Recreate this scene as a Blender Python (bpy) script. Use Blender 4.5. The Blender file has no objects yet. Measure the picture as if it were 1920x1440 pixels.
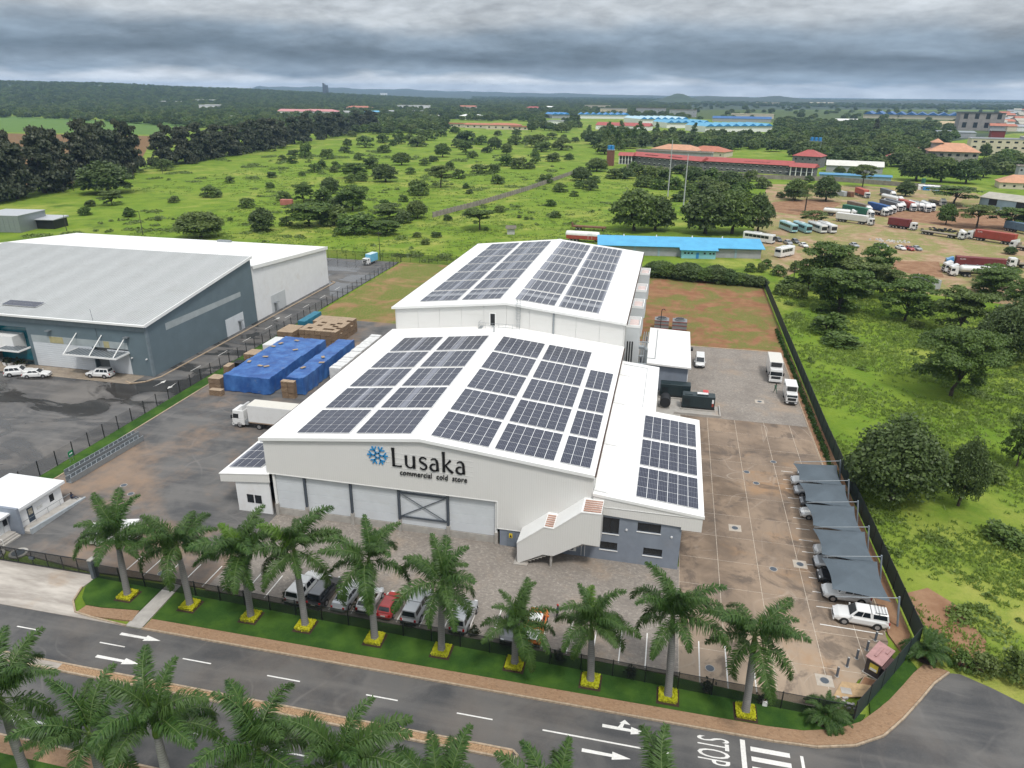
import bpy, math, random
import numpy as np
from mathutils import Matrix, Vector
R = math.radians
SC = bpy.context.scene
COL = SC.collection

# ------------------------------------------------------------------ camera, sky, sun, exposure
cam_data = bpy.data.cameras.new('camera')
cam_data.sensor_width = 36.0
cam_data.lens = 25.232
cam_data.clip_start = 0.5
cam_data.clip_end = 60000.0
cam = bpy.data.objects.new('camera', cam_data)
COL.objects.link(cam)
cam.matrix_world = (Matrix.Translation((45.793, -70.0, 50.0)) @ Matrix.Rotation(R(12.2174), 4, 'Z')
                    @ Matrix.Rotation(R(67.864), 4, 'X') @ Matrix.Rotation(R(0.5392), 4, 'Z'))
SC.camera = cam

SUN_ELEV, SUN_AZ = 60.0, 145.0        # degrees; azimuth clockwise from +Y
world = bpy.data.worlds.new('World')
SC.world = world
world.use_nodes = True
wn, wl = world.node_tree.nodes, world.node_tree.links
wn.clear()
def wnode(t, **k):
    n = wn.new(t)
    for a, v in k.items(): setattr(n, a, v)
    return n
def wmath(op, a, b=None, clamp=False):
    n = wnode('ShaderNodeMath', operation=op, use_clamp=clamp)
    for i, v in enumerate((a, b)):
        if v is None: continue
        if isinstance(v, (int, float)): n.inputs[i].default_value = v
        else: wl.new(v, n.inputs[i])
    return n.outputs[0]
tc = wnode('ShaderNodeTexCoord')
sep = wnode('ShaderNodeSeparateXYZ'); wl.new(tc.outputs['Generated'], sep.inputs[0])
zc = wmath('MAXIMUM', sep.outputs[2], 0.0)
den = wmath('ADD', zc, 0.22)
comb = wnode('ShaderNodeCombineXYZ')
wl.new(wmath('DIVIDE', sep.outputs[0], den), comb.inputs[0])
wl.new(wmath('DIVIDE', sep.outputs[1], den), comb.inputs[1])
def wnoise(scale, detail, rough, dist=0.0, offs=(0, 0, 0)):
    mp = wnode('ShaderNodeMapping'); mp.inputs['Location'].default_value = offs
    wl.new(comb.outputs[0], mp.inputs[0])
    n = wnode('ShaderNodeTexNoise'); n.inputs['Scale'].default_value = scale
    n.inputs['Detail'].default_value = detail; n.inputs['Roughness'].default_value = rough
    n.inputs['Distortion'].default_value = dist
    wl.new(mp.outputs[0], n.inputs['Vector']); return n.outputs['Fac']
n_big = wnoise(0.8, 4, 0.55, 0.3, (3.1, 1.7, 0))
n_mid = wnoise(2.3, 6, 0.55, 0.3, (8.4, 2.2, 1))
n_fine = wnoise(8.0, 7, 0.6, 0.2, (0.4, 7.2, 2))
cl = wmath('ADD', wmath('MULTIPLY', n_mid, 0.68), wmath('MULTIPLY', n_fine, 0.32))
cl = wmath('MULTIPLY', wmath('SUBTRACT', cl, 0.5), 3.0)            # about -0.6 .. 0.6
# elevation profile of the deck: bright slit above the hills, heavy dark belt, lighter higher up
wz = wmath('ADD', zc, wmath('MULTIPLY', wmath('SUBTRACT', n_big, 0.5), 0.07))
prof = wnode('ShaderNodeValToRGB'); pr = prof.color_ramp
pr.interpolation = 'EASE'
stops = [(0.0, 0.62), (0.012, 0.56), (0.024, 0.22), (0.042, 0.11), (0.060, 0.20), (0.086, 0.38), (0.26, 0.55), (1.0, 0.78)]
while len(pr.elements) < len(stops): pr.elements.new(0.5)
for e, (p, v) in zip(pr.elements, stops):
    e.position = p
    k = max(0.0, min(1.0, (0.4 - v) / 0.25))                       # thicker cloud is bluer
    e.color = (v * (0.95 - 0.24 * k), v * (0.985 - 0.02 * k), v * (1.02 + 0.24 * k), 1)
wl.new(wz, prof.inputs[0])
mul = wnode('ShaderNodeMixRGB', blend_type='MULTIPLY'); mul.inputs[0].default_value = 1.0
shade = wmath('ADD', wmath('MULTIPLY', cl, 0.8), 1.0)
shade = wmath('MINIMUM', wmath('MAXIMUM', shade, 0.42), 1.9)
cc = wnode('ShaderNodeCombineXYZ')
for i in range(3): wl.new(shade, cc.inputs[i])
wl.new(prof.outputs[0], mul.inputs[1]); wl.new(cc.outputs[0], mul.inputs[2])
sky = wnode('ShaderNodeTexSky', sky_type='NISHITA')
sky.sun_disc = False
sky.sun_elevation = R(SUN_ELEV); sky.sun_rotation = R(SUN_AZ)
bg_sky = wnode('ShaderNodeBackground'); bg_sky.inputs[1].default_value = 0.10
wl.new(sky.outputs[0], bg_sky.inputs[0])
bg_cl = wnode('ShaderNodeBackground'); bg_cl.inputs[1].default_value = 1.0
wl.new(mul.outputs[0], bg_cl.inputs[0])
mixs = wnode('ShaderNodeMixShader'); mixs.inputs[0].default_value = 0.95
wl.new(bg_sky.outputs[0], mixs.inputs[1]); wl.new(bg_cl.outputs[0], mixs.inputs[2])
wout = wnode('ShaderNodeOutputWorld'); wl.new(mixs.outputs[0], wout.inputs[0])

sun_data = bpy.data.lights.new('sun', 'SUN')
sun_data.energy = 1.5; sun_data.angle = R(10); sun_data.color = (1.0, 0.96, 0.9)
sun = bpy.data.objects.new('sun', sun_data); COL.objects.link(sun)
_az = R(SUN_AZ); _el = R(SUN_ELEV)
sun.rotation_euler = Vector((math.sin(_az) * math.cos(_el), math.cos(_az) * math.cos(_el), math.sin(_el))).to_track_quat('Z', 'Y').to_euler()
sun.location = (0, 0, 200)
vs = SC.view_settings
vs.view_transform = 'Standard'; vs.look = 'None'; vs.gamma = 1.0; vs.use_curve_mapping = False
vs.exposure = 0.72
SC.cycles.max_bounces = 6; SC.cycles.diffuse_bounces = 2; SC.cycles.glossy_bounces = 2
SC.cycles.transmission_bounces = 3; SC.cycles.transparent_max_bounces = 24; SC.cycles.volume_bounces = 0
SC.cycles.caustics_reflective = False; SC.cycles.caustics_refractive = False
SC.cycles.use_denoising = True
rnd = random.Random(7)
rng = np.random.default_rng(11)

# ------------------------------------------------------------------ mesh and object helpers
class MB:
    """collects geometry; build() links it as one mesh object"""
    def __init__(s): s.v = []; s.f = []; s.m = []; s.mi = 0
    def mat(s, i): s.mi = i; return s
    def add(s, vs, fs):
        o = len(s.v); s.v.extend([tuple(p) for p in vs])
        for f in fs: s.f.append(tuple(i + o for i in f)); s.m.append(s.mi)
        return s
    def quad(s, a, b, c, d): return s.add((a, b, c, d), ((0, 1, 2, 3),))
    def poly(s, pts): return s.add(pts, (tuple(range(len(pts))),))
    def box(s, x0, x1, y0, y1, z0, z1, M=None):
        p = [(x, y, z) for z in (z0, z1) for y in (y0, y1) for x in (x0, x1)]
        if M is not None: p = [tuple(M @ Vector(q)) for q in p]
        return s.add(p, ((0, 2, 3, 1), (4, 5, 7, 6), (0, 1, 5, 4), (2, 6, 7, 3), (0, 4, 6, 2), (1, 3, 7, 5)))
    def frus(s, r0, z0, r1, z1):
        """box-like frustum between rectangles r=(x0,x1,y0,y1)"""
        p = [(x, y, z0) for y in r0[2:] for x in r0[:2]] + [(x, y, z1) for y in r1[2:] for x in r1[:2]]
        return s.add(p, ((0, 2, 3, 1), (4, 5, 7, 6), (0, 1, 5, 4), (2, 6, 7, 3), (0, 4, 6, 2), (1, 3, 7, 5)))
    def prism(s, poly, z0, z1):
        n = len(poly)
        s.add([(x, y, z0) for x, y in poly] + [(x, y, z1) for x, y in poly],
              [tuple(range(n - 1, -1, -1)), tuple(range(n, 2 * n))] + [(i, (i + 1) % n, n + (i + 1) % n, n + i) for i in range(n)])
        return s
    def extr(s, prof, axis, a0, a1):
        """extrude a closed 2-d profile; axis 'x' (profile is y,z) or 'y' (profile is x,z)"""
        n = len(prof); mk = (lambda a, p: (a, p[0], p[1])) if axis == 'x' else (lambda a, p: (p[0], a, p[1]))
        fs = [tuple(range(n)), tuple(range(2 * n - 1, n - 1, -1))] + [(i, n + i, n + (i + 1) % n, (i + 1) % n) for i in range(n)]
        return s.add([mk(a0, p) for p in prof] + [mk(a1, p) for p in prof], fs)
    def cyl(s, p0, p1, r0, r1=None, n=10, cap=True):
        p0, p1 = Vector(p0), Vector(p1); r1 = r0 if r1 is None else r1
        q = (p1 - p0).to_track_quat('Z', 'Y')
        v = []
        for p, r in ((p0, r0), (p1, r1)):
            for i in range(n):
                a = 2 * math.pi * i / n
                v.append(tuple(p + q @ Vector((r * math.cos(a), r * math.sin(a), 0))))
        f = [(i, (i + 1) % n, n + (i + 1) % n, n + i) for i in range(n)]
        if cap: f += [tuple(range(n - 1, -1, -1)), tuple(range(n, 2 * n))]
        return s.add(v, f)
    def tube(s, pts, rad, n=6):
        for i in range(len(pts) - 1):
            r0 = rad[i] if isinstance(rad, (list, tuple)) else rad
            r1 = rad[i + 1] if isinstance(rad, (list, tuple)) else rad
            s.cyl(pts[i], pts[i + 1], r0, r1, n)
        return s
    def loft(s, rings, cap=True):
        n = len(rings[0]); v = [p for r in rings for p in r]; f = []
        for k in range(len(rings) - 1):
            for i in range(n):
                j = (i + 1) % n
                f.append((k * n + i, k * n + j, (k + 1) * n + j, (k + 1) * n + i))
        if cap: f += [tuple(range(n - 1, -1, -1)), tuple(range((len(rings) - 1) * n, len(rings) * n))]
        return s.add(v, f)
    def mesh(s, name, mats, smooth=False):
        me = bpy.data.meshes.new(name)
        me.from_pydata(s.v, [], s.f)
        if not isinstance(mats, (list, tuple)): mats = [mats]
        for m in mats: me.materials.append(m)
        if len(mats) > 1: me.polygons.foreach_set('material_index', s.m)
        if smooth: me.polygons.foreach_set('use_smooth', [True] * len(me.polygons))
        me.update(); return me
    def build(s, name, mats, parent=None, smooth=False, label=None, kind=None, loc=None, rz=0.0):
        return obj(name, s.mesh(name, mats, smooth), parent, label, kind, loc, rz)

def obj(name, mesh, parent=None, label=None, kind=None, loc=None, rz=0.0):
    o = bpy.data.objects.new(name, mesh); COL.objects.link(o)
    if parent is not None: o.parent = parent
    if loc is not None: o.location = loc
    if rz: o.rotation_euler = (0, 0, rz)
    if label: o['label'] = label
    if kind: o['kind'] = kind
    return o
def tag(o, label=None, cat=None, group=None, kind=None):
    if label: o['label'] = label
    if cat: o['category'] = cat
    if group: o['group'] = group
    if kind: o['kind'] = kind
    return o
def thing(name, label, cat, loc=(0, 0, 0), rz=0.0, group=None):
    o = bpy.data.objects.new(name, None); COL.objects.link(o)
    o.empty_display_size = 0.5
    o.location = loc; o.rotation_euler = (0, 0, rz)
    return tag(o, label, cat, group)
KIDS = {}
def kids(o):
    return [c for c in o.children]
def copy_tree(o, parent=None):
    c = o.copy(); COL.objects.link(c); c.parent = parent
    for ch in o.children: copy_tree(ch, c)
    return c
def bevel(o, w=0.03, seg=2):
    m = o.modifiers.new('bevel', 'BEVEL'); m.width = w; m.segments = seg; m.limit_method = 'ANGLE'; m.angle_limit = R(40)
    return o

# ------------------------------------------------------------------ materials
MATS = {}
class NT:
    def __init__(s, name):
        s.m = bpy.data.materials.new(name); s.m.use_nodes = True
        s.n, s.l = s.m.node_tree.nodes, s.m.node_tree.links
        s.b = s.n['Principled BSDF']
        MATS[name] = s.m
    def node(s, t, **k):
        n = s.n.new(t)
        for a, v in k.items(): setattr(n, a, v)
        return n
    def set(s, sock, v):
        if hasattr(v, 'is_linked') or isinstance(v, bpy.types.NodeSocket): s.l.new(v, sock)
        elif isinstance(v, (tuple, list)) and len(v) == 3 and sock.type == 'RGBA': sock.default_value = (*v, 1)
        else: sock.default_value = v
    def pos(s): return s.node('ShaderNodeNewGeometry').outputs['Position']
    def noise(s, scale, detail=4, rough=0.55, vec=None, sc=None, dist=0.0, off=None):
        n = s.node('ShaderNodeTexNoise')
        n.inputs['Scale'].default_value = scale; n.inputs['Detail'].default_value = detail
        n.inputs['Roughness'].default_value = rough; n.inputs['Distortion'].default_value = dist
        v = s.pos() if vec is None else vec
        if sc is not None or off is not None:
            mp = s.node('ShaderNodeMapping')
            if sc is not None: mp.inputs['Scale'].default_value = sc
            if off is not None: mp.inputs['Location'].default_value = off
            s.l.new(v, mp.inputs[0]); v = mp.outputs[0]
        s.l.new(v, n.inputs['Vector']); return n.outputs['Fac']
    def ramp(s, fac, a, b):
        """smooth 0..1 between a and b"""
        n = s.node('ShaderNodeMapRange', interpolation_type='SMOOTHSTEP')
        n.inputs[1].default_value = a; n.inputs[2].default_value = b
        s.l.new(fac, n.inputs[0]); return n.outputs[0]
    def mix(s, fac, a, b, blend='MIX'):
        n = s.node('ShaderNodeMixRGB', blend_type=blend)
        for k, v in zip((0, 1, 2), (fac, a, b)): s.set(n.inputs[k], v)
        return n.outputs[0]
    def math(s, op, a, b=None, clamp=False):
        n = s.node('ShaderNodeMath', operation=op, use_clamp=clamp)
        s.set(n.inputs[0], a)
        if b is not None: s.set(n.inputs[1], b)
        return n.outputs[0]
    def tracks(s, n=3, scale=0.05, width=0.006, off=(0, 0, 0), sc=(1, 1, 1)):
        """thin curving lines such as tyres leave"""
        out = None
        for k in range(n):
            f = s.noise(scale * (1 + .35 * k), 1.5, .4, sc=sc, off=(off[0] + 17 * k, off[1] + 5 * k, off[2] + 3.3 * k), dist=.3)
            l = s.ramp(s.math('ABSOLUTE', s.math('SUBTRACT', s.math('FRACT', s.math('MULTIPLY', f, 5.0)), .5)), width * 5, 0.0)
            out = l if out is None else s.math('MAXIMUM', out, l)
        return s.math('MULTIPLY', out, s.ramp(s.noise(.13, 4, .6, off=(off[0] + 60, 9, 0)), .42, .68))
    def bump(s, h, strength=0.3, dist=0.05):
        n = s.node('ShaderNodeBump'); n.inputs['Strength'].default_value = strength; n.inputs['Distance'].default_value = dist
        s.l.new(h, n.inputs['Height']); s.l.new(n.outputs[0], s.b.inputs['Normal'])
    def out(s, color=None, rough=None, metal=None, spec=None):
        for k, v in (('Base Color', color), ('Roughness', rough), ('Metallic', metal), ('Specular IOR Level', spec)):
            if v is not None: s.set(s.b.inputs[k], v)
        return s.m
def plain(name, c, rough=0.6, metal=0.0, var=0.12, scale=1.5, spec=None, dirt=None):
    """base colour with grime that has its own shape"""
    if name in MATS: return MATS[name]
    t = NT(name)
    col = c
    if var:
        f = t.noise(scale, 5, 0.6)
        col = t.mix(t.ramp(f, 0.3, 0.75), tuple(x * (1 - var) for x in c), tuple(min(1, x * (1 + var * 0.6)) for x in c))
    if dirt:
        f2 = t.ramp(t.noise(0.35, 6, 0.65, off=(5, 3, 1)), 0.52, 0.78)
        col = t.mix(t.math('MULTIPLY', f2, dirt[1]), col, dirt[0])
    return t.out(col, rough, metal, spec)

WHITE = plain('white_sheet_metal', (0.80, 0.80, 0.785), 0.45, 0, 0.03, 0.4, dirt=((0.58, 0.56, 0.5), 0.22))
GREYWALL = plain('blue_grey_plaster', (0.215, 0.245, 0.295), 0.8, 0, 0.1, 0.8, dirt=((0.22, 0.2, 0.18), 0.3))
STEEL = plain('galvanised_steel', (0.33, 0.36, 0.38), 0.45, 0.6, 0.12, 4)
DARKSTEEL = plain('dark_grey_steel', (0.075, 0.09, 0.11), 0.5, 0.2, 0.1, 2)
BLACK = plain('black_powder_coat', (0.012, 0.013, 0.015), 0.45, 0, 0)
RUBBER = plain('tyre_rubber', (0.018, 0.018, 0.018), 0.85, 0, 0.2, 8)
DARKGLASS = plain('tinted_glass', (0.014, 0.018, 0.022), 0.06, 0, 0, spec=0.6)
CHROME = plain('wheel_alloy', (0.42, 0.42, 0.43), 0.35, 0.7, 0)
CONC = plain('raw_concrete', (0.38, 0.36, 0.33), 0.85, 0, 0.15, 1.2, dirt=((0.3, 0.2, 0.12), 0.5))
PAINT = plain('white_road_paint', (0.72, 0.71, 0.68), 0.7, 0, 0.12, 6, dirt=((0.35, 0.31, 0.27), 0.55))
LAMPW = plain('clear_lamp_glass', (0.75, 0.76, 0.78), 0.15, 0.2, 0)
LAMPR = plain('red_lamp_glass', (0.35, 0.01, 0.012), 0.2, 0, 0)
WHITEPLASTER = plain('white_plaster', (0.74, 0.745, 0.75), 0.8, 0, 0.04, 0.7, dirt=((0.5, 0.42, 0.33), 0.3))

# ------------------------------------------------------------------ ground materials
def m_meadow():
    t = NT('meadow_grass')
    big = t.noise(0.018, 5, 0.6, dist=0.6)
    mid = t.noise(0.11, 6, 0.65, off=(40, 10, 0))
    fine = t.noise(1.3, 6, 0.7)
    lush, mid_c, dry_sunlit, dark = (0.122, 0.205, 0.023), (0.172, 0.248, 0.030), (0.330, 0.330, 0.085), (0.070, 0.115, 0.020)
    c = t.mix(t.ramp(mid, 0.35, 0.62), lush, mid_c)
    c = t.mix(t.math('MULTIPLY', t.ramp(big, 0.45, 0.68), t.ramp(mid, 0.3, 0.7)), c, dry_sunlit)  # sunlit brightness put into the grass colour, along with dry patches
    c = t.mix(t.ramp(t.noise(0.07, 5, 0.62, off=(-80, 33, 0)), 0.52, 0.75), c, dark)
    c = t.mix(t.math('MULTIPLY', t.ramp(fine, 0.5, 0.8), 0.55), c, dark)
    c = t.mix(t.math('MULTIPLY', t.ramp(t.noise(3.5, 4, 0.7, off=(9, 0, 0)), 0.58, 0.8), 0.4), c, dry_sunlit)
    t.bump(t.math('ADD', fine, t.math('MULTIPLY', mid, 2.0)), 0.6, 0.5)
    return t.out(c, 0.95, spec=0.1)
def m_asphalt(name, base=0.052, wet=0.0, mud=0.0, mudc=(0.22, 0.13, 0.075)):
    t = NT(name)
    p = t.noise(0.16, 6, 0.6, dist=0.4)
    lane = t.noise(0.5, 5, 0.6, sc=(0.12, 1.0, 1.0), off=(3, 8, 0))
    grit = t.noise(14, 3, 0.7)
    b = base
    c = t.mix(t.ramp(p, 0.35, 0.66), (b * 0.72, b * 0.74, b * 0.78), (b * 1.5, b * 1.45, b * 1.4))
    c = t.mix(t.math('MULTIPLY', t.ramp(lane, 0.42, 0.7), 0.5), c, (b * 2.1, b * 2.0, b * 1.9))
    c = t.mix(t.math('MULTIPLY', t.ramp(grit, 0.45, 0.75), 0.25), c, (b * 2.4, b * 2.3, b * 2.2))
    c = t.mix(t.math('MULTIPLY', t.tracks(3, .045, .006, (base * 100, 0, 0)), .3), c, (b * 3.0, b * 2.8, b * 2.6))
    r = 0.85
    if mud:
        f = t.math('MULTIPLY', t.ramp(t.noise(0.055, 6, 0.68, off=(12, 4, 0)), 0.44, 0.66), mud)
        c = t.mix(f, c, mudc)
    if wet:
        f = t.ramp(t.noise(0.085, 4, 0.5, dist=0.8, sc=(0.8, 1.6, 1), off=(2, 19, 0)), 0.46, 0.52)
        c = t.mix(t.math('MULTIPLY', f, 0.8), c, (b * 0.3, b * 0.28, b * 0.26))
        r = t.mix(f, (0.85,) * 3, (0.12,) * 3)
    else:
        t.bump(grit, 0.25, 0.01)
    return t.out(c, r, spec=0.35)
def m_soil(name, c1, c2, grass, ga, gb):
    t = NT(name)
    c = t.mix(t.ramp(t.noise(0.3, 6, 0.65), 0.35, 0.68), c1, c2)
    f = t.ramp(t.noise(0.09, 7, 0.7, dist=0.5, off=(7, 2, 0)), ga, gb)
    fine = t.noise(2.2, 5, 0.7)
    c = t.mix(t.math('MULTIPLY', f, t.ramp(fine, 0.25, 0.6)), c, grass)
    c = t.mix(t.math('MULTIPLY', t.ramp(t.noise(0.7, 5, 0.7, off=(2, 22, 0)), 0.55, 0.8), 0.4), c, (0.36, 0.27, 0.17))
    t.bump(fine, 0.5, 0.15)
    return t.out(c, 0.95, spec=0.1)
def m_blocks(name, cols, scale, mort=(0.2, 0.17, 0.14), stain=None, w=0.5, h=0.25):
    t = NT(name)
    br = t.node('ShaderNodeTexBrick')
    br.inputs['Scale'].default_value = scale; br.inputs['Mortar Size'].default_value = 0.012
    br.inputs['Brick Width'].default_value = w; br.inputs['Row Height'].default_value = h
    br.inputs['Color1'].default_value = (*cols[0], 1); br.inputs['Color2'].default_value = (*cols[1], 1)
    br.inputs['Mortar'].default_value = (*mort, 1)
    mp = t.node('ShaderNodeMapping'); t.l.new(t.pos(), mp.inputs[0]); mp.inputs['Rotation'].default_value = (0, 0, R(2))
    t.l.new(mp.outputs[0], br.inputs['Vector'])
    c = br.outputs['Color']
    c = t.mix(t.math('MULTIPLY', t.ramp(t.noise(2.6, 5, 0.8), 0.5, 0.72), 0.75), c, cols[2])
    c = t.mix(t.math('MULTIPLY', t.ramp(t.noise(0.22, 6, 0.65, off=(3, 3, 0)), 0.42, 0.7), 0.5), c, cols[3])
    if stain: c = t.mix(t.math('MULTIPLY', t.ramp(t.noise(0.12, 6, 0.7, off=(30, 3, 0)), 0.5, 0.7), 0.6), c, stain)
    t.bump(br.outputs['Fac'], -0.4, 0.02)
    return t.out(c, 0.85, spec=0.25)
MEADOW = m_meadow()
ROADM = m_asphalt('road_asphalt', 0.074, mud=0.35, mudc=(0.16, 0.13, 0.105))
YARDM = m_asphalt('yard_asphalt', 0.082, mud=0.85, mudc=(0.27, 0.185, 0.125))
LOTM = m_asphalt('wet_lot_asphalt', 0.085, wet=1, mud=0.25, mudc=(0.2, 0.17, 0.14))
COBBLE = m_blocks('cobble_blocks', [(0.20, 0.18, 0.16), (0.27, 0.24, 0.21), (0.48, 0.44, 0.39), (0.15, 0.13, 0.115)], 1.6, stain=(0.33, 0.25, 0.18))
PAVER = m_blocks('clay_pavers', [(0.27, 0.165, 0.095), (0.33, 0.215, 0.13), (0.13, 0.08, 0.052), (0.30, 0.20, 0.13)], 2.2, mort=(0.22, 0.14, 0.09))
REDSOIL = m_soil('red_soil', (0.22, 0.105, 0.058), (0.29, 0.155, 0.085), (0.13, 0.16, 0.04), 0.44, 0.56)
LEFTSOIL = m_soil('thin_grass_soil', (0.26, 0.15, 0.08), (0.30, 0.20, 0.10), (0.11, 0.16, 0.03), 0.38, 0.54)
LOTSOIL = m_soil('dusty_lot_soil', (0.30, 0.195, 0.12), (0.40, 0.29, 0.19), (0.19, 0.21, 0.065), 0.42, 0.56)
BAREEARTH = m_soil('bare_earth', (0.22, 0.12, 0.07), (0.31, 0.19, 0.115), (0.16, 0.12, 0.05), 0.6, 0.8)
def m_lawn():
    t = NT('mown_lawn')
    c = t.mix(t.ramp(t.noise(0.35, 5, 0.6), 0.35, 0.7), (0.020, 0.060, 0.010), (0.055, 0.115, 0.016))
    c = t.mix(t.math('MULTIPLY', t.ramp(t.noise(16, 3, 0.7), 0.4, 0.75), 0.45), c, (0.075, 0.15, 0.022))
    t.bump(t.noise(22, 3, 0.7), 0.8, 0.05)
    return t.out(c, 0.9, spec=0.15)
LAWN = m_lawn()
def m_slab():
    t = NT('brushed_concrete_slab')
    oi = t.node('ShaderNodeObjectInfo').outputs['Random']
    c = t.mix(t.ramp(t.noise(0.14, 6, 0.62, dist=0.5), 0.34, 0.66), (0.135, 0.098, 0.07), (0.30, 0.222, 0.157))
    c = t.mix(t.math('MULTIPLY', oi, 0.5), c, (0.20, 0.155, 0.12))
    sep = t.node('ShaderNodeSeparateXYZ'); t.l.new(t.pos(), sep.inputs[0])
    south = t.ramp(t.math('ADD', sep.outputs[1], t.math('MULTIPLY', t.noise(0.1, 4, 0.6), 22.0)), 14.0, -8.0)
    c = t.mix(t.math('MULTIPLY', south, 0.75), c, (0.41, 0.32, 0.235))
    c = t.mix(t.math('MULTIPLY', t.ramp(t.noise(0.5, 6, 0.7, sc=(1.6, 0.12, 1), off=(8, 1, 0)), 0.5, 0.74), 0.45), c, (0.13, 0.105, 0.09))
    c = t.mix(t.math('MULTIPLY', t.ramp(t.noise(0.09, 6, 0.7, off=(31, 14, 0)), 0.53, 0.72), 0.6), c, (0.33, 0.19, 0.09))
    c = t.mix(t.math('MULTIPLY', t.tracks(3, .05, .005, (3, 8, 0)), .26), c, (0.55, 0.50, 0.44))
    c = t.mix(t.math('MULTIPLY', t.ramp(t.noise(.25, 6, .7, dist=.6, off=(51, 14, 0)), .50, .64), .7), c, (0.095, 0.075, 0.062))
    return t.out(c, 0.8, spec=0.3)
SLABM = m_slab()
def m_drive():
    t = NT('worn_concrete_drive')
    c = t.mix(t.ramp(t.noise(0.4, 6, 0.65, sc=(0.3, 1.4, 1)), 0.35, 0.68), (0.28, 0.25, 0.22), (0.50, 0.46, 0.41))
    c = t.mix(t.math('MULTIPLY', t.ramp(t.noise(0.2, 5, 0.6, off=(4, 1, 0)), 0.52, 0.75), 0.6), c, (0.34, 0.23, 0.14))
    return t.out(c, 0.85)
DRIVE = m_drive()
KERBM = plain('kerb_concrete', (0.40, 0.31, 0.22), 0.85, 0, 0.25, 2.5, dirt=((0.16, 0.1, 0.06), 0.7))
GRAVEL = plain('orange_gravel', (0.36, 0.23, 0.13), 0.95, 0, 0.45, 6)
FIELDM = m_soil('crop_field', (0.085, 0.16, 0.035), (0.105, 0.185, 0.04), (0.12, 0.2, 0.05), 0.4, 0.6)
PLOUGH = m_soil('ploughed_soil', (0.15, 0.085, 0.045), (0.21, 0.13, 0.06), (0.20, 0.17, 0.06), 0.5, 0.7)

def sheet(name, poly, z, m, base=-0.4, parent=None, kind='structure'):
    b = MB().prism(poly, base, z)
    # winding: keep the top facing up
    a = sum(poly[i][0] * poly[(i + 1) % len(poly)][1] - poly[(i + 1) % len(poly)][0] * poly[i][1] for i in range(len(poly)))
    if a < 0: b.f = [tuple(reversed(f)) for f in b.f]
    return b.build(name, m, parent, kind=None if parent else kind)
def rect(x0, x1, y0, y1): return [(x0, y0), (x1, y0), (x1, y1), (x0, y1)]

# ------------------------------------------------------------------ the setting
g = MB().quad((-12000, -1500, -0.16), (12000, -1500, -0.16), (12000, 14000, -0.16), (-12000, 14000, -0.16)).build('ground', MEADOW, kind='structure')
sheet('crop_field', [(-1211.80, 1137.16), (-889.41, 1030.76), (-666.56, 994.77), (-632.27, 855.89), (-549.33, 711.62), (-758.16, 696.27)], -0.10, FIELDM)
sheet('crop_field_near', [(-752.19, 647.73), (-733.73, 672.52), (-532.41, 689.03), (-497.22, 629.19), (-281.02, 327.25), (-300, 200), (-420, 200)], -0.11, PLOUGH)

# road with side street
KA = [(58.0, -21.95), (61.5, -21.75), (64.6, -20.9), (67.2, -19.3), (69.3, -17.0), (71.3, -14.5), (73.2, -12.0), (75.0, -10.2)]
road = sheet('road', [(-90, -35.6), (150, -35.6), (150, -14.5), (80.32, -12.73), (78.25, -11.30), (75.97, -10.08)] + KA[::-1] + [(-90, -21.95)], -0.12, ROADM)
sheet('driveway', [(-46, -21.95), (-4.2, -21.95), (-8.4, -21.6), (-10.6, -21.3), (-12.1, -19.9), (-12.9, -17.7), (-12.7, -15.6), (-46, -15.6)], -0.05, DRIVE)
# verge: pavers and lawn on the far side of the road
FY = lambda x: -16.05 - 0.0265 * (x + 13)          # line of the front fence
KB = [(57.6, -20.5), (60.6, -20.3), (63.4, -19.5), (65.6, -18.2), (67.6, -16.2), (69.6, -13.8), (71.5, -11.3), (73.0, -9.6)]
pave = sheet('pavement', [(-2.2, -21.8)] + [(x - 0.03, y + 0.14) for x, y in KA] + KB[::-1] + [(-2.2, -20.5)], 0.02, PAVER)
sheet('pavement_west', [(-4.0, -21.2), (-4.3, -19.7), (-8.5, -20.2), (-10.2, -20.2), (-10.4, -21.3), (-8.5, -21.5)], 0.02, PAVER)
lawn = sheet('lawn', [(-2.2, -20.5)] + KB[:4] + [(66.2, -17.3), (64.6, -17.6), (60, -17.3), (45, -16.3), (0, -15.3), (-2.6, -15.2)], 0.045, LAWN)
sheet('lawn_west', [(-4.2, -19.65), (-4.4, -15.4), (-12.7, -15.7), (-12.6, -17.6), (-11.6, -19.2), (-10.3, -20.15), (-8.4, -20.1)], 0.045, LAWN)
sheet('lawn_corner', [(66.6, -17.2), (68.6, -15.1), (70.4, -12.8), (72.2, -10.4), (71.6, -8.6), (70.0, -11.0), (67.0, -14.8)], 0.05, LAWN)
sheet('storm_drain', [(-4.15, -21.9), (-2.35, -21.9), (-2.75, -15.0), (-4.3, -15.0)], -0.02, CONC)
def kerb(name, pts, w=0.16, z=0.05, closed=False):
    b = MB()
    for (x0, y0), (x1, y1) in zip(pts, pts[1:]):
        d = Vector((x1 - x0, y1 - y0, 0)); L = d.length; n = max(1, int(L / 1.0)); d /= L
        for k in range(n):
            a, c = k * L / n + 0.01, (k + 1) * L / n - 0.01
            M = Matrix.Translation((x0, y0, 0)) @ Matrix.Rotation(math.atan2(d.y, d.x), 4, 'Z')
            b.box(a, c, -w / 2, w / 2, -0.3, z, M)
    return b.build(name, KERBM, kind='structure')
kerb('kerb', [(-2.3, -21.9)] + KA)
kerb('kerb_west', [(-4.1, -21.9), (-8.4, -21.6), (-10.6, -21.3), (-12.1, -19.9), (-12.95, -17.7)])
kerb('kerb_south', [(-90, -35.68), (150, -35.68)])
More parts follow.
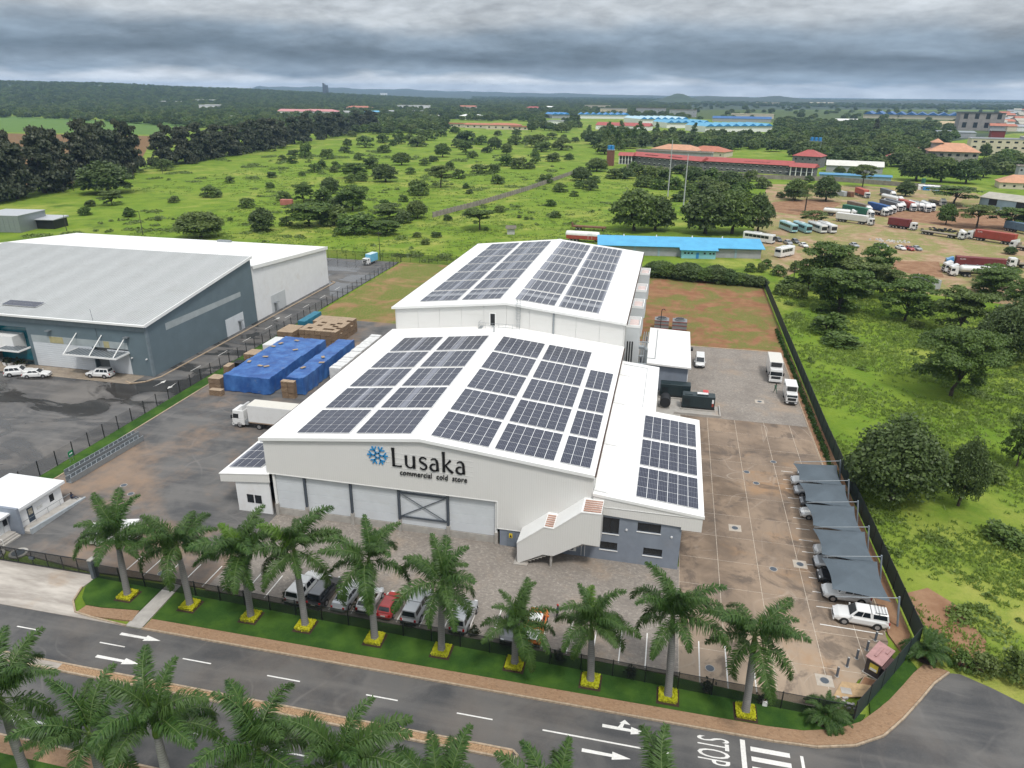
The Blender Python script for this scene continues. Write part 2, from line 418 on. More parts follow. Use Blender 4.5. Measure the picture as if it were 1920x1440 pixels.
sheet('pavement_south', rect(-90, 150, -37.2, -35.76), 0.02, PAVER)
sheet('lawn_south', rect(-90, 150, -48, -37.2), 0.045, LAWN)
for nm, a, b_ in (('median_island', -90.0, 37.0),):
    sheet(nm, rect(a, -6.2, -28.45, -27.75), 0.02, DRIVE)
    sheet(nm, rect(-6.2, b_, -28.45, -27.75), 0.0, GRAVEL)
kerb('kerb_median', [(-90, -27.68), (37, -27.68), (37.5, -28.1), (37, -28.53), (-90, -28.53)])

# road markings: thin painted sheets on the asphalt
def mark(pts, z=-0.116, name='road_marking', parent=road, m=PAINT):
    return MB().poly([(x, y, z) for x, y in pts]).build(name, m, parent)
def dash(x0, x1, y, w=0.13, **k): return mark(rect(x0, x1, y - w / 2, y + w / 2), **k)
for x0, x1, y in ((-25.5, -22.6, -24.2), (-14.7, -11.9, -24.35), (-5.0, -2.2, -24.45), (4.2, 7.2, -24.55), (13.1, 16.4, -24.7), (22.9, 25.9, -24.8), (31.4, 34.6, -24.95)):
    dash(x0, x1, y)
dash(39.0, 49.5, -25.05, 0.15)
for x in (-22, -12, -2, 8, 18, 28): dash(x, x + 3, -31.9)
def arrow(x0, x1, y, s=1, w=0.34, parent=road, branch=0):
    L = abs(x1 - x0); f = lambda u, v: (x0 + s * u, y + v)
    mark([f(0, -w / 2), f(L * 0.62, -w * 0.42), f(L * 0.62, -w * 1.15), f(L, 0), f(L * 0.62, w * 1.15), f(L * 0.62, w * 0.42), f(0, w / 2)][::1 if s > 0 else -1])
    if branch:
        mark([f(L * 0.34, w * 0.46), f(L * 0.44, w * 0.46), f(L * 0.47, w * 1.7), f(L * 0.6, w * 1.7), f(L * 0.47, w * 3.0), f(L * 0.36, w * 1.7), f(L * 0.40, w * 1.7)])
arrow(-3.9, 0.6, -22.95); arrow(-4.0, 0.8, -26.1); arrow(43.9, 47.8, -23.45, branch=1)
arrow(-2.0, -7.0, -33.9, -1); arrow(42.5, 46.5, -26.3)
def text_mesh(txt, size, extrude=0.0, space=1.0):
    cu = bpy.data.curves.new('lettering', 'FONT'); cu.body = txt; cu.size = size; cu.extrude = extrude
    cu.space_character = space; cu.resolution_u = 3
    o = bpy.data.objects.new('lettering', cu); COL.objects.link(o)
    dg = bpy.context.evaluated_depsgraph_get()
    me = bpy.data.meshes.new_from_object(o.evaluated_get(dg))
    bpy.data.objects.remove(o); bpy.data.curves.remove(cu)
    return me
def fit_mesh(me, w, h):
    """scale a flat lettering mesh to w x h with its lower left corner at the origin"""
    n = len(me.vertices); co = np.empty(n * 3); me.vertices.foreach_get('co', co); co = co.reshape(-1, 3)
    lo, hi = co.min(0), co.max(0)
    co[:, 0] = (co[:, 0] - lo[0]) / (hi[0] - lo[0]) * w; co[:, 1] = (co[:, 1] - lo[1]) / (hi[1] - lo[1]) * h
    me.vertices.foreach_set('co', co.ravel()); me.update(); return me
st = fit_mesh(text_mesh('STOP', 1.0), 2.7, 2.6)
st.materials.clear(); st.materials.append(PAINT)
so = obj('stop_lettering', st, road); so.location = (51.8, -22.6, -0.116); so.rotation_euler = (0, 0, R(-90))
mark(rect(55.3, 55.7, -27.5, -22.3))
for k in range(5): mark(rect(56.1, 59.2, -23.3 - 0.98 * k, -22.85 - 0.98 * k))
mark(rect(60.0, 60.25, -27.5, -22.9))
# ---- the cold store's own yard
yard = sheet('yard', [(-34.0, -1.5), (-30, -13.6), (-14, -15.2), (-4.6, -14.9), (0.2, -14.9), (0.2, 80), (-34.0, 80)], 0.0, YARDM)
fore = sheet('forecourt', [(0.2, -15.1), (50.2, -16.35), (50.2, 0.6), (0.2, 0.6)], 0.0, COBBLE)
for k in range(29):
    x = -10.35 + 2.5 * k
    ytop = -11.3 if k < 4 else -11.0 - 0.01 * k
    mark(rect(x - 0.055, x + 0.055, -14.7 - 0.0265 * (x + 4) if x < 50 else -16.95, ytop), 0.006, 'bay_line', fore)
conc = sheet('concrete_yard', [(50.2, -17.3), (63.0, -17.6), (66.5, -13.0), (68.5, -9.0), (70.5, -6.0), (70.5, 43.3), (50.2, 43.3)], -0.008, plain('slab_joint', (0.52, 0.45, 0.37), 0.9, 0, 0.3, 3))
xs = [50.22, 54.6, 59.0, 63.6, 67.6, 70.48]; ys = [-17.25 + 5.05 * k for k in range(13)]
for i in range(5):
    for j in range(12):
        x0, x1, y0, y1 = xs[i] + 0.03, xs[i + 1] - 0.03, ys[j] + 0.03, ys[j + 1] - 0.03
        p = rect(x0, x1, y0, y1)
        if j == 0 and i == 3: p = [(x0, y0), (64.0, y0), (66.5, y1 - 0.8), (67.55, y1), (x0, y1)]
        if j == 0 and i == 4: continue
        if j == 1 and i == 4: p = [(x0, y0 + 0.9), (x1 - 0.1, y1 - 0.3), (x1, y1), (x0, y1)]
        if j == 1 and i == 3: p = [(x0, y0), (x1, y0), (x1, y1), (x0, y1)]
        MB().prism(p, -0.2, 0.0 + 0.004 * ((i * 7 + j * 3) % 3)).build('slab', SLABM, conc)
sheet('cobbled_yard', rect(50.2, 70.5, 43.3, 80.2), 0.0, COBBLE)
sheet('service_yard', rect(39.9, 50.2, 25.2, 80.2), -0.01, CONC)
sheet('red_soil_yard', [(39.9, 80.2), (72.3, 80.2), (72.6, 139), (39.9, 141)], -0.02, REDSOIL)
sheet('back_plot', [(-35.8, 80), (0.0, 80), (0.0, 103), (39.9, 103), (39.9, 141), (-35.8, 141.5)], -0.02, LEFTSOIL)
sheet('drain_strip', [(-9.5, 80.2), (-7.2, 80.2), (-2.2, 139.5), (-4.5, 139.5)], 0.0, plain('terracotta_drain', (0.42, 0.25, 0.14), 0.9, 0, 0.2, 1))
sheet('drain_strip', [(-8.8, 80.2), (-8.0, 80.2), (-3.0, 139.5), (-3.8, 139.5)], 0.01, CONC)
sheet('grass_strip', [(-36.6, -0.5), (-34.2, -0.5), (-34.2, 80), (-36.6, 80)], 0.05, LAWN)
kerb('yard_kerb', [(-34.1, 0.5), (-34.1, 80)], 0.2, 0.09)
kerb('yard_kerb', [(70.6, -5.5), (70.6, 80)], 0.18, 0.08)
kerb('yard_kerb', [(50.3, 80.3), (70.5, 80.3)], 0.3, 0.06)
sheet('planting_strip', [(70.75, -6.0), (70.75, 80), (72.4, 80), (72.9, -5.5), (71.5, -9.0)], 0.03, BAREEARTH)
# ---- neighbour's lot
lot = sheet('parking_lot', [(-260, -1), (-36.8, -1), (-36.7, 141.5), (-70, 141.5), (-70, 120), (-260, 120)], -0.03, LOTM)
sheet('lot_entrance', [(-260, -15.5), (-38, -15.5), (-36.8, -1), (-260, -1)], -0.028, m_asphalt('dry_lot_asphalt', 0.085, mud=0.3, mudc=(0.25, 0.19, 0.14)))
sheet('apron', rect(-100, -48.2, 33.6, 37.9), -0.02, m_blocks('apron_blocks', [(0.24, 0.2, 0.16), (0.32, 0.27, 0.21), (0.12, 0.1, 0.08), (0.2, 0.15, 0.1)], 0.35))
kerb('lot_kerb', [(-49.6, 34.6), (-48.0, 33.9), (-46.0, 35.4), (-44.9, 38.2), (-44.9, 112.5), (-46.5, 113.4)], 0.3, 0.1)
for y0 in range(42, 112, 9): mark(rect(-41.5, -41.38, y0, y0 + 3.2), -0.026, 'lane_dash', lot)
for y0 in (33.5, 75.0): arrow_y = mark([(-43.2, y0), (-43.0, y0 + 2.2), (-43.35, y0 + 2.2), (-42.95, y0 + 3.4), (-42.5, y0 + 2.2), (-42.8, y0 + 2.2)], -0.026, 'lane_arrow', lot)
mark([(-40.4, 36.6), (-40.2, 34.4), (-40.55, 34.4), (-40.05, 33.2), (-39.7, 34.4), (-40.0, 34.4)], -0.026, 'lane_arrow', lot)
for x in (-98, -88): mark(rect(x, x + 0.15, 16, 27), -0.026, 'lane_dash', lot)
# ---- lorry park on bare ground beyond
sheet('lorry_park', [(73.14, 188.73), (79.89, 150.75), (103.10, 196.67), (111.27, 142.91), (140.77, 131.35), (201.38, 279.97), (210.77, 387.59), (179.16, 403.27), (138.72, 407.50), (100.95, 398.95), (83.77, 277.04)], -0.12, LOTSOIL)
sheet('dirt_track', [(95.33, 319.45), (115.55, 335.41), (129.18, 325.24), (107.99, 271.40), (93.69, 283.06), (90.69, 299.32)], -0.10, BAREEARTH)
sheet('dirt_track', [(115.56, 184.09), (132.36, 186.84), (126.72, 162.84), (119.88, 164.54), (112.30, 173.63)], -0.105, BAREEARTH)
sheet('dirt_track', [(116.67, 283.07), (135.06, 285.07), (158.45, 261.46), (177.15, 247.92), (198.49, 293.55), (178.54, 311.94), (153.03, 303.06), (142.85, 319.63), (122.26, 301.22)], -0.108, BAREEARTH)
sheet('bare_patch', [(74.43, 1.63), (76.99, 3.15), (78.94, 0.86), (80.12, -4.64), (78.36, -9.05), (76.26, -9.19), (75.95, -4.82), (74.29, -2.79)], -0.14, BAREEARTH)

# ------------------------------------------------------------------ the cold store
def m_ribbed(name, c, axis=0, pitch=0.25, amt=0.10, rough=0.45, dirt=None, metal=0.0, bs=0.35):
    """profiled sheet: bump ribs across one axis, their shade darkened into the colour"""
    t = NT(name)
    sep = t.node('ShaderNodeSeparateXYZ'); t.l.new(t.pos(), sep.inputs[0])
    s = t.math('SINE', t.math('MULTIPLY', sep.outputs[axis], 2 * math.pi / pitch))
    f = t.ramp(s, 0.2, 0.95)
    col = t.mix(t.math('MULTIPLY', f, amt), c, tuple(x * 0.62 for x in c))  # darker stripes paint the shade of the ribs
    col = t.mix(t.math('MULTIPLY', t.ramp(t.noise(0.3, 5, 0.6), 0.4, 0.75), 0.12), col, tuple(x * 0.8 for x in c))
    if dirt: col = t.mix(t.math('MULTIPLY', t.ramp(t.noise(0.25, 6, 0.65, sc=(1, 1, 0.25), off=(3, 1, 7)), 0.5, 0.75), dirt[1]), col, dirt[0])
    t.bump(s, bs, 0.03)
    return t.out(col, rough, metal)
ROOFW = m_ribbed('white_roof_sheet', (0.82, 0.815, 0.80), 1, 0.6, 0.10, 0.42, dirt=((0.60, 0.57, 0.52), 0.38))
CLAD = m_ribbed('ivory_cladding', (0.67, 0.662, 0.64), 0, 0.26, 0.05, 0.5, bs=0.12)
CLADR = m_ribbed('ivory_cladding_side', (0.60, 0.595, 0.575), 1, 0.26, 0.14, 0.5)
PANELW = plain('insulated_panel', (0.60, 0.63, 0.66), 0.5, 0, 0.05, 0.6, dirt=((0.5, 0.48, 0.44), 0.25))
PLENUM = plain('plenum_panel', (0.52, 0.54, 0.55), 0.5, 0, 0.06, 0.6)
BROWNGUT = plain('brown_gutter', (0.10, 0.055, 0.04), 0.6, 0, 0.2, 2)
SLATM = plain('red_oxide_slat', (0.42, 0.25, 0.19), 0.7, 0, 0.2, 3)
def m_pv():
    t = NT('solar_cells')
    gen = t.node('ShaderNodeTexCoord').outputs['Generated']
    sep = t.node('ShaderNodeSeparateXYZ'); t.l.new(gen, sep.inputs[0])
    def lines(sock, n, w):
        fr = t.math('FRACT', t.math('MULTIPLY', sock, n))
        d = t.math('ABSOLUTE', t.math('SUBTRACT', fr, 0.5))
        return t.ramp(d, 0.5 - w, 0.5 - w * 0.3)
    lx = lines(sep.outputs[0], 6, 0.09); ly = lines(sep.outputs[1], 12, 0.05)
    mid = t.ramp(t.math('ABSOLUTE', t.math('SUBTRACT', sep.outputs[1], 0.5)), 0.012, 0.006)
    oi = t.node('ShaderNodeObjectInfo').outputs['Random']
    base = t.mix(oi, (0.012, 0.016, 0.036), (0.022, 0.027, 0.050))
    c = t.mix(t.math('MULTIPLY', ly, 0.35), base, (0.10, 0.105, 0.13))
    c = t.mix(t.math('MULTIPLY', lx, 0.75), c, (0.22, 0.23, 0.27))
    c = t.mix(t.math('MULTIPLY', mid, 0.6), c, (0.3, 0.31, 0.33))
    return t.out(c, 0.2, spec=0.5)
PV = m_pv()
PVFRAME = plain('panel_frame', (0.74, 0.75, 0.76), 0.4, 0.0, 0)

store = thing('cold_store_building', 'long white gabled cold store with snowflake logo and roof full of solar panels', 'warehouse', (0, 0, 0))
RS, RZ, EZ = 2.15 / 20, 13.15, 11.0
zf = lambda x: RZ - RS * abs(x - 20)
RS2, RZ2 = 2.1 / 20, 17.2
zr = lambda x: RZ2 - RS2 * abs(x - 20)
# front gable cladding (hangs over the bays, runs lower on the right)
b = MB()
poly = [(-0.35, 6.0), (29.0, 6.0), (29.0, 2.35), (40.0, 2.35), (40.0, zf(40) - 0.1), (20, zf(20) - 0.1), (-0.35, zf(-0.35) - 0.1)]
b.extr(poly[::-1], 'y', 0.0, 0.14)
b.build('front_cladding', CLAD, store)
b = MB().box(-0.4, 29.05, -0.03, 0.0, 5.93, 6.03).box(28.95, 29.1, -0.03, 0.0, 2.3, 5.93).box(29.1, 40.0, -0.03, 0.0, 2.3, 2.38)
b.build('cladding_trim', WHITE, store)
MB().box(29.3, 40.0, 0.1, 0.3, 0, 2.4).build('base_wall', GREYWALL, store)
dr = MB().box(30.2, 31.2, 0.03, 0.1, 0.05, 2.15).build('door', plain('grey_door', (0.16, 0.19, 0.23), 0.5), store)
sg = MB().box(30.45, 30.85, 0.0, 0.03, 1.25, 1.85).build('warning_sign', plain('sign_yellow', (0.75, 0.55, 0.03), 0.5, 0, 0.05), dr)
MB().add([(30.5, -0.004, 1.32), (30.8, -0.004, 1.32), (30.65, -0.004, 1.75)], ((0, 1, 2),)).build('warning_symbol', BLACK, dr)
# bays of insulated panels behind the posts
posts = [0.35, 4.45, 10.55, 16.75, 22.9, 28.85]
for i in range(5):
    x0, x1 = posts[i] + 0.14, posts[i + 1] - 0.14
    MB().box(x0, x1, 0.32, 0.6, 0.0, 0.92).build('plinth', CONC, store)
    for k in range(4):
        z0 = 0.95 + k * 1.22
        o = MB().box(x0, x1, 0.42, 0.56, z0 + 0.012, z0 + 1.208).build('wall_panel', PANELW, store); bevel(o, 0.015, 1)
for i, x in enumerate(posts):
    MB().box(x - 0.13, x + 0.13, 0.16, 0.41, 1.6, 5.98).build('steel_post', DARKSTEEL if i not in (0, 5) else WHITE, store)
    MB().box(x - 0.2, x + 0.2, 0.1, 0.56, 0, 1.6).build('column_base', CONC, store)
b = MB()
for z in (2.1, 5.4): b.box(16.88, 22.77, 0.2, 0.36, z - 0.09, z + 0.09)
b.cyl((16.9, 0.27, 2.1), (22.75, 0.27, 5.4), 0.06, n=6).cyl((16.9, 0.24, 5.4), (22.75, 0.24, 2.1), 0.06, n=6)
b.build('cross_brace', DARKSTEEL, store)
# side and rear walls
b = MB().box(0.0, 0.15, 0.6, 44.2, 0.0, EZ - 0.05); b.build('side_wall', CLADR, store)
b = MB().box(39.85, 40.0, 0.2, 44.2, 0.0, EZ - 0.12); b.build('side_wall', CLADR, store)
b = MB().box(0.0, 0.2, 44.2, 102, 0, zr(0) - 0.1); b.build('side_wall', CLADR, store)
b = MB().box(39.8, 40.0, 44.2, 102, 0, zr(40) - 0.1); b.build('side_wall', CLADR, store)
b = MB(); b.extr([(0.2, 0), (39.8, 0), (39.8, zr(39.8) - .1), (20, zr(20) - .1), (0.2, zr(.2) - .1)], 'y', 101.8, 102.0); b.build('back_wall', CLAD, store)
def m_gable():
    t = NT('smooth_white_panel')
    c = t.mix(t.math('MULTIPLY', t.ramp(t.noise(0.4, 6, 0.65, sc=(0.4, 1, 3)), 0.5, 0.8), 0.25), (0.66, 0.655, 0.635), (0.5, 0.48, 0.44))
    return t.out(c, 0.5)
GAB = m_gable()
# rear hall front gable in wide panels
xs = [0.2 + 39.6 * k / 10 for k in range(11)]
for k in range(10):
    x0, x1 = xs[k] + 0.015, xs[k + 1] - 0.015
    pts = [(x0, 10.6), (x1, 10.6), (x1, zr(x1) - .12)]
    if x0 < 20 < x1: pts.append((20, zr(20) - .12))
    pts.append((x0, zr(x0) - .12))
    MB().extr(pts[::-1], 'y', 44.2, 44.35).build('gable_panel', GAB, store)
MB().extr([(0.25, 10.5), (39.75, 10.5), (39.75, zr(39.7) - .2), (20, zr(20) - .2), (0.25, zr(.3) - .2)], 'y', 44.36, 44.5).build('gable_backing', GREYWALL, store)
# roofs
def slope(name, x0, x1, y0, y1, zfun, th=0.12, m=ROOFW, parent=store):
    b = MB(); v = []
    for x in (x0, x1):
        for y in (y0, y1): v += [(x, y, zfun(x) - th), (x, y, zfun(x))]
    b.add(v, ((0, 4, 6, 2), (1, 3, 7, 5), (0, 1, 5, 4), (2, 6, 7, 3), (0, 2, 3, 1), (4, 5, 7, 6)))
    return b.build(name, m, parent)
slope('roof', -0.7, 20.0, -0.25, 44.18, zf); slope('roof', 20.0, 40.1, -0.25, 44.18, zf)
slope('roof', -0.5, 20.0, 43.9, 102.3, zr); slope('roof', 20.0, 40.2, 43.9, 102.3, zr)
def ridge(y0, y1, z, parent=store):
    MB().extr([(19.45, z - .06 + .012), (20, z + .012), (20.55, z - .06 + .012), (20.55, z - .03 + .012), (20, z + .045), (19.45, z - .03 + .012)][::-1], 'y', y0, y1).build('ridge_cap', WHITE, parent)
ridge(-0.3, 44.15, RZ); ridge(43.85, 102.35, RZ2)
def barge(x0, x1, y, zfun, name='barge_trim'):
    b = MB(); v = []
    for x in (x0, x1):
        for yy in (y - 0.05, y + 0.16): v += [(x, yy, zfun(x) - 0.36), (x, yy, zfun(x) + 0.035)]
    b.add(v, ((0, 4, 6, 2), (1, 3, 7, 5), (0, 1, 5, 4), (2, 6, 7, 3), (0, 2, 3, 1), (4, 5, 7, 6)))
    return b.build(name, WHITE, store)
for a, c in ((-0.72, 20.0), (20.0, 40.12)): barge(a, c, -0.3, zf)
for a, c in ((-0.52, 20.0), (20.0, 40.22)): barge(a, c, 43.85, zr)
def gutter(x, y0, y1, z, w=0.16):
    MB().box(x, x + w, y0, y1, z - 0.02, z).box(x, x + 0.02, y0, y1, z, z + 0.14).box(x + w - .02, x + w, y0, y1, z, z + .14).build('gutter', BROWNGUT, store)
gutter(40.12, -0.2, 44.1, zf(40) - 0.25); gutter(40.22, 44.0, 102.2, zr(40) - 0.25); gutter(-0.9, -0.2, 44.1, zf(0) - 0.3); gutter(-0.7, 44.2, 102.2, zr(0) - .3)
# solar arrays: 6 x 3 modules; the nearest 300-odd are single objects, the far ones one mesh
PW, PL = 1.085, 2.20
pv_me = MB().box(0.0, PW, 0.0, PL, 0.0, 0.03).mesh('solar_panel', [PV])
fr = MB()
for a in ((-0.012, 0.018, -0.012, PL + .012), (PW - .018, PW + .012, -0.012, PL + .012), (-0.012, PW + .012, -0.012, 0.018), (-.012, PW + .012, PL - .018, PL + .012)): pass
n_pv = 0
far_b = MB()
def array(x0, y0, cols, zfun, sl, far=False, rows=3):
    """lower-left corner x0,y0 in plan; modules laid on the slope"""
    global n_pv
    ang = math.atan(sl); ca = math.cos(ang)
    W, Lg = cols * 1.155, rows * 2.31
    if far:
        for i in range(cols):
            for j in range(rows):
                M = Matrix.Translation((x0, y0, zfun(x0) + 0.12)) @ Matrix.Rotation(-ang, 4, 'Y')
                far_b.mat(0).box(i * 1.155 + .01, i * 1.155 + PW - .01, j * 2.31 + .01, j * 2.31 + PL - .01, 0.0, 0.03, M)
        far_b.mat(1).box(-0.02, W, -0.02, Lg, -0.05, -0.004, Matrix.Translation((x0, y0, zfun(x0) + 0.12)) @ Matrix.Rotation(-ang, 4, 'Y'))
        return
    b = MB().box(-0.02, W, -0.02, Lg, -0.05, -0.004)
    a = b.build('solar_array', PVFRAME, store, loc=(x0, y0, zfun(x0) + 0.12)); a.rotation_euler = (0, -ang, 0)
    for i in range(cols):
        for j in range(rows):
            p = obj('solar_panel', pv_me, a, loc=(i * 1.155, j * 2.31, 0)); n_pv += 1
wingz = lambda x: 8.72 - 0.105 * (x - 40)
lwz = lambda x: 5.97 + 0.107 * x
for k in range(5):
    y = 1.0 + 7.6 * k
    array(20.92, y, 6, zf, -RS); array(28.5, y, 6, zf, -RS)
    if k < 4: array(36.05, y, 3, zf, -RS)
    array(3.8, y + 0.05, 6, zf, RS, far=k > 0); array(11.6, y + 0.05, 6, zf, RS, far=k > 0)
for k in range(3): array(44.75, 1.0 + 7.65 * k, 6, wingz, -0.105)
for k in range(7):
    y = 46.7 + 7.72 * k
    for x, sl in ((20.95, -RS2), (28.5, -RS2), (3.75, RS2), (11.5, RS2)): array(x, y, 6, zr, sl, far=True)
array(-6.5, 1.3, 4, lwz, 0.107, far=True); array(-6.5, 8.6, 4, lwz, 0.107, far=True)
far_b.build('solar_panels', [PV, PVFRAME], store, kind='stuff')
# small things on the roofs
for x, y in ((20.9, 0.7), (20.6, 24.0), (21.0, 41.5)):
    MB().cyl((x, y, zf(x)), (x, y, zf(x) + 0.25), 0.18, 0.05, 8).build('roof_vent', WHITE, store)
b = MB().tube([(18.7, 40.6, zf(18.7)), (18.7, 40.6, zf(18.7) + 0.9), (18.4, 40.5, zf(18.7) + 1.05)], 0.09, 8); b.build('flue', STEEL, store)
for x0, x1 in ((11.15, 11.45), (27.98, 28.3), (35.55, 35.75)):
    b = MB()
    for x in (x0, x1): b.box(x - .02, x + .02, 1, 42 if x0 < 30 else 38, zf(x) + 0.02, zf(x) + 0.09)
    b.build('cable_tray', PVFRAME, store)
for x0 in (11.05, 28.1):
    b = MB()
    for x in (x0, x0 + .3): b.box(x - .02, x + .02, 46, 101.5, zr(x) + 0.02, zr(x) + 0.09)
    b.build('cable_tray', PVFRAME, store)
b = MB().box(28.0, 28.25, 44.06, 44.19, 11.9, zr(28) - .1)
b.build('cable_duct', STEEL, store)
# service door, platform and caged ladder on the rear gable
dr = MB().box(17.2, 18.0, 44.12, 44.19, 13.0, 15.05).build('door', BLACK, store)
MB().box(17.0, 17.2, 44.13, 44.19, 12.95, 15.2).box(18.0, 18.2, 44.13, 44.19, 12.95, 15.2).box(17.2, 18.0, 44.13, 44.19, 15.05, 15.2).build('door_frame', WHITE, dr)
b = MB().box(15.4, 22.6, 42.8, 44.18, 12.6, 12.72)
b.box(15.4, 22.6, 42.75, 42.82, 12.45, 12.72)
pf = b.build('platform', STEEL, store)
b = MB()
for k in range(7): b.cyl((15.45 + k * 1.18, 42.85, 12.72), (15.45 + k * 1.18, 42.85, 13.75), 0.025, n=5)
for z in (13.2, 13.75): b.cyl((15.45, 42.85, z), (22.55, 42.85, z), 0.025, n=5).cyl((15.45, 42.85, z), (15.45, 44.15, z), 0.025, n=5)
b.build('railing', STEEL, pf)
b = MB()
for x in (21.9, 22.4): b.cyl((x, 43.9, 12.7), (x, 43.9, 18.1), 0.03, n=5)
for k in range(14): b.cyl((21.9, 43.9, 12.9 + .36 * k), (22.4, 43.9, 12.9 + .36 * k), 0.018, n=4)
for k in range(7):
    z = 14.6 + .55 * k
    pts = [(22.15 + .42 * math.cos(a), 43.85 - .62 * math.sin(a), z) for a in np.linspace(0, math.pi, 7)]
    b.tube(pts, 0.02, 4)
for a in np.linspace(.3, 2.84, 4): b.cyl((22.15 + .42 * math.cos(a), 43.85 - .62 * math.sin(a), 14.6), (22.15 + .42 * math.cos(a), 43.85 - .62 * math.sin(a), 17.9), 0.015, n=4)
b.build('ladder', STEEL, store)
# sign
def letters(txt, x0, x1, z0, z1, m, name):
    me = fit_mesh(text_mesh(txt, 1.0, 0.0), x1 - x0, z1 - z0)
    me.materials.clear(); me.materials.append(m)
    o = obj(name, me, store); o.location = (x0, -0.10, z0); o.rotation_euler = (R(90), 0, 0)
    md = o.modifiers.new('depth', 'SOLIDIFY'); md.thickness = 0.09; md.offset = 0
    return o
SIGNB = plain('sign_black', (0.008, 0.008, 0.009), 0.4, 0, 0)
SIGNC = plain('sign_blue', (0.02, 0.24, 0.52), 0.4, 0, 0)
b = MB()
cx, cz, r = 14.55, 10.3, 1.22
def bar(p, q, w):
    d = Vector((q[0] - p[0], 0, q[1] - p[1])); L = d.length; a = math.atan2(d.z, d.x)
    b.box(-w / 2, L + w / 2, -0.05, 0.05, -w / 2, w / 2, Matrix.Translation((p[0], -0.08, p[1])) @ Matrix.Rotation(-a, 4, 'Y'))
for k in range(6):
    a = R(60 * k + 0); pt = lambda rr, da=0: (cx + rr * math.cos(a + da), cz + rr * math.sin(a + da))
    bar(pt(.34), pt(r), .15)
    for s in (-1, 1):
        q = pt(.72); e = (q[0] + .48 * math.cos(a + s * R(52)), q[1] + .48 * math.sin(a + s * R(52)))
        bar(q, e, .14)
    bar(pt(.36), pt(.36, R(60)), .14)
b.build('snowflake_emblem', SIGNC, store)
GL = MB()
def stroke_sans(): pass
# the name in a flared humanist face: strokes of uneven width built as solid letters
def glyph(bld, strokes, ox, oz, s):
    for st_ in strokes:
        pts = [(ox + p[0] * s, oz + p[1] * s) for p in st_]; ws = [p[2] * s for p in st_]
        L, Rr = [], []
        for i, p in enumerate(pts):
            a = pts[max(0, i - 1)]; c = pts[min(len(pts) - 1, i + 1)]
            d = Vector((c[0] - a[0], c[1] - a[1])).normalized(); n = Vector((-d.y, d.x)) * ws[i] / 2
            L.append((p[0] + n.x, p[1] + n.y)); Rr.append((p[0] - n.x, p[1] - n.y))
        for i in range(len(pts) - 1):
            q = [L[i], L[i + 1], Rr[i + 1], Rr[i]]
            bld.add([(x, -0.12, z) for x, z in q] + [(x, -0.04, z) for x, z in q], ((0, 1, 2, 3), (7, 6, 5, 4), (0, 4, 5, 1), (2, 6, 7, 3), (1, 5, 6, 2), (3, 7, 4, 0)))
def arc(cx, cy, rx, ry, a0, a1, w, n=12):
    """w: function of 0..1"""
    return [(cx + rx * math.cos(R(a0 + (a1 - a0) * i / n)), cy + ry * math.sin(R(a0 + (a1 - a0) * i / n)), w(i / n)) for i in range(n + 1)]
sw = lambda i: 0.07 + 0.11 * math.sin(math.pi * i)
GLY = {
    'L': ([[(0.10, 1.5, .25), (0.11, 1.2, .20), (0.11, 0.1, .20), (0.10, 0.0, .24)], [(0.05, 0.05, .10), (0.55, 0.045, .09), (0.72, 0.07, .14)]], 0.86),
    'u': ([[(0.10, 1.0, .20), (0.10, 0.45, .18)] + arc(0.38, 0.36, 0.28, 0.32, 180, 270, lambda i: .18 - .09 * i, 6) + arc(0.40, 0.40, 0.26, 0.36, 270, 350, lambda i: .09, 5), [(0.70, 1.0, .20), (0.70, 0.0, .20)]], 0.92),
    's': ([arc(0.36, 0.76, 0.25, 0.22, 25, 230, lambda i: .09 + .07 * i, 9) + [(0.32, 0.53, .18), (0.42, 0.46, .18)] + arc(0.34, 0.25, 0.25, 0.23, 55, -155, lambda i: .17 - .08 * i, 9)], 0.72),
    'a': ([[(0.14, 0.86, .09), (0.28, 0.97, .10), (0.44, 0.96, .13), (0.56, 0.84, .17), (0.60, 0.66, .18), (0.62, 0.0, .20)], arc(0.36, 0.28, 0.28, 0.27, 70, 330, lambda i: .08 + .09 * math.sin(math.pi * i), 12)], 0.86),
    'k': ([[(0.10, 1.62, .23), (0.11, 1.3, .19), (0.11, 0.0, .20)], [(0.62, 1.0, .16), (0.20, 0.50, .08)], [(0.24, 0.56, .10), (0.50, 0.22, .17), (0.78, 0.0, .20)]], 0.86),
}
x = 16.35; SLET = 1.62
for ch in 'Lusaka':
    b = MB(); g_, adv = GLY[ch]
    glyph(b, g_, x, 9.1, SLET); b.build('sign_letter', SIGNB, store); x += adv * SLET * 1.13
letters('commercial  cold  store', 17.25, 25.45, 8.05, 8.75, SIGNB, 'sign_lettering')
b = MB()
for z in (8.9, 9.55, 10.2, 10.85): b.box(12.9 if z > 9 else 16.0, 26.2, -0.03, -0.002, z - .02, z + .02)
b.build('sign_rail', CLAD, store)
# west lean-to
slope('roof', -7.0, -0.02, -0.25, 26.0, lwz, 0.1)
MB().extr([(-6.9, 4.05), (-0.05, 4.75), (-0.05, lwz(0) - .12), (-6.9, lwz(-6.9) - .12)][::-1], 'y', -0.2, -0.08).build('fascia', CLAD, store)
MB().box(-6.9, -6.78, -0.07, 26, 4.05, lwz(-6.9) - .12).build('fascia', CLADR, store)
MB().box(-5.0, -0.3, 0.0, 0.2, 0.0, 4.7).box(-5.0, -4.8, 0.2, 25.8, 0, 4.5).build('side_wall', WHITEPLASTER, store)
for x in (-3.6, -2.5):
    w = MB().box(x, x + 0.9, -0.05, 0.0, 1.4, 2.55).build('window', BLACK, store)
    MB().box(x + 0.07, x + 0.83, -0.06, -0.05, 1.47, 2.48).build('pane', DARKGLASS, w)
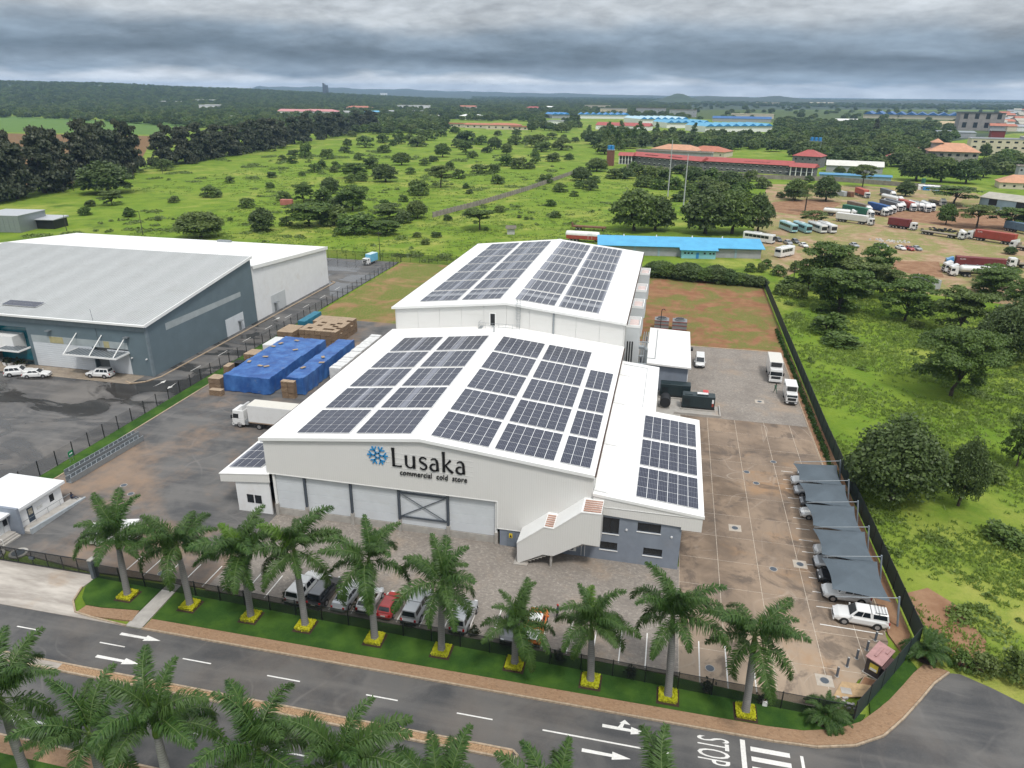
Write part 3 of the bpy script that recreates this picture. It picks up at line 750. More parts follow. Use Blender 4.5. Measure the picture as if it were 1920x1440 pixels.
# east wing with offices
slope('roof', 40.02, 52.2, -0.25, 25.3, wingz, 0.1); slope('roof', 40.02, 46.1, 25.3, 43.6, wingz, 0.1)
MB().extr([(40.05, 6.15), (49.9, 5.75), (49.9, 5.4), (52.1, 5.4), (52.1, wingz(52.1) - .12), (40.05, wingz(40) - .12)][::-1], 'y', -0.2, -0.06).build('fascia', CLAD, store)
MB().box(51.98, 52.1, -0.05, 25.2, 5.4, wingz(52.1) - .12).build('fascia', CLADR, store)
MB().box(40.05, 52.25, -0.28, -0.22, wingz(52.2) - 0.3, wingz(52.2) - .28).build('drip_edge', WHITE, store)
v = []
b = MB()
for xx in (40.0, 52.25):
    for yy in (-0.3, -0.16): v += [(xx, yy, wingz(xx) - 0.3), (xx, yy, wingz(xx) + 0.03)]
b.add(v, ((0, 4, 6, 2), (1, 3, 7, 5), (0, 1, 5, 4), (2, 6, 7, 3), (0, 2, 3, 1), (4, 5, 7, 6))).build('barge_trim', WHITE, store)
b = MB()   # office wall with window openings
def wall_with_holes(b, x0, x1, z0, z1, y0, y1, holes):
    xs = sorted({x0, x1, *[h[0] for h in holes], *[h[1] for h in holes]}); zs = sorted({z0, z1, *[h[2] for h in holes], *[h[3] for h in holes]})
    for a, c in zip(xs, xs[1:]):
        for d, e in zip(zs, zs[1:]):
            mx, mz = (a + c) / 2, (d + e) / 2
            if not any(h[0] < mx < h[1] and h[2] < mz < h[3] for h in holes): b.box(a, c, y0, y1, d, e)
holes = [(41.25, 43.15, 3.6, 5.7), (45.2, 47.75, 4.4, 5.55), (41.15, 43.1, 1.4, 2.45), (46.05, 48.15, 1.35, 2.35)]
wall_with_holes(b, 40.0, 50.0, 0, 6.2, 0.02, 0.26, holes)
b.box(49.74, 50.0, 0.26, 25.2, 0, 6.3); b.box(40.1, 50.0, 25.0, 25.25, 0, 6.6)
b.build('office_wall', GREYWALL, store)
BLIND = plain('window_blind', (0.42, 0.40, 0.35), 0.7, 0, 0.2, 3)
for i, (a, c, d, e) in enumerate(holes):
    w = MB().box(a, c, 0.16, 0.2, d, d + .07).box(a, c, 0.16, 0.2, e - .07, e).box(a, a + .06, 0.16, 0.2, d + .07, e - .07).box(c - .06, c, 0.16, 0.2, d + .07, e - .07).box((a + c) / 2 - .03, (a + c) / 2 + .03, 0.16, 0.2, d + .07, e - .07).build('window', BLACK, store)
    for x0, x1 in ((a + .06, (a + c) / 2 - .03), ((a + c) / 2 + .03, c - .06)):
        MB().box(x0, x1, 0.19, 0.21, d + .07, e - .07).build('pane', DARKGLASS, w)
    if i == 1: MB().box(a, c, 0.23, 0.25, d, e).build('blind', BLIND, w)
    MB().box(a - .08, c + .08, -0.06, 0.02, d - .08, d).build('sill', WHITE, w)
for x, z in ((44.0, 4.4), (49.0, 4.2)):
    MB().cyl((x, 0.02, z), (x, -0.08, z), 0.14, 0.12, 10).build('bulkhead_lamp', LAMPW, store)
# covered outside stair
prof_t = [(32.0, 2.7), (35.05, 5.25), (36.15, 5.2), (39.1, 7.75), (41.3, 7.8)]
prof_b = [(41.3, 3.7), (39.4, 3.75), (36.2, 1.65), (35.0, 1.65), (32.1, -0.0)]
MB().extr((prof_t + prof_b)[::-1], 'y', -2.95, -2.83).build('stair_screen', CLAD, store)
b = MB()
for (x0, z0), (x1, z1) in zip(prof_t, prof_t[1:]):
    b.add([(x0, -3.0, z0), (x1, -3.0, z1), (x1, 0.0, z1 + .05), (x0, 0.0, z0 + .05), (x0, -3.0, z0 + .12), (x1, -3.0, z1 + .12), (x1, 0.0, z1 + .17), (x0, 0.0, z0 + .17)],
          ((0, 3, 2, 1), (4, 5, 6, 7), (0, 1, 5, 4), (1, 2, 6, 5), (2, 3, 7, 6), (3, 0, 4, 7)))
b.build('stair_roof', WHITE, store)
MB().box(41.2, 41.3, -2.83, 0.0, 3.7, 7.8).build('stair_screen', CLADR, store)
b = MB()
for x0, z0 in ((35.12, 5.4), (39.3, 7.95)):
    for k in range(6): b.box(x0 + .02, x0 + .95 + (1.0 if x0 > 38 else 0), -2.85 + .42 * k, -2.62 + .42 * k, z0, z0 + .06)
b.build('vent_slat', SLATM, store, kind='stuff')
b = MB()
for k in range(18):
    f = k / 17; b.box(32.4 + 7.0 * f, 32.85 + 7.0 * f, -2.8, -1.2, 0.0 + 3.6 * f, 0.12 + 3.6 * f)
b.box(39.4, 41.25, -2.8, 0.0, 3.55, 3.7).box(35.8, 36.05, -2.7, -2.45, 0, 1.7).build('stair', CONC, store)
MB().box(31.7, 33.3, -3.3, -1.0, 0, 0.14).build('stair_footing', CONC, store)
for x, z in ((37.6, 0.85), (38.5, 1.95)):
    a = MB().box(x, x + 0.85, -0.36, 0.0, z, z + 0.75).build('air_conditioner', WHITE, store); bevel(a, 0.03, 1)
    MB().cyl((x + .34, -0.37, z + .37), (x + .34, -0.362, z + .37), 0.27, n=14).build('fan_grille', DARKSTEEL, a)
MB().box(39.4, 39.46, -0.06, 0.0, 0.2, 3.6).box(39.0, 39.05, -.05, 0, 0.2, 1.9).build('pipe', WHITE, store)
# rainwater pipes kicking out over the wing roof
for y in (0.4, 12.2, 25.6, 37.0):
    b = MB().tube([(40.2, y, zf(40) - .3), (40.14, y, wingz(40.2) + .35), (40.35, y, wingz(40.3) + .22), (41.7, y, wingz(41.7) + .14)], 0.07, 8); b.build('downpipe', WHITE, store)
b = MB().cyl((44.2, 26, wingz(44.2) + .05), (44.2, 42.0, wingz(44.2) + .05), 0.03, n=5).cyl((40.3, 42.0, wingz(40.3) + .05), (44.2, 42.0, wingz(44.2) + .05), .03, n=5); b.build('conduit', STEEL, store)
# evaporator plenums along the cold rooms
for y in (47.0, 59.0, 71.0, 85.5):
    b = MB().box(40.02, 42.3, y, y + 5.2, 5.0 if y < 50 else 8.2, 13.5)
    p = b.build('plenum', PLENUM, store)
    b = MB().box(40.05, 42.35, y - .05, y + .12, 13.5, 13.95).box(40.05, 42.35, y + 5.08, y + 5.25, 13.5, 13.95).box(42.2, 42.35, y + .12, y + 5.08, 13.5, 13.95)
    b.build('parapet', WHITE, p)
    MB().box(40.5, 42.0, y + .5, y + 4.7, 13.5, 13.56).build('hatch', plain('pale_red_hatch', (0.62, 0.50, 0.47), 0.6), p)
for k, x in enumerate((40.5, 40.9, 41.3)):
    MB().cyl((x, 45.6, 0), (x, 45.6, 11.5), 0.13, n=8).build('pipe', BLACK, store)
MB().tube([(42.3, 50, 9.2), (43.2, 50, 9.2), (43.6, 50, 8.7), (43.6, 50, 0)], 0.28, 10).build('pipe', STEEL, store)
b = MB()
for y in (49, 53, 57, 61): b.cyl((40.2, y, 6.5), (43.8, y, 6.5), .12, n=6)
for x in (42.6, 43.0, 43.4): b.cyl((x, 45.5, 5.6), (x, 70, 5.6), .1, n=6)
b.build('pipe_rack', STEEL, store)
b = MB()
for x, y in ((42.7, 46), (42.7, 52), (43.3, 64)): b.box(x - .1, x + .1, y - .1, y + .1, 0, 6.6)
b.build('pipe_support', DARKSTEEL, store)

# ------------------------------------------------------------------ fences and gate
def m_mesh(name, c, alpha, rough=0.7):
    t = NT(name); t.out(c, rough)
    t.b.inputs['Alpha'].default_value = alpha
    return t.m
WIREMESH = m_mesh('fine_wire_mesh', (0.012, 0.016, 0.014), 0.42)
SHADENET = m_mesh('green_shade_net', (0.018, 0.035, 0.032), 0.86)
def fence(name, label, pts, step, h, post_m, mesh_m, post_w=0.07, rail=True, zb=0.0, bottom=0.06):
    """posts and mesh bays along a polyline; each post and each bay is a part"""
    t = thing(name, label, 'fence', (pts[0][0], pts[0][1], zb)); ox, oy = pts[0]
    pm = MB().box(-post_w / 2, post_w / 2, -post_w / 2, post_w / 2, 0, h + 0.12).mesh('post', [post_m])
    first = True
    for (x0, y0), (x1, y1) in zip(pts, pts[1:]):
        L = math.hypot(x1 - x0, y1 - y0); n = max(1, round(L / step)); a = math.atan2(y1 - y0, x1 - x0)
        w = L / n
        bm = MB().box(0.05, w - 0.05, -0.012, 0.012, bottom, h).mesh('mesh_panel', [mesh_m])
        rm = MB().box(0.04, w - 0.04, -0.02, 0.02, h, h + 0.04).mesh('rail', [post_m])
        for k in range(n):
            x, y = x0 + (x1 - x0) * k / n - ox, y0 + (y1 - y0) * k / n - oy
            obj('post', pm, t, loc=(x, y, 0), rz=a)
            p = obj('mesh_panel', bm, t, loc=(x, y, 0), rz=a)
            if rail: obj('rail', rm, p)
    obj('post', pm, t, loc=(pts[-1][0] - ox, pts[-1][1] - oy, 0), rz=a)
    return t
fence('mesh_fence', 'black wire mesh fence between the palm lawn and the parking bays', [(-12.6, -16.05), (0, -16.35), (64.9, -18.45)], 3.0, 1.85, BLACK, WIREMESH, 0.09)
fence('mesh_fence', 'black mesh fence dividing the asphalt yard from the grey warehouse lot', [(-36.8, -4.5), (-36.4, 75), (-36.1, 141)], 3.05, 2.2, BLACK, m_mesh('thin_wire_mesh', (0.012, 0.013, 0.014), 0.10), 0.10, rail=False)
fence('mesh_fence', 'tall black mesh fence along the back of the plot by the green field', [(-118, 117), (-70, 141), (-36.1, 141.6), (0, 141.6), (39, 142.5), (72.6, 139.5)], 3.0, 2.6, BLACK, m_mesh('back_wire_mesh', (0.012, 0.013, 0.014), 0.22), 0.08)
fence('screened_fence', 'long dark green screened fence beside the overgrown meadow', [(64.9, -18.45), (73.2, -7.0), (72.55, 40), (73.0, 139.5)], 3.0, 2.3, BLACK, SHADENET, 0.08)
# sliding gate
t = thing('sliding_gate', 'long black mesh sliding gate across the concrete driveway', 'gate', (-29.0, -15.75, 0))
for z in (0.12, 1.95): MB().box(0, 16.0, -0.04, 0.04, z - 0.05, z + 0.05).build('rail', BLACK, t)
for k in range(9): MB().box(2.0 * k - 0.04, 2.0 * k + 0.04, -0.035, 0.035, 0.17, 1.9).build('upright', BLACK, t)
for k in range(8): MB().box(2.0 * k + .05, 2.0 * k + 1.95, -0.01, 0.01, 0.18, 1.89).build('mesh_panel', WIREMESH, t)
MB().box(7.7, 8.3, -0.12, 0.12, 0.9, 1.2).build('lock_box', DARKSTEEL, t)
t = thing('gate_pillar', 'grey concrete gate pillar at the end of the sliding gate', 'pillar', (-12.75, -15.95, 0))
MB().box(-.22, .22, -.35, .35, 0, 2.3).build('shaft', plain('gate_pillar_grey', (0.1, 0.115, 0.13), 0.8), t)
MB().box(-.26, .26, -.39, .39, 2.3, 2.42).build('cap', CONC, t)

# ------------------------------------------------------------------ royal palms
def m_leaf(name, c1, c2, trans=0.35, c3=None):
    t = NT(name)
    isl = t.node('ShaderNodeNewGeometry').outputs['Random Per Island']
    oi = t.node('ShaderNodeObjectInfo').outputs['Random']
    c = t.mix(isl, c1, c2)
    c = t.mix(t.math('MULTIPLY', oi, 0.6), c, c3 or tuple(x * 0.7 for x in c1))
    t.out(c, 0.48, spec=0.35)
    tr = t.node('ShaderNodeBsdfTranslucent'); t.l.new(c, tr.inputs[0])
    mx = t.node('ShaderNodeMixShader'); mx.inputs[0].default_value = trans
    t.l.new(t.b.outputs[0], mx.inputs[1]); t.l.new(tr.outputs[0], mx.inputs[2])
    t.l.new(mx.outputs[0], t.n['Material Output'].inputs[0])
    return t.m
FROND = m_leaf('palm_leaflet', (0.024, 0.074, 0.014), (0.080, 0.155, 0.030), 0.32, (0.075, 0.13, 0.03))
FRONDY = m_leaf('young_palm_leaflet', (0.09, 0.19, 0.02), (0.15, 0.26, 0.03), 0.35)
RACHIS = plain('palm_rib', (0.11, 0.16, 0.05), 0.6, 0, 0.1)
def m_trunk():
    t = NT('palm_trunk')
    sep = t.node('ShaderNodeSeparateXYZ'); t.l.new(t.pos(), sep.inputs[0])
    ring = t.math('FRACT', t.math('ADD', t.math('MULTIPLY', sep.outputs[2], 4.5), t.math('MULTIPLY', t.noise(1.5, 3), 0.6)))
    c = t.mix(t.ramp(ring, 0.75, 0.95), (0.20, 0.195, 0.19), (0.11, 0.105, 0.10))
    c = t.mix(t.math('MULTIPLY', t.ramp(t.noise(1.2, 5, 0.65), 0.5, 0.75), 0.5), c, (0.30, 0.29, 0.28))
    return t.out(c, 0.9)
PTRUNK = m_trunk()
CSHAFT = plain('green_crownshaft', (0.10, 0.15, 0.03), 0.45, 0, 0.25, 2)
DEADFR = plain('dead_leaf_base', (0.10, 0.045, 0.02), 0.9, 0, 0.3, 3)
def frond_mesh(seed, L=4.2, droop=1.0, rise=0.6, m=FROND):
    """feather leaf along +X from the origin: arched rib with leaflets in several ranks"""
    r = random.Random(seed); pts = []
    x = z = 0.0; a = rise; n = 16; ds = L / n
    for i in range(n + 1):
        pts.append(Vector((x, 0.10 * math.sin(i * 0.3 + seed), z)))
        x += ds * math.cos(a); z += ds * math.sin(a); a -= droop * (0.03 + 0.19 * (i / n))
    b = MB()
    b.mat(1).tube(pts, [0.05 * (1 - 0.85 * i / n) for i in range(n + 1)], 4)
    b.mat(0)
    N = 150
    for k in range(N):
        u = 0.12 + 0.88 * k / N; i = min(n - 1, int(u * n)); f = u * n - i
        p = pts[i].lerp(pts[i + 1], f); d = (pts[i + 1] - pts[i]).normalized()
        up = Vector((-d.z, 0, d.x)); side = Vector((0, 1, 0))
        ll = (1.2 * math.sin(math.pi * min(1, 0.18 + 0.8 * u)) ** 0.6 + 0.12) * (1 - 0.35 * u)
        for s in (-1, 1):
            tilt = r.uniform(-1.0, 0.75)           # plumose: several planes
            dirv = (side * s * math.cos(tilt) + up * math.sin(tilt) + d * r.uniform(0.35, 0.75)).normalized()
            l = ll * r.uniform(0.8, 1.12)
            w = d.cross(dirv).normalized().cross(dirv).normalized() * 0.037
            q1 = p + dirv * l * 0.5; q2 = q1 + (dirv + Vector((r.uniform(-.2, .2), r.uniform(-.25, .25), -0.95))).normalized() * l * 0.55
            b.add([p - w * .6, p + w * .6, q1 + w, q1 - w, q2], ((0, 1, 2, 3), (3, 2, 4)))
    return b.mesh('frond', [m, RACHIS])
FRM = [frond_mesh(1, 5.3, 0.85, 0.65), frond_mesh(2, 5.6, 1.05, 0.62), frond_mesh(3, 5.3, 1.25, 0.5), frond_mesh(4, 5.1, 0.7, 0.8)]
FRY = frond_mesh(5, 4.2, 0.8, 0.8, FRONDY)
SPEAR = MB().cyl((0, 0, 0), (0, 0, 2.2), 0.09, 0.01, 6).mesh('spear_leaf', [FRONDY])
def palm(name, label, x, y, h, seed, group, n=14, scale=1.0, young=0, dead=False, lean=(0, 0), z=0.04):
    r = random.Random(seed * 13 + 5)
    t = thing(name, label, 'palm tree', (x, y, z), 0, group)
    hs = h - 1.7 * scale                                            # crownshaft begins
    prof = [(0.0, .48), (.15, .41), (.6, .35), (hs * .35, .32), (hs * .6, .335), (hs * .85, .28), (hs, .25)]
    rings = []
    for zz, rr in prof:
        f = (zz / h) ** 1.5
        rings.append([(rr * math.cos(2 * math.pi * k / 14) + lean[0] * f, rr * math.sin(2 * math.pi * k / 14) + lean[1] * f, zz) for k in range(14)])
    MB().loft(rings).build('trunk', PTRUNK, t, smooth=True)
    rings = []
    for zz, rr in ((hs, .255), (hs + .25, .30), (hs + .9 * scale, .23), (h - .1, .16), (h + .2, .09)):
        f = (zz / h) ** 1.5
        rings.append([(rr * math.cos(2 * math.pi * k / 12) + lean[0] * f, rr * math.sin(2 * math.pi * k / 12) + lean[1] * f, zz) for k in range(12)])
    cs = MB().loft(rings).build('crownshaft', CSHAFT, t, smooth=True)
    if dead:
        MB().cyl((lean[0] + .22, lean[1] - .16, hs - .9), (lean[0] * .9 + .17, lean[1] - .12, hs + .5), .13, .10, 6).build('dead_sheath', DEADFR, t)
    for k in range(n):
        tier = k % 3
        az = 2 * math.pi * (k * 0.381966) + r.uniform(-.35, .35) + seed
        el = (R(50), R(17), R(-16))[tier] + r.uniform(-.24, .24)
        me = FRM[(k + seed) % 4] if tier else FRM[(k + seed) % 2 * 3]
        if young and k in (0, 7)[:young]: me = FRY
        o = obj('frond', me, t, loc=(lean[0], lean[1], h + r.uniform(-.1, .05) - .1 * tier))
        o.rotation_euler = (r.uniform(-.35, .35), -el + R(22), az)
        s = scale * r.uniform(.82, 1.14); o.scale = (s, s, s * r.uniform(.85, 1.15))
    o = obj('spear_leaf', SPEAR, t, loc=(lean[0], lean[1], h)); o.rotation_euler = (r.uniform(-.15, .15), r.uniform(-.15, .15), 0)
    return t
ordn = ['first', 'second', 'third', 'fourth', 'fifth', 'sixth', 'seventh', 'eighth', 'ninth', 'tenth']
PALMS = [(-7.0, -17.98, 7.7, 1), (0.41, -17.92, 7.6, 1), (7.5, -18.06, 8.2, 1), (13.53, -18.04, 9.3, 1), (21.05, -18.25, 9.5, 1), (27.91, -18.31, 8.3, 1), (35.14, -18.43, 5.0, .8), (42.35, -18.94, 6.5, .9), (49.3, -19.15, 8.8, 1), (55.93, -19.46, 8.5, 1)]
HEDGEY = m_leaf('golden_hedge_leaf', (0.50, 0.48, 0.012), (0.66, 0.62, 0.03), 0.3, (0.42, 0.48, 0.015))
MULCH = plain('dark_mulch', (0.045, 0.025, 0.015), 0.95, 0, 0.3, 6)
def hedge_ring(label, x, y, seed):
    t = thing('clipped_hedge', label, 'hedge', (x, y, 0.04), 0, 'golden hedges round the roadside palms')
    MB().box(-1.0, 1.0, -1.0, 1.0, -.05, .02).build('mulch_bed', MULCH, t)
    r = np.random.default_rng(seed); b = MB()
    base = [(-.8, .8, -.8, -.35), (-.8, .8, .35, .8), (-.8, -.35, -.35, .35), (.35, .8, -.35, .35)]
    for k in range(1500):
        q = base[k % 4]; px = r.uniform(q[0], q[1]); py = r.uniform(q[2], q[3]); pz = .03 + .34 * (r.random() ** .4)
        s = .055; a, e = r.uniform(0, 6.28), r.uniform(-1.2, 1.2)
        u = Vector((math.cos(a), math.sin(a), .3)) * s; w = Vector((-math.sin(a) * math.cos(e), math.cos(a) * math.cos(e), math.sin(e))) * s
        p = Vector((px, py, pz)); b.quad(p - u - w, p + u - w, p + u + w, p - u + w)
    b.build('foliage', HEDGEY, t)
    core = MB()
    for q in base: core.box(q[0] + .05, q[1] - .05, q[2] + .04, q[3] - .04, 0.02, .30)
    core.build('core', plain('hedge_core', (0.28, 0.27, 0.02), 0.9, 0, 0.4, 8), t)
for i, (x, y, h, s) in enumerate(PALMS):
    extra = ['nearest the sliding gate', 'just past the storm drain', 'with a bright yellow green young frond', 'with pale fronds over the white pickup', 'tallest of the lawn row, beside the red car', 'before the silver canopied pickup', 'shortest of the row, by the orange pickup', 'low and spreading, before the empty cobbled bays', 'in front of the grey office wing', 'last of the row at the concrete yard'][i]
    palm('royal_palm', f'{ordn[i]} lawn palm from the gate, {extra}', x, y, h, i + 1, 'royal palms on the lawn by the fence', (15, 14, 16, 15, 14, 15, 14, 16, 14, 15)[i], s, 1 if i in (2, 3, 7) else 0, i in (3, 4, 6, 8), lean=((.25, .1), (-.2, 0), (.1, .2), (-.3, .1), (0, 0), (.3, 0), (.1, .1), (-.25, 0), (-.35, .1), (-.3, 0))[i])
    hedge_ring(f'square golden hedge at the foot of the {ordn[i]} lawn palm from the gate', x, y, i)
SP = [(0.6, 8.4), (7.8, 6.6), (13.7, 9.5), (21.6, 8.6), (27.6, 9.0), (34.6, 7.4), (41.6, 8.2), (48.6, 9.6), (55.4, 7.6)]
spl = ['leftmost palm of the near roadside row, half cut by the picture edge', 'low dark palm second from left in the near roadside row', 'tall full palm third from left, standing over the near road lane', 'fourth near roadside palm with an upright spear of fronds', 'fifth near roadside palm with fronds crossing its neighbour', 'sixth near roadside palm, only its crown above the bottom edge', 'seventh near roadside palm, small tuft at the bottom edge', 'eighth near roadside palm, frond tips below the long white lane line', 'ninth near roadside palm, frond tips below the zebra crossing']
for i, (x, h) in enumerate(SP):
    palm('royal_palm', spl[i], x, -38.7, h, i + 31, 'royal palms along the near roadside', 13, 1.05 if i != 1 else .95)
# low date palm shrubs
def shrub_palm(label, x, y, s, seed):
    t = thing('dwarf_date_palm', label, 'palm shrub', (x, y, 0.05))
    r = random.Random(seed)
    MB().cyl((0, 0, 0), (0, 0, .6 * s), .22 * s, .16 * s, 8).build('stem', DEADFR, t)
    for k in range(22):
        o = obj('frond', FRM[k % 4], t, loc=(0, 0, .5 * s)); sc = s * r.uniform(.36, .46)
        o.scale = (sc, sc, sc); o.rotation_euler = (0, -R(r.uniform(5, 55)) + R(20), k * 2.4)
    MB().cyl((0, 0, -.03), (0, 0, .02), .9 * s, n=12).build('mulch_bed', MULCH, t)
shrub_palm('bushy dwarf date palm on the lawn corner by the fence end', (62.54, -18.72)[0], (62.54, -18.72)[1], 1.05, 3)
shrub_palm('dwarf date palm outside the screened fence behind the pink kiosk', 73.4, -8.6, 1.15, 4)
for i, (px, py) in enumerate([(9.57, -14.31), (17.65, -14.45), (30.40, -15.33), (39.05, -16.83), (45.91, -17.19), (52.73, -17.41), (57.55, -17.88)]):
    t = thing('young_shrub', ['small dark shrub inside the mesh fence behind the %s lawn palm' % w for w in ('fourth', 'fifth', 'sixth', 'seventh', 'eighth', 'ninth', 'tenth')][i], 'shrub', (px, py, .05))
    b = MB(); r = np.random.default_rng(i)
    for k in range(130):
        p = Vector(r.normal(0, .24, 3)); p.z = abs(p.z) * 1.4 + .1; u = Vector(r.normal(0, .09, 3)); w = Vector(r.normal(0, .09, 3)); b.quad(p - u, p - w, p + u, p + w)
    b.build('foliage', m_leaf('dark_shrub_leaf', (0.02, 0.035, 0.012), (0.05, 0.045, 0.02)) if 'dark_shrub_leaf' not in MATS else MATS['dark_shrub_leaf'], t)
    MB().cyl((0, 0, -.05), (0, 0, .5), .03, n=5).build('stem', DEADFR, t)

# ------------------------------------------------------------------ gatehouse
t = thing('gatehouse', 'white flat roofed gatehouse with blue grey fin wall and wheelchair ramp', 'gatehouse', (-28.1, -3.7, 0))
# local: +y runs north, +x faces the drive; L along y
W = WHITEPLASTER
b = MB(); wall_with_holes(b, -7.0, 0.0, 0.0, 2.75, -0.1, 0.1, [(-1.9, -1.2, 1.2, 2.2), (-5.3, -4.4, 0.35, 2.3)])
rot = Matrix.Rotation(R(90), 4, 'Z')
def turned(b): b.v = [(-y, x, z) for x, y, z in b.v]; return b
turned(b).build('front_wall', W, t)
MB().box(-7.5, -0.12, -0.1, 0.1, 0, 2.75).box(-7.5, -7.3, -7, -0.1, 0, 2.75).build('side_wall', W, t)
MB().box(-7.9, 0.5, -6.9, 0.5, 2.75, 3.02).build('roof_slab', plain('patched_roof_paint', (0.72, 0.73, 0.74), 0.6, 0, 0.05, 1, dirt=((0.42, 0.42, 0.44), 0.8)), t)
b = MB()
for q in ((-7.9, 0.5, 0.35, 0.5), (-7.9, 0.5, -6.9, -6.75), (0.35, 0.5, -6.75, 0.35), (-7.9, -7.75, -6.75, 0.35)): b.box(*q, 3.02, 3.12)
b.build('parapet', W, t)
w = MB().box(0.02, 0.08, -1.9, -1.2, 1.2, 2.2).build('window', BLACK, t); MB().box(0.08, 0.09, -1.84, -1.26, 1.26, 2.14).build('pane', DARKGLASS, w)
d = MB().box(0.02, 0.1, -5.3, -4.4, 0.35, 2.3).build('door', plain('dark_blue_door', (0.03, 0.05, 0.08), 0.4), t)
MB().box(0.1, 0.12, -5.15, -4.55, 1.3, 2.1).build('door_notice', plain('door_notice_paper', (0.42, 0.38, 0.3), 0.7, 0, 0.4, 5), d)
MB().box(0.1, 0.13, -3.9, -3.1, 1.35, 1.75).build('wall_notice', plain('pale_notice', (0.6, 0.6, 0.58), 0.7, 0, .2, 5), t)
MB().box(-7.6, 0.9, -7.2, -6.9, 0, 3.5).build('fin_wall', GREYWALL, t)
MB().box(-7.4, -0.8, -14.0, -7.2, 0, 2.6).build('guard_room', W, t)
MB().box(-7.7, -0.2, -14.3, -7.2, 2.6, 2.85).build('roof_slab', MATS['patched_roof_paint'], t)
d = MB().box(-.82, -.76, -9.6, -8.0, 0.2, 2.2).build('doorway', BLACK, t)
MB().box(-.76, -.72, -8.75, -8.05, 0.25, 2.15).build('glass_door', plain('door_white', (0.6, 0.62, 0.63), 0.4), d)
w = MB().box(-.82, -.76, -12.6, -11.4, 1.0, 2.0).build('window', BLACK, t); MB().box(-.76, -.75, -12.5, -11.5, 1.07, 1.93).build('pane', DARKGLASS, w)
w = MB().box(-.82, -.76, -7.9, -7.35, 1.3, 2.1).build('window', BLACK, t)
b = MB().add([(0.12, -6.9, .34), (1.7, -6.9, .34), (1.7, 1.6, .02), (0.12, 1.6, .02), (0.12, -6.9, 0), (1.7, -6.9, 0), (1.7, 1.6, 0), (0.12, 1.6, 0)], ((0, 1, 2, 3), (0, 4, 5, 1), (1, 5, 6, 2), (2, 6, 7, 3), (3, 7, 4, 0)))
b.build('ramp', CONC, t)
MB().add([(1.7, -6.9, 0), (1.95, -6.9, 0), (1.95, 1.7, 0), (1.7, 1.7, 0), (1.7, -6.9, .72), (1.95, -6.9, .72), (1.95, 1.7, .18), (1.7, 1.7, .18)], ((4, 5, 6, 7), (0, 4, 7, 3), (1, 2, 6, 5), (0, 1, 5, 4), (2, 3, 7, 6))).build('ramp_wall', plain('pale_grey_plaster', (0.36, 0.39, 0.41), 0.8), t)
b = MB()
for k in range(5): b.cyl((0.35, -6.5 + 1.9 * k, .35 - .07 * k), (0.35, -6.5 + 1.9 * k, 1.15 - .07 * k), .025, n=5)
b.cyl((0.35, -6.5, 1.15), (0.35, 1.1, .87), .03, n=5)
b.build('handrail', STEEL, t)
for k in range(3): MB().box(-.75, .9 - .3 * k, -9.9, -7.5, .0 if k == 0 else .17 * k, .17 * (k + 1)).build('step', CONC, t)
b = MB().cyl((.8, -9.8, 0), (.8, -9.8, .9), .025, n=5).cyl((-.6, -9.8, .5), (-.6, -9.8, 1.4), .025, n=5).cyl((.8, -9.8, .9), (-.6, -9.8, 1.4), .025, n=5)
b.build('handrail', WHITE, t)
for i, (x, y) in enumerate(((-24.6, -14.2), (-27.0, -15.0))):
    t = thing('manhole', ['round manhole by the gatehouse steps', 'round manhole beside the black sliding gate'][i], 'manhole', (x, y, 0))
    MB().cyl((0, 0, -.05), (0, 0, .10), 1.0, n=18).build('concrete_ring', CONC, t)
    MB().cyl((0, 0, .10), (0, 0, .115), .72, n=18).build('cover', DARKSTEEL, t)
# manhole covers in the yards
MHC = [((-23.67, 1.96), 'behind the gatehouse roof in the sandy yard'), ((-21.22, 0.24), 'dark iron one at the sandy yard edge'), ((56.97, 10.24), 'on a pale square beside the office wing'), ((63.80, 4.23), 'on a pale square near the carport front'), ((60.69, 2.59), 'left of the pair in front of the carport'), ((53.11, -14.72), 'between the last palms and bay lines'), ((63.39, -13.92), 'in the pale concrete corner near the bollards'), ((60.60, 22.44), 'level with the far end of the carport'), ((59.55, 25.45), 'beyond the wing in the concrete yard'), ((63.64, 29.54), 'in the far concrete yard near the fence'), ((63.81, 52.38), 'pale square in the wet cobbled yard'), ((-6.12, -13.74), 'at the sandy end of the parking bays')]
for (x, y), d in MHC:
    t = thing('manhole', 'round iron manhole cover ' + d, 'manhole', (x, y, 0.008))
    if 'pale' in d: MB().box(-.75, .75, -.75, .75, -.02, .006).build('concrete_surround', plain('pale_surround', (0.42, 0.37, 0.31), 0.9, 0, 0.15, 2), t)
    MB().cyl((0, 0, .0), (0, 0, .012), .46, n=16).build('ring', CONC, t)
    MB().cyl((0, 0, .012), (0, 0, .02), .38, n=16).build('cover', DARKSTEEL, t)
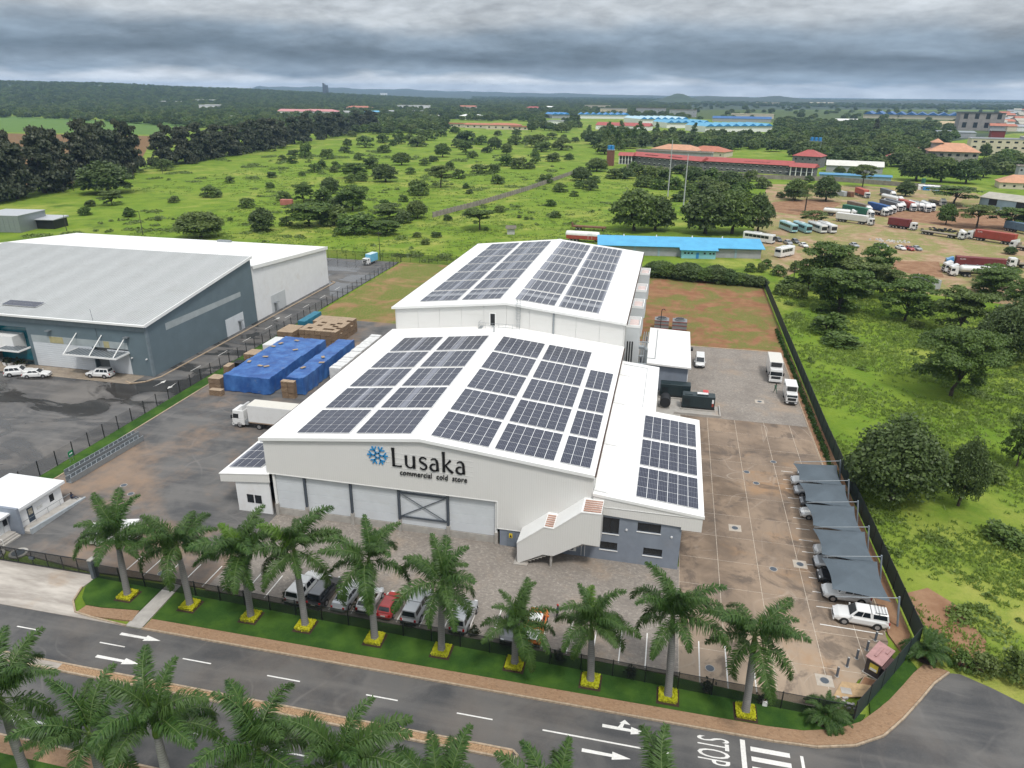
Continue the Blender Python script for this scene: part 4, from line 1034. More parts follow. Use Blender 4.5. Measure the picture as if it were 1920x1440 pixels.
# ------------------------------------------------------------------ carport
NET = plain('grey_shade_cloth', (0.082, 0.105, 0.125), 0.85, 0, 0.12, 0.5)
NETp = NET
ys = [25.1, 19.6, 14.2, 8.5, 2.6, -3.6]
t = thing('shade_carport', 'row of five slate grey shade sails on leaning steel posts', 'carport', (71.6, 10, 0))
for i in range(6):
    y = ys[i] - 10 - (0.9 if i == 5 else 0)
    MB().cyl((0.35, y, 0), (-.15, y, 3.6), .11, .09, 8).build('post', plain('pole_grey', (0.22, 0.26, 0.30), 0.5), t)
    MB().cyl((-.1, y, 3.45), (-6.0, y, 2.55), .05, .04, 6).build('arm', STEEL, t)
for i in range(5):
    y0, y1 = ys[i] - 10 - .04, ys[i + 1] - 10 + .04
    N = 14; v = []; f = []
    for a in range(N + 1):
        for c in range(N + 1):
            u, w = a / N, c / N
            su, sw_ = math.sin(math.pi * u), math.sin(math.pi * w)
            x = -.45 - 5.7 * u + .32 * sw_ * (2 * u - 1); y = y0 + (y1 - y0) * w - .14 * su * (2 * w - 1) * (1 if y1 > y0 else -1)
            corner = (2.75, 2.15, 2.35, 2.75)
            z = (corner[0] * (1 - w) + corner[1] * w) * (1 - u) + (corner[2] * (1 - w) + corner[3] * w) * u
            z += .62 * (1 - max(abs(2 * u - 1), abs(2 * w - 1))) ** .9 + .1 * su * sw_
            v.append((x, y, z))
    for a in range(N):
        for c in range(N): k = a * (N + 1) + c; f.append((k, k + 1, k + N + 2, k + N + 1))
    o = MB().add(v, f).build('shade_sail', NET, t); o.modifiers.new('thick', 'SOLIDIFY').thickness = 0.015
for k in range(13):
    mark(rect(64.4, 66.0, 26.9 - 2.5 * k - .05, 26.9 - 2.5 * k + .05), 0.014, 'bay_line', conc)
mark([(64.3, -6.0), (70.2, -6.15), (70.2, -6.02), (64.3, -5.88)], 0.014, 'bay_line', conc)
# bollards and the pink kiosk
for i, (px, py) in enumerate([(69.24, -7.22), (68.11, -8.84), (66.89, -10.28), (65.77, -11.60), (64.60, -13.10)]):
    t = thing('bollard', ['grey steel bollard closest to the parked white double cab', 'second bollard from the carport in the slanting row', 'middle bollard of the slanting row of five', 'fourth bollard from the carport in the slanting row', 'last bollard of the slanting row, by the sandy corner'][i], 'bollard', (px, py, 0), 0, 'bollards before the kiosk')
    MB().cyl((0, 0, 0), (0, 0, 1.1), .115, n=12).build('tube', plain('bollard_paint', (0.10, 0.12, 0.15), 0.5), t, smooth=False)
    MB().cyl((0, 0, 1.1), (0, 0, 1.13), .10, .06, n=12).build('cap', CONC, t)
    MB().cyl((0, 0, 0.0), (0, 0, .03), .2, n=12).build('footing', CONC, t)
PINK = plain('faded_red_steel', (0.36, 0.20, 0.19), 0.55, 0, 0.15, 2)
BRN = plain('brown_steel', (0.055, 0.045, 0.045), 0.6, 0, 0.15, 2)
kx, ky = 68.45, -11.30
t = thing('transformer_kiosk', 'brown metal electrical kiosk with faded pink lid and yellow warning notice', 'kiosk', (kx, ky, 0), R(54)); t.scale = (.9, .8, .9)
MB().box(-1.5, 1.5, -0.8, .8, 0.1, 1.9).build('body', BRN, t)
MB().box(-1.6, 1.6, -1.0, 1.0, 0, .1).build('plinth', CONC, t)
MB().add([(-1.65, -.95, 1.9), (1.65, -.95, 1.9), (1.65, .95, 2.1), (-1.65, .95, 2.1), (-1.65, -.95, 2.0), (1.65, -.95, 2.0), (1.65, .95, 2.2), (-1.65, .95, 2.2)], ((0, 3, 2, 1), (4, 5, 6, 7), (0, 1, 5, 4), (1, 2, 6, 5), (2, 3, 7, 6), (3, 0, 4, 7))).build('lid', PINK, t)
MB().box(-.9, .9, .05, .3, 2.1, 2.22).box(.4, 1.2, -.6, -.35, 2.02, 2.14).build('lid_rib', PINK, t)
MB().box(-1.0, 1.2, -1.1, -.8, .1, 1.2).build('cabinet', BRN, t); MB().box(-1.05, 1.25, -1.14, -.8, 1.2, 1.28).build('cabinet_lid', PINK, t)
MB().box(-1.53, -1.5, -.6, .35, .75, 1.6).build('notice', plain('notice_yellow', (0.72, 0.58, 0.08), 0.6, 0, .1, 3), t)
MB().box(-1.54, -1.532, -.5, .25, .8, 1.1).build('notice_text', WHITE, t)
t = thing('curbed_bed', 'small kerbed soil bed beside the brown kiosk', 'planter', (kx - 1.5, ky - 2.4, 0)); t.scale = (.7, .7, 1)
MB().prism([(-1.4, -1.2), (1.6, -.4), (2.0, 1.0), (.2, 1.6)], 0, .05).build('soil', BAREEARTH, t)
b = MB(); pp = [(-1.4, -1.2), (1.6, -.4), (2.0, 1.0), (.2, 1.6), (-1.4, -1.2)]
for p, q in zip(pp, pp[1:]): b.cyl((*p, .05), (*q, .05), .07, n=4)
b.build('kerb_edge', KERBM, t)
t = thing('service_pad', 'sandy concrete pad with grey hatch next to the lawn corner', 'pad', (*(65.50, -14.87), 0))
MB().prism([(-1.8, -1.1), (1.6, -.2), (1.9, 1.2), (-.6, 1.1)], 0, .10).build('pad', plain('sand_concrete', (0.42, 0.29, 0.16), 0.9, 0, .2, 2), t)
MB().box(-.9, 0, -.4, .35, .1, .125).build('hatch', CONC, t)
t = thing('rubble_heap', 'spill of pale stones at the fence corner', 'stones', (*(64.73, -16.30), 0))
for k in range(24):
    a, r_ = rnd.uniform(0, 6.28), rnd.uniform(0, 1.0); s = rnd.uniform(.08, .17)
    o = MB().loft([[(s * math.cos(j * 1.26 + q), s * math.sin(j * 1.26 + q) * rnd.uniform(.7, 1.1), zz) for j in range(5)] for q, zz in ((0, 0), (.3, s * .9))]).build('stone', plain('pale_stone', (0.38, 0.36, 0.34), .9, 0, .3, 3), t, loc=(r_ * math.cos(a) * 1.4, r_ * math.sin(a) * .7, 0))
hy = (62.21, -15.23)
t = thing('hydrant_box', 'small white meter box with red tap inside the front fence', 'meter box', (*(57.66, -18.16), .05))
MB().box(-.2, .2, -.2, .2, 0, .45).build('box', WHITE, t); MB().cyl((0, 0, .45), (0, 0, .8), .05, n=6).build('tap', LAMPR, t)
# planting line by the east fence
SHRUBG = m_leaf('young_hedge_leaf', (0.03, 0.075, 0.014), (0.07, 0.13, 0.025))
hm = []
for s in range(3):
    b = MB(); r = np.random.default_rng(70 + s)
    for k in range(110):
        p = Vector((r.normal(0, .16), r.normal(0, .16), abs(r.normal(0, .22)) + .04)); u = Vector(r.normal(0, .07, 3)); w = Vector(r.normal(0, .07, 3)); b.quad(p - u, p - w, p + u, p + w)
    hm.append(b.mesh('hedge_plant', [SHRUBG]))
for k in range(96):
    y = 20 + k * .8 + rnd.uniform(-.12, .12); o = obj('hedge_plant', hm[k % 3], None, loc=(71.55 + rnd.uniform(-.1, .1), y, .03), rz=rnd.uniform(0, 6.28))
    s = rnd.uniform(.9, 1.4); o.scale = (s, s, s)
    tag(o, 'low green hedge plant in the soil strip along the screened fence', 'shrub', 'young hedge plants along the screened fence')

# ------------------------------------------------------------------ vehicles
def car_paint(name, c, metal=0.0):
    if name in MATS: return MATS[name]
    t = NT(name); c2 = t.mix(t.math('MULTIPLY', t.ramp(t.noise(1.1, 5, .7), .5, .8), .18), c, (.3, .25, .2))
    t.out(c2, 0.28, metal); t.b.inputs['Coat Weight'].default_value = 0.6; t.b.inputs['Coat Roughness'].default_value = 0.1
    return t.m
P_WHITE = car_paint('car_white', (0.70, 0.70, 0.69)); P_SILVER = car_paint('car_silver', (0.38, 0.395, 0.41), .4)
P_BLACK = car_paint('car_black', (0.014, 0.015, 0.018)); P_GREY = car_paint('car_grey', (0.13, 0.135, 0.145), .4)
P_RED = car_paint('car_red', (0.34, 0.02, 0.018)); P_ORANGE = car_paint('car_orange', (0.58, 0.13, 0.012))
P_TEAL = car_paint('coach_teal', (0.27, 0.50, 0.54)); P_BLUE = car_paint('cab_blue', (0.05, 0.22, 0.45)); P_CREAM = car_paint('body_cream', (0.62, 0.59, 0.52))
PLASTIC = plain('black_plastic', (0.02, 0.021, 0.022), 0.6, 0, 0)
PLATE = plain('number_plate', (0.62, 0.61, 0.55), 0.5, 0, 0)
WHEELS = {}
def wheel(parent, x, y, r, w=0.22, dual=False):
    key = (round(r, 2), round(w, 2))
    if key not in WHEELS:
        WHEELS[key] = (MB().cyl((0, -w / 2, 0), (0, w / 2, 0), r, n=16).mesh('wheel', [RUBBER]),
                       MB().cyl((0, -w / 2 - .012, 0), (0, w / 2 + .012, 0), r * .62, n=12).mesh('rim', [CHROME]))
    o = obj('wheel', WHEELS[key][0], parent, loc=(x, y, r)); obj('rim', WHEELS[key][1], o)
    return o
def patch(b, q, u0, u1, v0, v1, off=0.012):
    """panel on the quad q (bl, br, tr, tl), slightly proud"""
    q = [Vector(p) for p in q]
    P = lambda u, v: (q[0].lerp(q[1], u)).lerp(q[3].lerp(q[2], u), v)
    n = (q[1] - q[0]).cross(q[3] - q[0]).normalized() * off
    b.quad(P(u0, v0) + n, P(u1, v0) + n, P(u1, v1) + n, P(u0, v1) + n)
CARS = {
    # L, W, belt profile [(x, z)], greenhouse base x0,x1, roof x0,x1, roof z, wheelbase f/r, r
    'sedan': dict(L=4.65, W=1.8, top=[(-2.3, .62), (-2.22, .92), (-1.35, 1.0), (.9, .96), (2.0, .80), (2.3, .62)], gb=(-1.65, 1.05), gt=(-.95, .25), zr=1.45, wx=(1.38, -1.36), r=.32),
    'hatch': dict(L=3.9, W=1.7, top=[(-1.9, .65), (-1.85, .95), (-1.3, 1.0), (.8, .97), (1.7, .82), (1.95, .62)], gb=(-1.85, 1.05), gt=(-1.45, .2), zr=1.5, wx=(1.2, -1.2), r=.30),
    'suv': dict(L=4.8, W=1.92, top=[(-2.38, .75), (-2.34, 1.1), (-1.4, 1.12), (.85, 1.08), (2.15, .98), (2.38, .75)], gb=(-2.3, 1.0), gt=(-2.05, .3), zr=1.78, wx=(1.42, -1.4), r=.38),
    'pickup': dict(L=5.25, W=1.94, top=[(-2.6, .75), (-2.58, 1.1), (-1.0, 1.1), (1.15, 1.1), (2.35, 1.0), (2.6, .72)], gb=(-.95, 1.25), gt=(-.75, .55), zr=1.82, wx=(1.6, -1.5), r=.38),
    'van': dict(L=4.9, W=1.88, top=[(-2.42, .8), (-2.4, 1.1), (-1.4, 1.15), (1.4, 1.15), (2.1, 1.05), (2.42, .7)], gb=(-2.38, 2.05), gt=(-2.25, 1.1), zr=2.0, wx=(1.5, -1.35), r=.34),
}
def car(kind, paint, label, loc, rz, group=None, roof=None, canopy=None, rack=False, dark_tail=False, cat='car', name=None):
    S = CARS[kind]; w = S['W'] / 2; z0 = .24 if kind in ('sedan', 'hatch') else .32
    t = thing(name or {'pickup': 'pickup_truck', 'van': 'minibus', 'suv': 'parked_car'}.get(kind, 'parked_car'), label, cat, (loc[0], loc[1], loc[2] if len(loc) > 2 else 0.0), rz, group)
    rings = []
    st = []
    T = S['top']
    for x in np.linspace(T[0][0], T[-1][0], 13):
        zt = float(np.interp(x, [p[0] for p in T], [p[1] for p in T])); st.append((float(x), zt))
    for i, (x, zt) in enumerate(st):
        e = abs(x) / (S['L'] / 2); ww = w * (1 - .16 * max(0, (e - .72) / .28) ** 2); zb = z0 + .16 * max(0, (e - .8) / .2)
        rings.append([(x, -ww * .92, zb), (x, -ww, zb + .18), (x, -ww, zt - .16), (x, -ww * .9, zt), (x, ww * .9, zt), (x, ww, zt - .16), (x, ww, zb + .18), (x, ww * .92, zb)])
    body = MB().loft(rings).build('body', paint, t, smooth=False); bevel(body, .05, 2)
    zb = float(np.interp(0, [p[0] for p in T], [p[1] for p in T])) - .04
    g0, g1 = S['gb']; t0, t1 = S['gt']; zr = S['zr']; wb, wt = w * .9, w * .72
    if kind == 'van': wt = w * .84
    cab = MB().frus((g0, g1, -wb, wb), zb, (t0, t1, -wt, wt), zr).build('cabin', paint, t); bevel(cab, .06, 2)
    rp = MB().frus((t0 + .02, t1 - .02, -wt + .03, wt - .03), zr, (t0 + .15, t1 - .15, -wt + .12, wt - .12), zr + .035).build('roof', roof or paint, t)
    B = [(g0, -wb, zb), (g1, -wb, zb), (g1, wb, zb), (g0, wb, zb)]; U = [(t0, -wt, zr), (t1, -wt, zr), (t1, wt, zr), (t0, wt, zr)]
    sides = {'r': (B[0], B[1], U[1], U[0]), 'l': (B[2], B[3], U[3], U[2]), 'f': (B[1], B[2], U[2], U[1]), 'b': (B[3], B[0], U[0], U[3])}
    b = MB(); patch(b, sides['f'], .05, .95, .14, .93, .014); b.build('windscreen', DARKGLASS, t)
    b = MB(); patch(b, sides['b'], .08, .92, .28, .9, .014); b.build('rear_window', DARKGLASS, t)
    splits = {'van': ((.03, .3), (.33, .58), (.61, .8)), 'suv': ((.05, .27), (.3, .56), (.6, .84))}.get(kind, ((.08, .46), (.5, .88)))
    for s in 'rl':
        for a, c in splits:
            if s == 'r': a2, c2 = a, c
            else: a2, c2 = 1 - c, 1 - a
            if s == 'r' and kind in ('van', 'suv'): a2, c2 = a, c
            b = MB(); patch(b, sides[s], a2, c2, .22, .88, .012); b.build('side_window', DARKGLASS, t)
    for x in S['wx']:
        for s in (-1, 1):
            MB().cyl((x, s * (w - .10), S['r'] + .02), (x, s * (w + .006), S['r'] + .02), S['r'] + .07, n=16).build('wheel_arch', PLASTIC, body)
            wheel(t, x, s * (w - .08), S['r'])
    L2 = S['L'] / 2; zh = float(T[-1][1])
    for s in (-1, 1):
        MB().box(L2 - .16, L2 - .02, s * w * .62 - .17, s * w * .62 + .17, zh - .02, zh + .13).build('headlight', LAMPW, t)
        MB().box(-L2 + .0, -L2 + .1, s * w * .74 - .1, s * w * .74 + .1, T[0][1] - .05, T[0][1] + .22).build('tail_light', LAMPR, t)
        MB().box(g1 - .35, g1 - .2, s * (w + .02), s * (w + .2), zb + .05, zb + .22).build('mirror', paint, t)
    MB().box(L2 - .06, L2 + .02, -w * .4, w * .4, zh - .2, zh - .06).build('grille', PLASTIC, t)
    MB().box(L2 - .1, L2 + .03, -w * .84, w * .84, .3, .5).build('bumper', PLASTIC if kind in ('suv', 'van') else paint, t)
    MB().box(-L2 - .04, -L2 + .1, -w * .86, w * .86, .36, .58).build('bumper', PLASTIC if dark_tail else paint, t)
    MB().box(-L2 - .05, -L2 - .035, -.25, .25, .62, .74).build('number_plate', PLATE, t)
    if kind == 'pickup':
        if canopy:
            c = MB().frus((-2.5, -.85, -wb, wb), zb, (-2.35, -.82, -wt, wt), zr).build('canopy', canopy, t); bevel(c, .05, 1)
            q = [(-2.5, wb, zb), (-2.5, -wb, zb), (-2.35, -wt, zr), (-2.35, wt, zr)]
            b = MB(); patch(b, q, .08, .92, .22, .88, .02); b.build('canopy_window', DARKGLASS, c)
            for s in (-1, 1):
                q = [(-2.5, -wb, zb), (-.85, -wb, zb), (-.82, -wt, zr), (-2.35, -wt, zr)]
                if s > 0: q = [(-.85, wb, zb), (-2.5, wb, zb), (-2.35, wt, zr), (-.82, wt, zr)]
                b = MB(); patch(b, q, .1, .9, .25, .85, .02); b.build('canopy_window', DARKGLASS, c)
        else:
            MB().box(-2.5, -1.05, -w * .82, w * .82, 1.085, 1.112).build('load_bed', roof or PLASTIC, t)
            for y0 in (-w * .86, w * .8): MB().box(-2.52, -1.0, y0, y0 + .1, 1.1, 1.17).build('bed_rail', paint, t)
    if rack:
        b = MB()
        for x in (-2.1, -1.8, -1.5, -1.2): b.cyl((x, -w * .75, zr + .12), (x, w * .75, zr + .12), .025, n=5)
        for s in (-1, 1): b.cyl((-2.2, s * w * .75, zr + .12), (-1.1, s * w * .75, zr + .12), .03, n=5).cyl((-1.5, s * w * .75, zr - .6), (-1.5, s * w * .75, zr + .12), .03, n=5)
        b.build('roof_rack', BLACK, t)
    return t
# cars in the front bays, tails towards the fence
N_, S_, E_, Wd = R(90), R(-90), 0.0, R(180)
car('pickup', P_WHITE, 'white pickup with white canopy, first vehicle in the front bays', (10.95, -13.1), R(86), canopy=P_WHITE, cat='pickup', dark_tail=True)
car('suv', P_BLACK, 'black estate car beside the white canopied pickup in the front bays', (13.3, -13.2), R(87), roof=P_GREY, dark_tail=True)
car('sedan', P_SILVER, 'silver white saloon third in the front bays', (15.95, -13.2), R(87))
car('hatch', P_WHITE, 'white hatchback half hidden by the tallest lawn palm', (18.5, -13.3), R(88), dark_tail=True)
car('hatch', P_RED, 'small dark red hatchback in the front bays', (20.9, -13.6), R(88))
car('pickup', P_SILVER, 'silver pickup with matching canopy under the palm fronds', (23.7, -13.2), R(88), canopy=P_SILVER, cat='pickup', dark_tail=True)
car('suv', P_SILVER, 'silver van with black rear window behind the sixth palm', (28.8, -13.6), R(88), roof=P_SILVER, dark_tail=True)
car('suv', P_GREY, 'dark grey car nosed towards the fence beside the orange pickup', (34.0, -14.0), S_)
car('pickup', P_ORANGE, 'orange pickup with a white load cover in the front bays', (36.2, -13.4), N_, roof=P_WHITE, cat='pickup', dark_tail=True)
# under the carport
CP = [(26.0, 'hatch', P_SILVER, 'silver hatchback standing in the open beyond the last shade sail'), (23.6, 'sedan', P_WHITE, 'white saloon at the far end under the shade sails'), (20.9, 'sedan', P_SILVER, 'silver saloon second from the far end under the sails'), (18.0, 'hatch', P_GREY, 'silver grey car under the second shade sail from the far end'), (15.2, 'sedan', P_WHITE, 'white car nosing out below the second and third sails'), (6.9, 'hatch', P_WHITE, 'white hatchback under the fourth shade sail'), (4.3, 'suv', P_SILVER, 'silver four wheel drive between the fourth and fifth sails'), (1.7, 'suv', P_BLACK, 'black and chrome four wheel drive under the nearest sail'), (-1.0, 'suv', P_WHITE, 'white four wheel drive under the nearest sail next to the double cab')]
for y, k, p, l in CP: car(k, p, l, (67.6 if y < 25 else 68.4, y), Wd if y < 25 else R(174))
car('pickup', P_WHITE, 'white double cab pickup with black roof rack before the bollards', (68.3, -4.6), R(176), cat='pickup', rack=True, canopy=P_WHITE)
# at the neighbour's warehouse
car('suv', P_WHITE, 'white four wheel drive under the slatted canopy of the grey warehouse', (*(-55.84, 35.59), -.01), R(186))
car('suv', P_WHITE, 'white people carrier at the left of the grey warehouse front', (*(-70.92, 32.75), -.01), R(28))
car('sedan', P_WHITE, 'white saloon parked second from left at the grey warehouse', (*(-67.20, 32.82), -.01), R(22))
car('van', P_WHITE, 'white minibus standing in the cobbled yard by the plant room', (53.9, 69.0), R(-91), cat='minibus')

def glazing(t, q, u0, u1, v0, v1, name='side_window', off=.012):
    b = MB(); patch(b, q, u0, u1, v0, v1, off); b.build(name, DARKGLASS, t)
def cab(t, paint, x0, x1, w=1.22, zb=.55, zt=2.9, deflector=True, visor=True, simple=False):
    """lorry cab with its nose at x1"""
    rake = .18
    c = MB().frus((x0, x1, -w, w), zb, (x0, x1, -w, w), 1.55).build('cab', paint, t); bevel(c, .06, 2)
    g = MB().frus((x0, x1 - .02, -w, w), 1.55, (x0 + .02, x1 - rake - .02, -w * .94, w * .94), zt).build('cab_roof', paint, t); bevel(g, .08, 2)
    q = [(x1 - .02, -w, 1.55), (x1 - .02, w, 1.55), (x1 - rake - .02, w * .94, zt), (x1 - rake - .02, -w * .94, zt)]
    glazing(t, q, .05, .95, .03, .62, 'windscreen', .015)
    L = x1 - x0
    q = [(x0, -w, 1.55), (x1 - .02, -w, 1.55), (x1 - rake - .02, -w * .94, zt), (x0 + .02, -w * .94, zt)]
    glazing(t, q, .45, .93, .08, .6)
    q = [(x1 - .02, w, 1.55), (x0, w, 1.55), (x0 + .02, w * .94, zt), (x1 - rake - .02, w * .94, zt)]
    glazing(t, q, .07, .55, .08, .6)
    MB().box(x1, x1 + .03, -w * .7, w * .7, .95, 1.45).build('grille', PLASTIC, t)
    MB().box(x1 - .25, x1 + .06, -w, w, .38, .78).build('bumper', paint if not simple else PLASTIC, t)
    for s in (-1, 1):
        MB().box(x1 + .05, x1 + .08, s * w * .72 - .18, s * w * .72 + .18, .5, .7).build('headlight', LAMPW, t)
        if not simple: MB().box(x1 - .12, x1 + .05, s * (w + .02), s * (w + .22), 1.65, 2.2).build('mirror', PLASTIC, t)
    if visor: MB().box(x1 - rake - .05, x1 - rake + .18, -w * .9, w * .9, zt - .32, zt - .22).build('sun_visor', PLASTIC, t)
    if deflector:
        o = MB().add([(x0 + .1, -w * .85, zt), (x0 + .1, w * .85, zt), (x1 - .6, w * .8, zt), (x1 - .6, -w * .8, zt), (x0 + .1, -w * .8, zt + .65), (x0 + .1, w * .8, zt + .65), (x0 + .5, w * .75, zt + .6), (x0 + .5, -w * .75, zt + .6)],
                 ((0, 3, 7, 4), (1, 5, 6, 2), (2, 6, 7, 3), (4, 7, 6, 5), (0, 4, 5, 1))).build('roof_deflector', paint, t)
def axles(t, xs, w=1.22, r=.5, ww=.32):
    for x in xs:
        for s in (-1, 1): wheel(t, x, s * (w - ww / 2), r, ww)
def chassis(t, x0, x1): MB().box(x0, x1, -.45, .45, .62, .92).build('chassis', PLASTIC, t)
# rigid box lorries
def box_lorry(label, loc, rz, L=7.5, bh=2.5, paint=P_WHITE, body=P_WHITE, group=None, reefer=False, small=False, roof=None):
    t = thing('box_lorry', label, 'lorry', (loc[0], loc[1], 0), rz, group)
    w = 1.0 if small else 1.22; f = .8 if small else 1.0
    x1 = L / 2; cl = 1.7 * (1.0 if not small else 1.05)
    cab(t, paint, x1 - cl, x1, w * .96, .45 * f, 2.15 if small else 2.75, deflector=False, visor=False, simple=small)
    chassis(t, -x1 + .3, x1 - .3)
    b0 = .82 if small else 1.02
    bx = MB().box(-x1, x1 - cl - .12, -w, w, b0, b0 + bh).build('cargo_box', body, t); bevel(bx, .04, 1)
    MB().box(-x1 + .04, x1 - cl - .16, -w + .04, w - .04, b0 + bh, b0 + bh + .02).build('box_roof', roof or body, t)
    MB().box(-x1, x1 - cl - .12, -w - .015, w + .015, b0 - .1, b0 - .005).build('side_rail', STEEL, t)
    if reefer: MB().box(x1 - cl - .1, x1 - cl + .35, -w * .75, w * .75, b0 + bh - .75, b0 + bh - .05).build('cooling_unit', PLASTIC, t)
    axles(t, (x1 - 1.15, -x1 + 1.6), w, .38 if small else .48, .24 if small else .3)
    for s in (-1, 1): MB().box(-x1 - .03, -x1 - .004, s * w * .8 - .1, s * w * .8 + .1, b0 - .09, b0 - .02).build('tail_light', LAMPR, t)
    return t
box_lorry('white refrigerated box lorry facing the camera by the soil strip', (67.58, 65.64), R(-92), 7.6, 2.6, reefer=True, roof=P_CREAM)
box_lorry('small white box van parked nearest along the soil strip', (69.05, 54.37), R(-92), 5.4, 2.1, reefer=True, small=True)
t = box_lorry('small lorry with sky blue box in the far corner of the warehouse lot', (-44.6, 137.0), R(-100), 6.0, 2.3, body=plain('sky_blue_box', (0.15, 0.42, 0.58), 0.5), roof=plain('pale_blue_roof', (0.5, 0.62, 0.68), .5), small=True)
t = box_lorry('white small lorry driving in behind the first palm', (-15.4, -9.6), R(196), 5.6, 1.6, small=True)
# tractor with white box trailer reversing in beside the front hall
t = thing('articulated_lorry', 'white tractor with cream topped box trailer beside the cold store', 'lorry', (-19.6, 23.0, 0), R(180))
cab(t, P_WHITE, -2.1, .0, 1.22, .55, 3.0, deflector=False)
o = MB().add([(-2.0, -1.1, 3.0), (-2.0, 1.1, 3.0), (-.9, 1.0, 3.0), (-.9, -1.0, 3.0), (-2.0, -1.05, 3.75), (-2.0, 1.05, 3.75), (-1.75, .95, 3.7), (-1.75, -.95, 3.7)], ((0, 3, 7, 4), (1, 5, 6, 2), (2, 6, 7, 3), (4, 7, 6, 5), (0, 4, 5, 1))).build('roof_deflector', P_WHITE, t)
chassis(t, -6.5, -.4); axles(t, (-1.2, -4.6), 1.22, .5)
b = MB().box(-2.7, -2.2, -1.1, 1.1, .6, 1.3).build('fuel_tank', STEEL, t)
MB().cyl((-2.35, -.9, .9), (-2.35, -.9, 3.3), .08, n=8).build('exhaust', BLACK, t)
bx = MB().box(-14.5, -2.9, -1.25, 1.25, 1.25, 4.1).build('trailer_box', P_WHITE, t); bevel(bx, .03, 1)
MB().box(-14.45, -2.95, -1.2, 1.2, 4.1, 4.12).build('trailer_roof', P_CREAM, t)
MB().box(-14.5, -2.9, -1.27, 1.27, 1.1, 1.245).build('side_rail', plain('dirty_rail', (.3, .22, .16), .8), t)
axles(t, (-11.5, -12.8), 1.22, .5)

# ------------------------------------------------------------------ people
SKIN = plain('brown_skin', (0.09, 0.045, 0.028), 0.6, 0, 0)
HAIR = plain('black_hair', (0.012, 0.01, 0.009), 0.8, 0, 0)
def person(label, loc, rz, top, legs, J=None, scale=1.0, shoes=PLASTIC, cap=None):
    """one continuous skinned body posed by its joints; x is forward"""
    D = dict(pel=(0, 0, .95), waist=(0, 0, 1.1), chest=(0, 0, 1.33), neck=(0, 0, 1.5), chin=(.02, 0, 1.57), head=(.03, 0, 1.66), crown=(.01, 0, 1.74),
             hipL=(0, .1, .92), kneeL=(.06, .11, .5), ankL=(0, .11, .09), toeL=(.16, .12, .04), hipR=(0, -.1, .92), kneeR=(.02, -.11, .5), ankR=(-.05, -.11, .09), toeR=(.11, -.12, .04),
             shL=(0, .18, 1.42), elL=(-.02, .25, 1.14), wrL=(.08, .26, .9), haL=(.11, .26, .82), shR=(0, -.18, 1.42), elR=(-.02, -.25, 1.14), wrR=(.08, -.26, .9), haR=(.11, -.26, .82))
    if J: D.update(J)
    rad = dict(pel=.155, waist=.135, chest=.16, neck=.06, chin=.075, head=.10, crown=.075, hipL=.1, hipR=.1, kneeL=.065, kneeR=.065, ankL=.045, ankR=.045, toeL=.04, toeR=.04, shL=.075, shR=.075, elL=.048, elR=.048, wrL=.036, wrR=.036, haL=.042, haR=.042)
    E = [('pel', 'waist'), ('waist', 'chest'), ('chest', 'neck'), ('neck', 'chin'), ('chin', 'head'), ('head', 'crown')]
    for s in 'LR': E += [('pel', 'hip' + s), ('hip' + s, 'knee' + s), ('knee' + s, 'ank' + s), ('ank' + s, 'toe' + s), ('chest', 'sh' + s), ('sh' + s, 'el' + s), ('el' + s, 'wr' + s), ('wr' + s, 'ha' + s)]
    # five short fingers on each hand
    for s in 'LR':
        h, w = Vector(D['ha' + s]), Vector(D['wr' + s]); d = (h - w).normalized(); sd = d.cross(Vector((0, 1, 0))).normalized() if abs(d.y) < .9 else Vector((1, 0, 0))
        for k in range(5):
            off = sd * (.018 * (k - 2)) if k else sd * -.05
            D[f'f{s}{k}'] = tuple(h + off + d * (.07 + .012 * (2 - abs(k - 2)) if k else .03)); rad[f'f{s}{k}'] = .009
            E.append(('ha' + s, f'f{s}{k}'))
    names = list(D); me = bpy.data.meshes.new('body'); me.from_pydata([D[n] for n in names], [(names.index(a), names.index(b_)) for a, b_ in E], [])
    o = bpy.data.objects.new('body', me); COL.objects.link(o)
    o.modifiers.new('skin', 'SKIN'); o.modifiers.new('sub', 'SUBSURF').levels = 1
    for i, n in enumerate(names):
        sv = me.skin_vertices[0].data[i]; sv.radius = (rad[n], rad[n]); sv.use_root = (n == 'pel')
    dg = bpy.context.evaluated_depsgraph_get(); m2 = bpy.data.meshes.new_from_object(o.evaluated_get(dg)); bpy.data.objects.remove(o)
    m2.name = 'body'; m2.materials.clear()
    for m in (SKIN, top, legs, shoes): m2.materials.append(m)
    P = {n: Vector(D[n]) for n in names}
    zone = {}
    for n in names:
        if n in ('pel', 'hipL', 'hipR', 'kneeL', 'kneeR', 'ankL', 'ankR'): zone[n] = 2
        elif n.startswith('toe'): zone[n] = 3
        elif n in ('waist', 'chest', 'shL', 'shR', 'elL', 'elR'): zone[n] = 1
        else: zone[n] = 0
    for p in m2.polygons:
        n = min(names, key=lambda q: (P[q] - p.center).length / (rad[q] + .08)); p.material_index = zone[n]; p.use_smooth = True
    t = thing('person', label, 'person', (loc[0], loc[1], loc[2] if len(loc) > 2 else 0), rz); t.scale = (scale,) * 3
    obj('body', m2, t)
    hd = Vector(D['head']); b = MB()
    rings = []
    for zz, rr in ((-.01, .115), (.05, .112), (.1, .08), (.135, .03)): rings.append([(hd.x - .012 + rr * math.cos(2 * math.pi * k / 10), hd.y + rr * .86 * math.sin(2 * math.pi * k / 10), hd.z + zz) for k in range(10)])
    b.loft(rings).build('hair' if cap is None else 'cap', cap or HAIR, t, smooth=True)
    MB().box(hd.x + .095, hd.x + .125, hd.y - .014, hd.y + .014, hd.z - .045, hd.z).build('nose', SKIN, t)
    return t
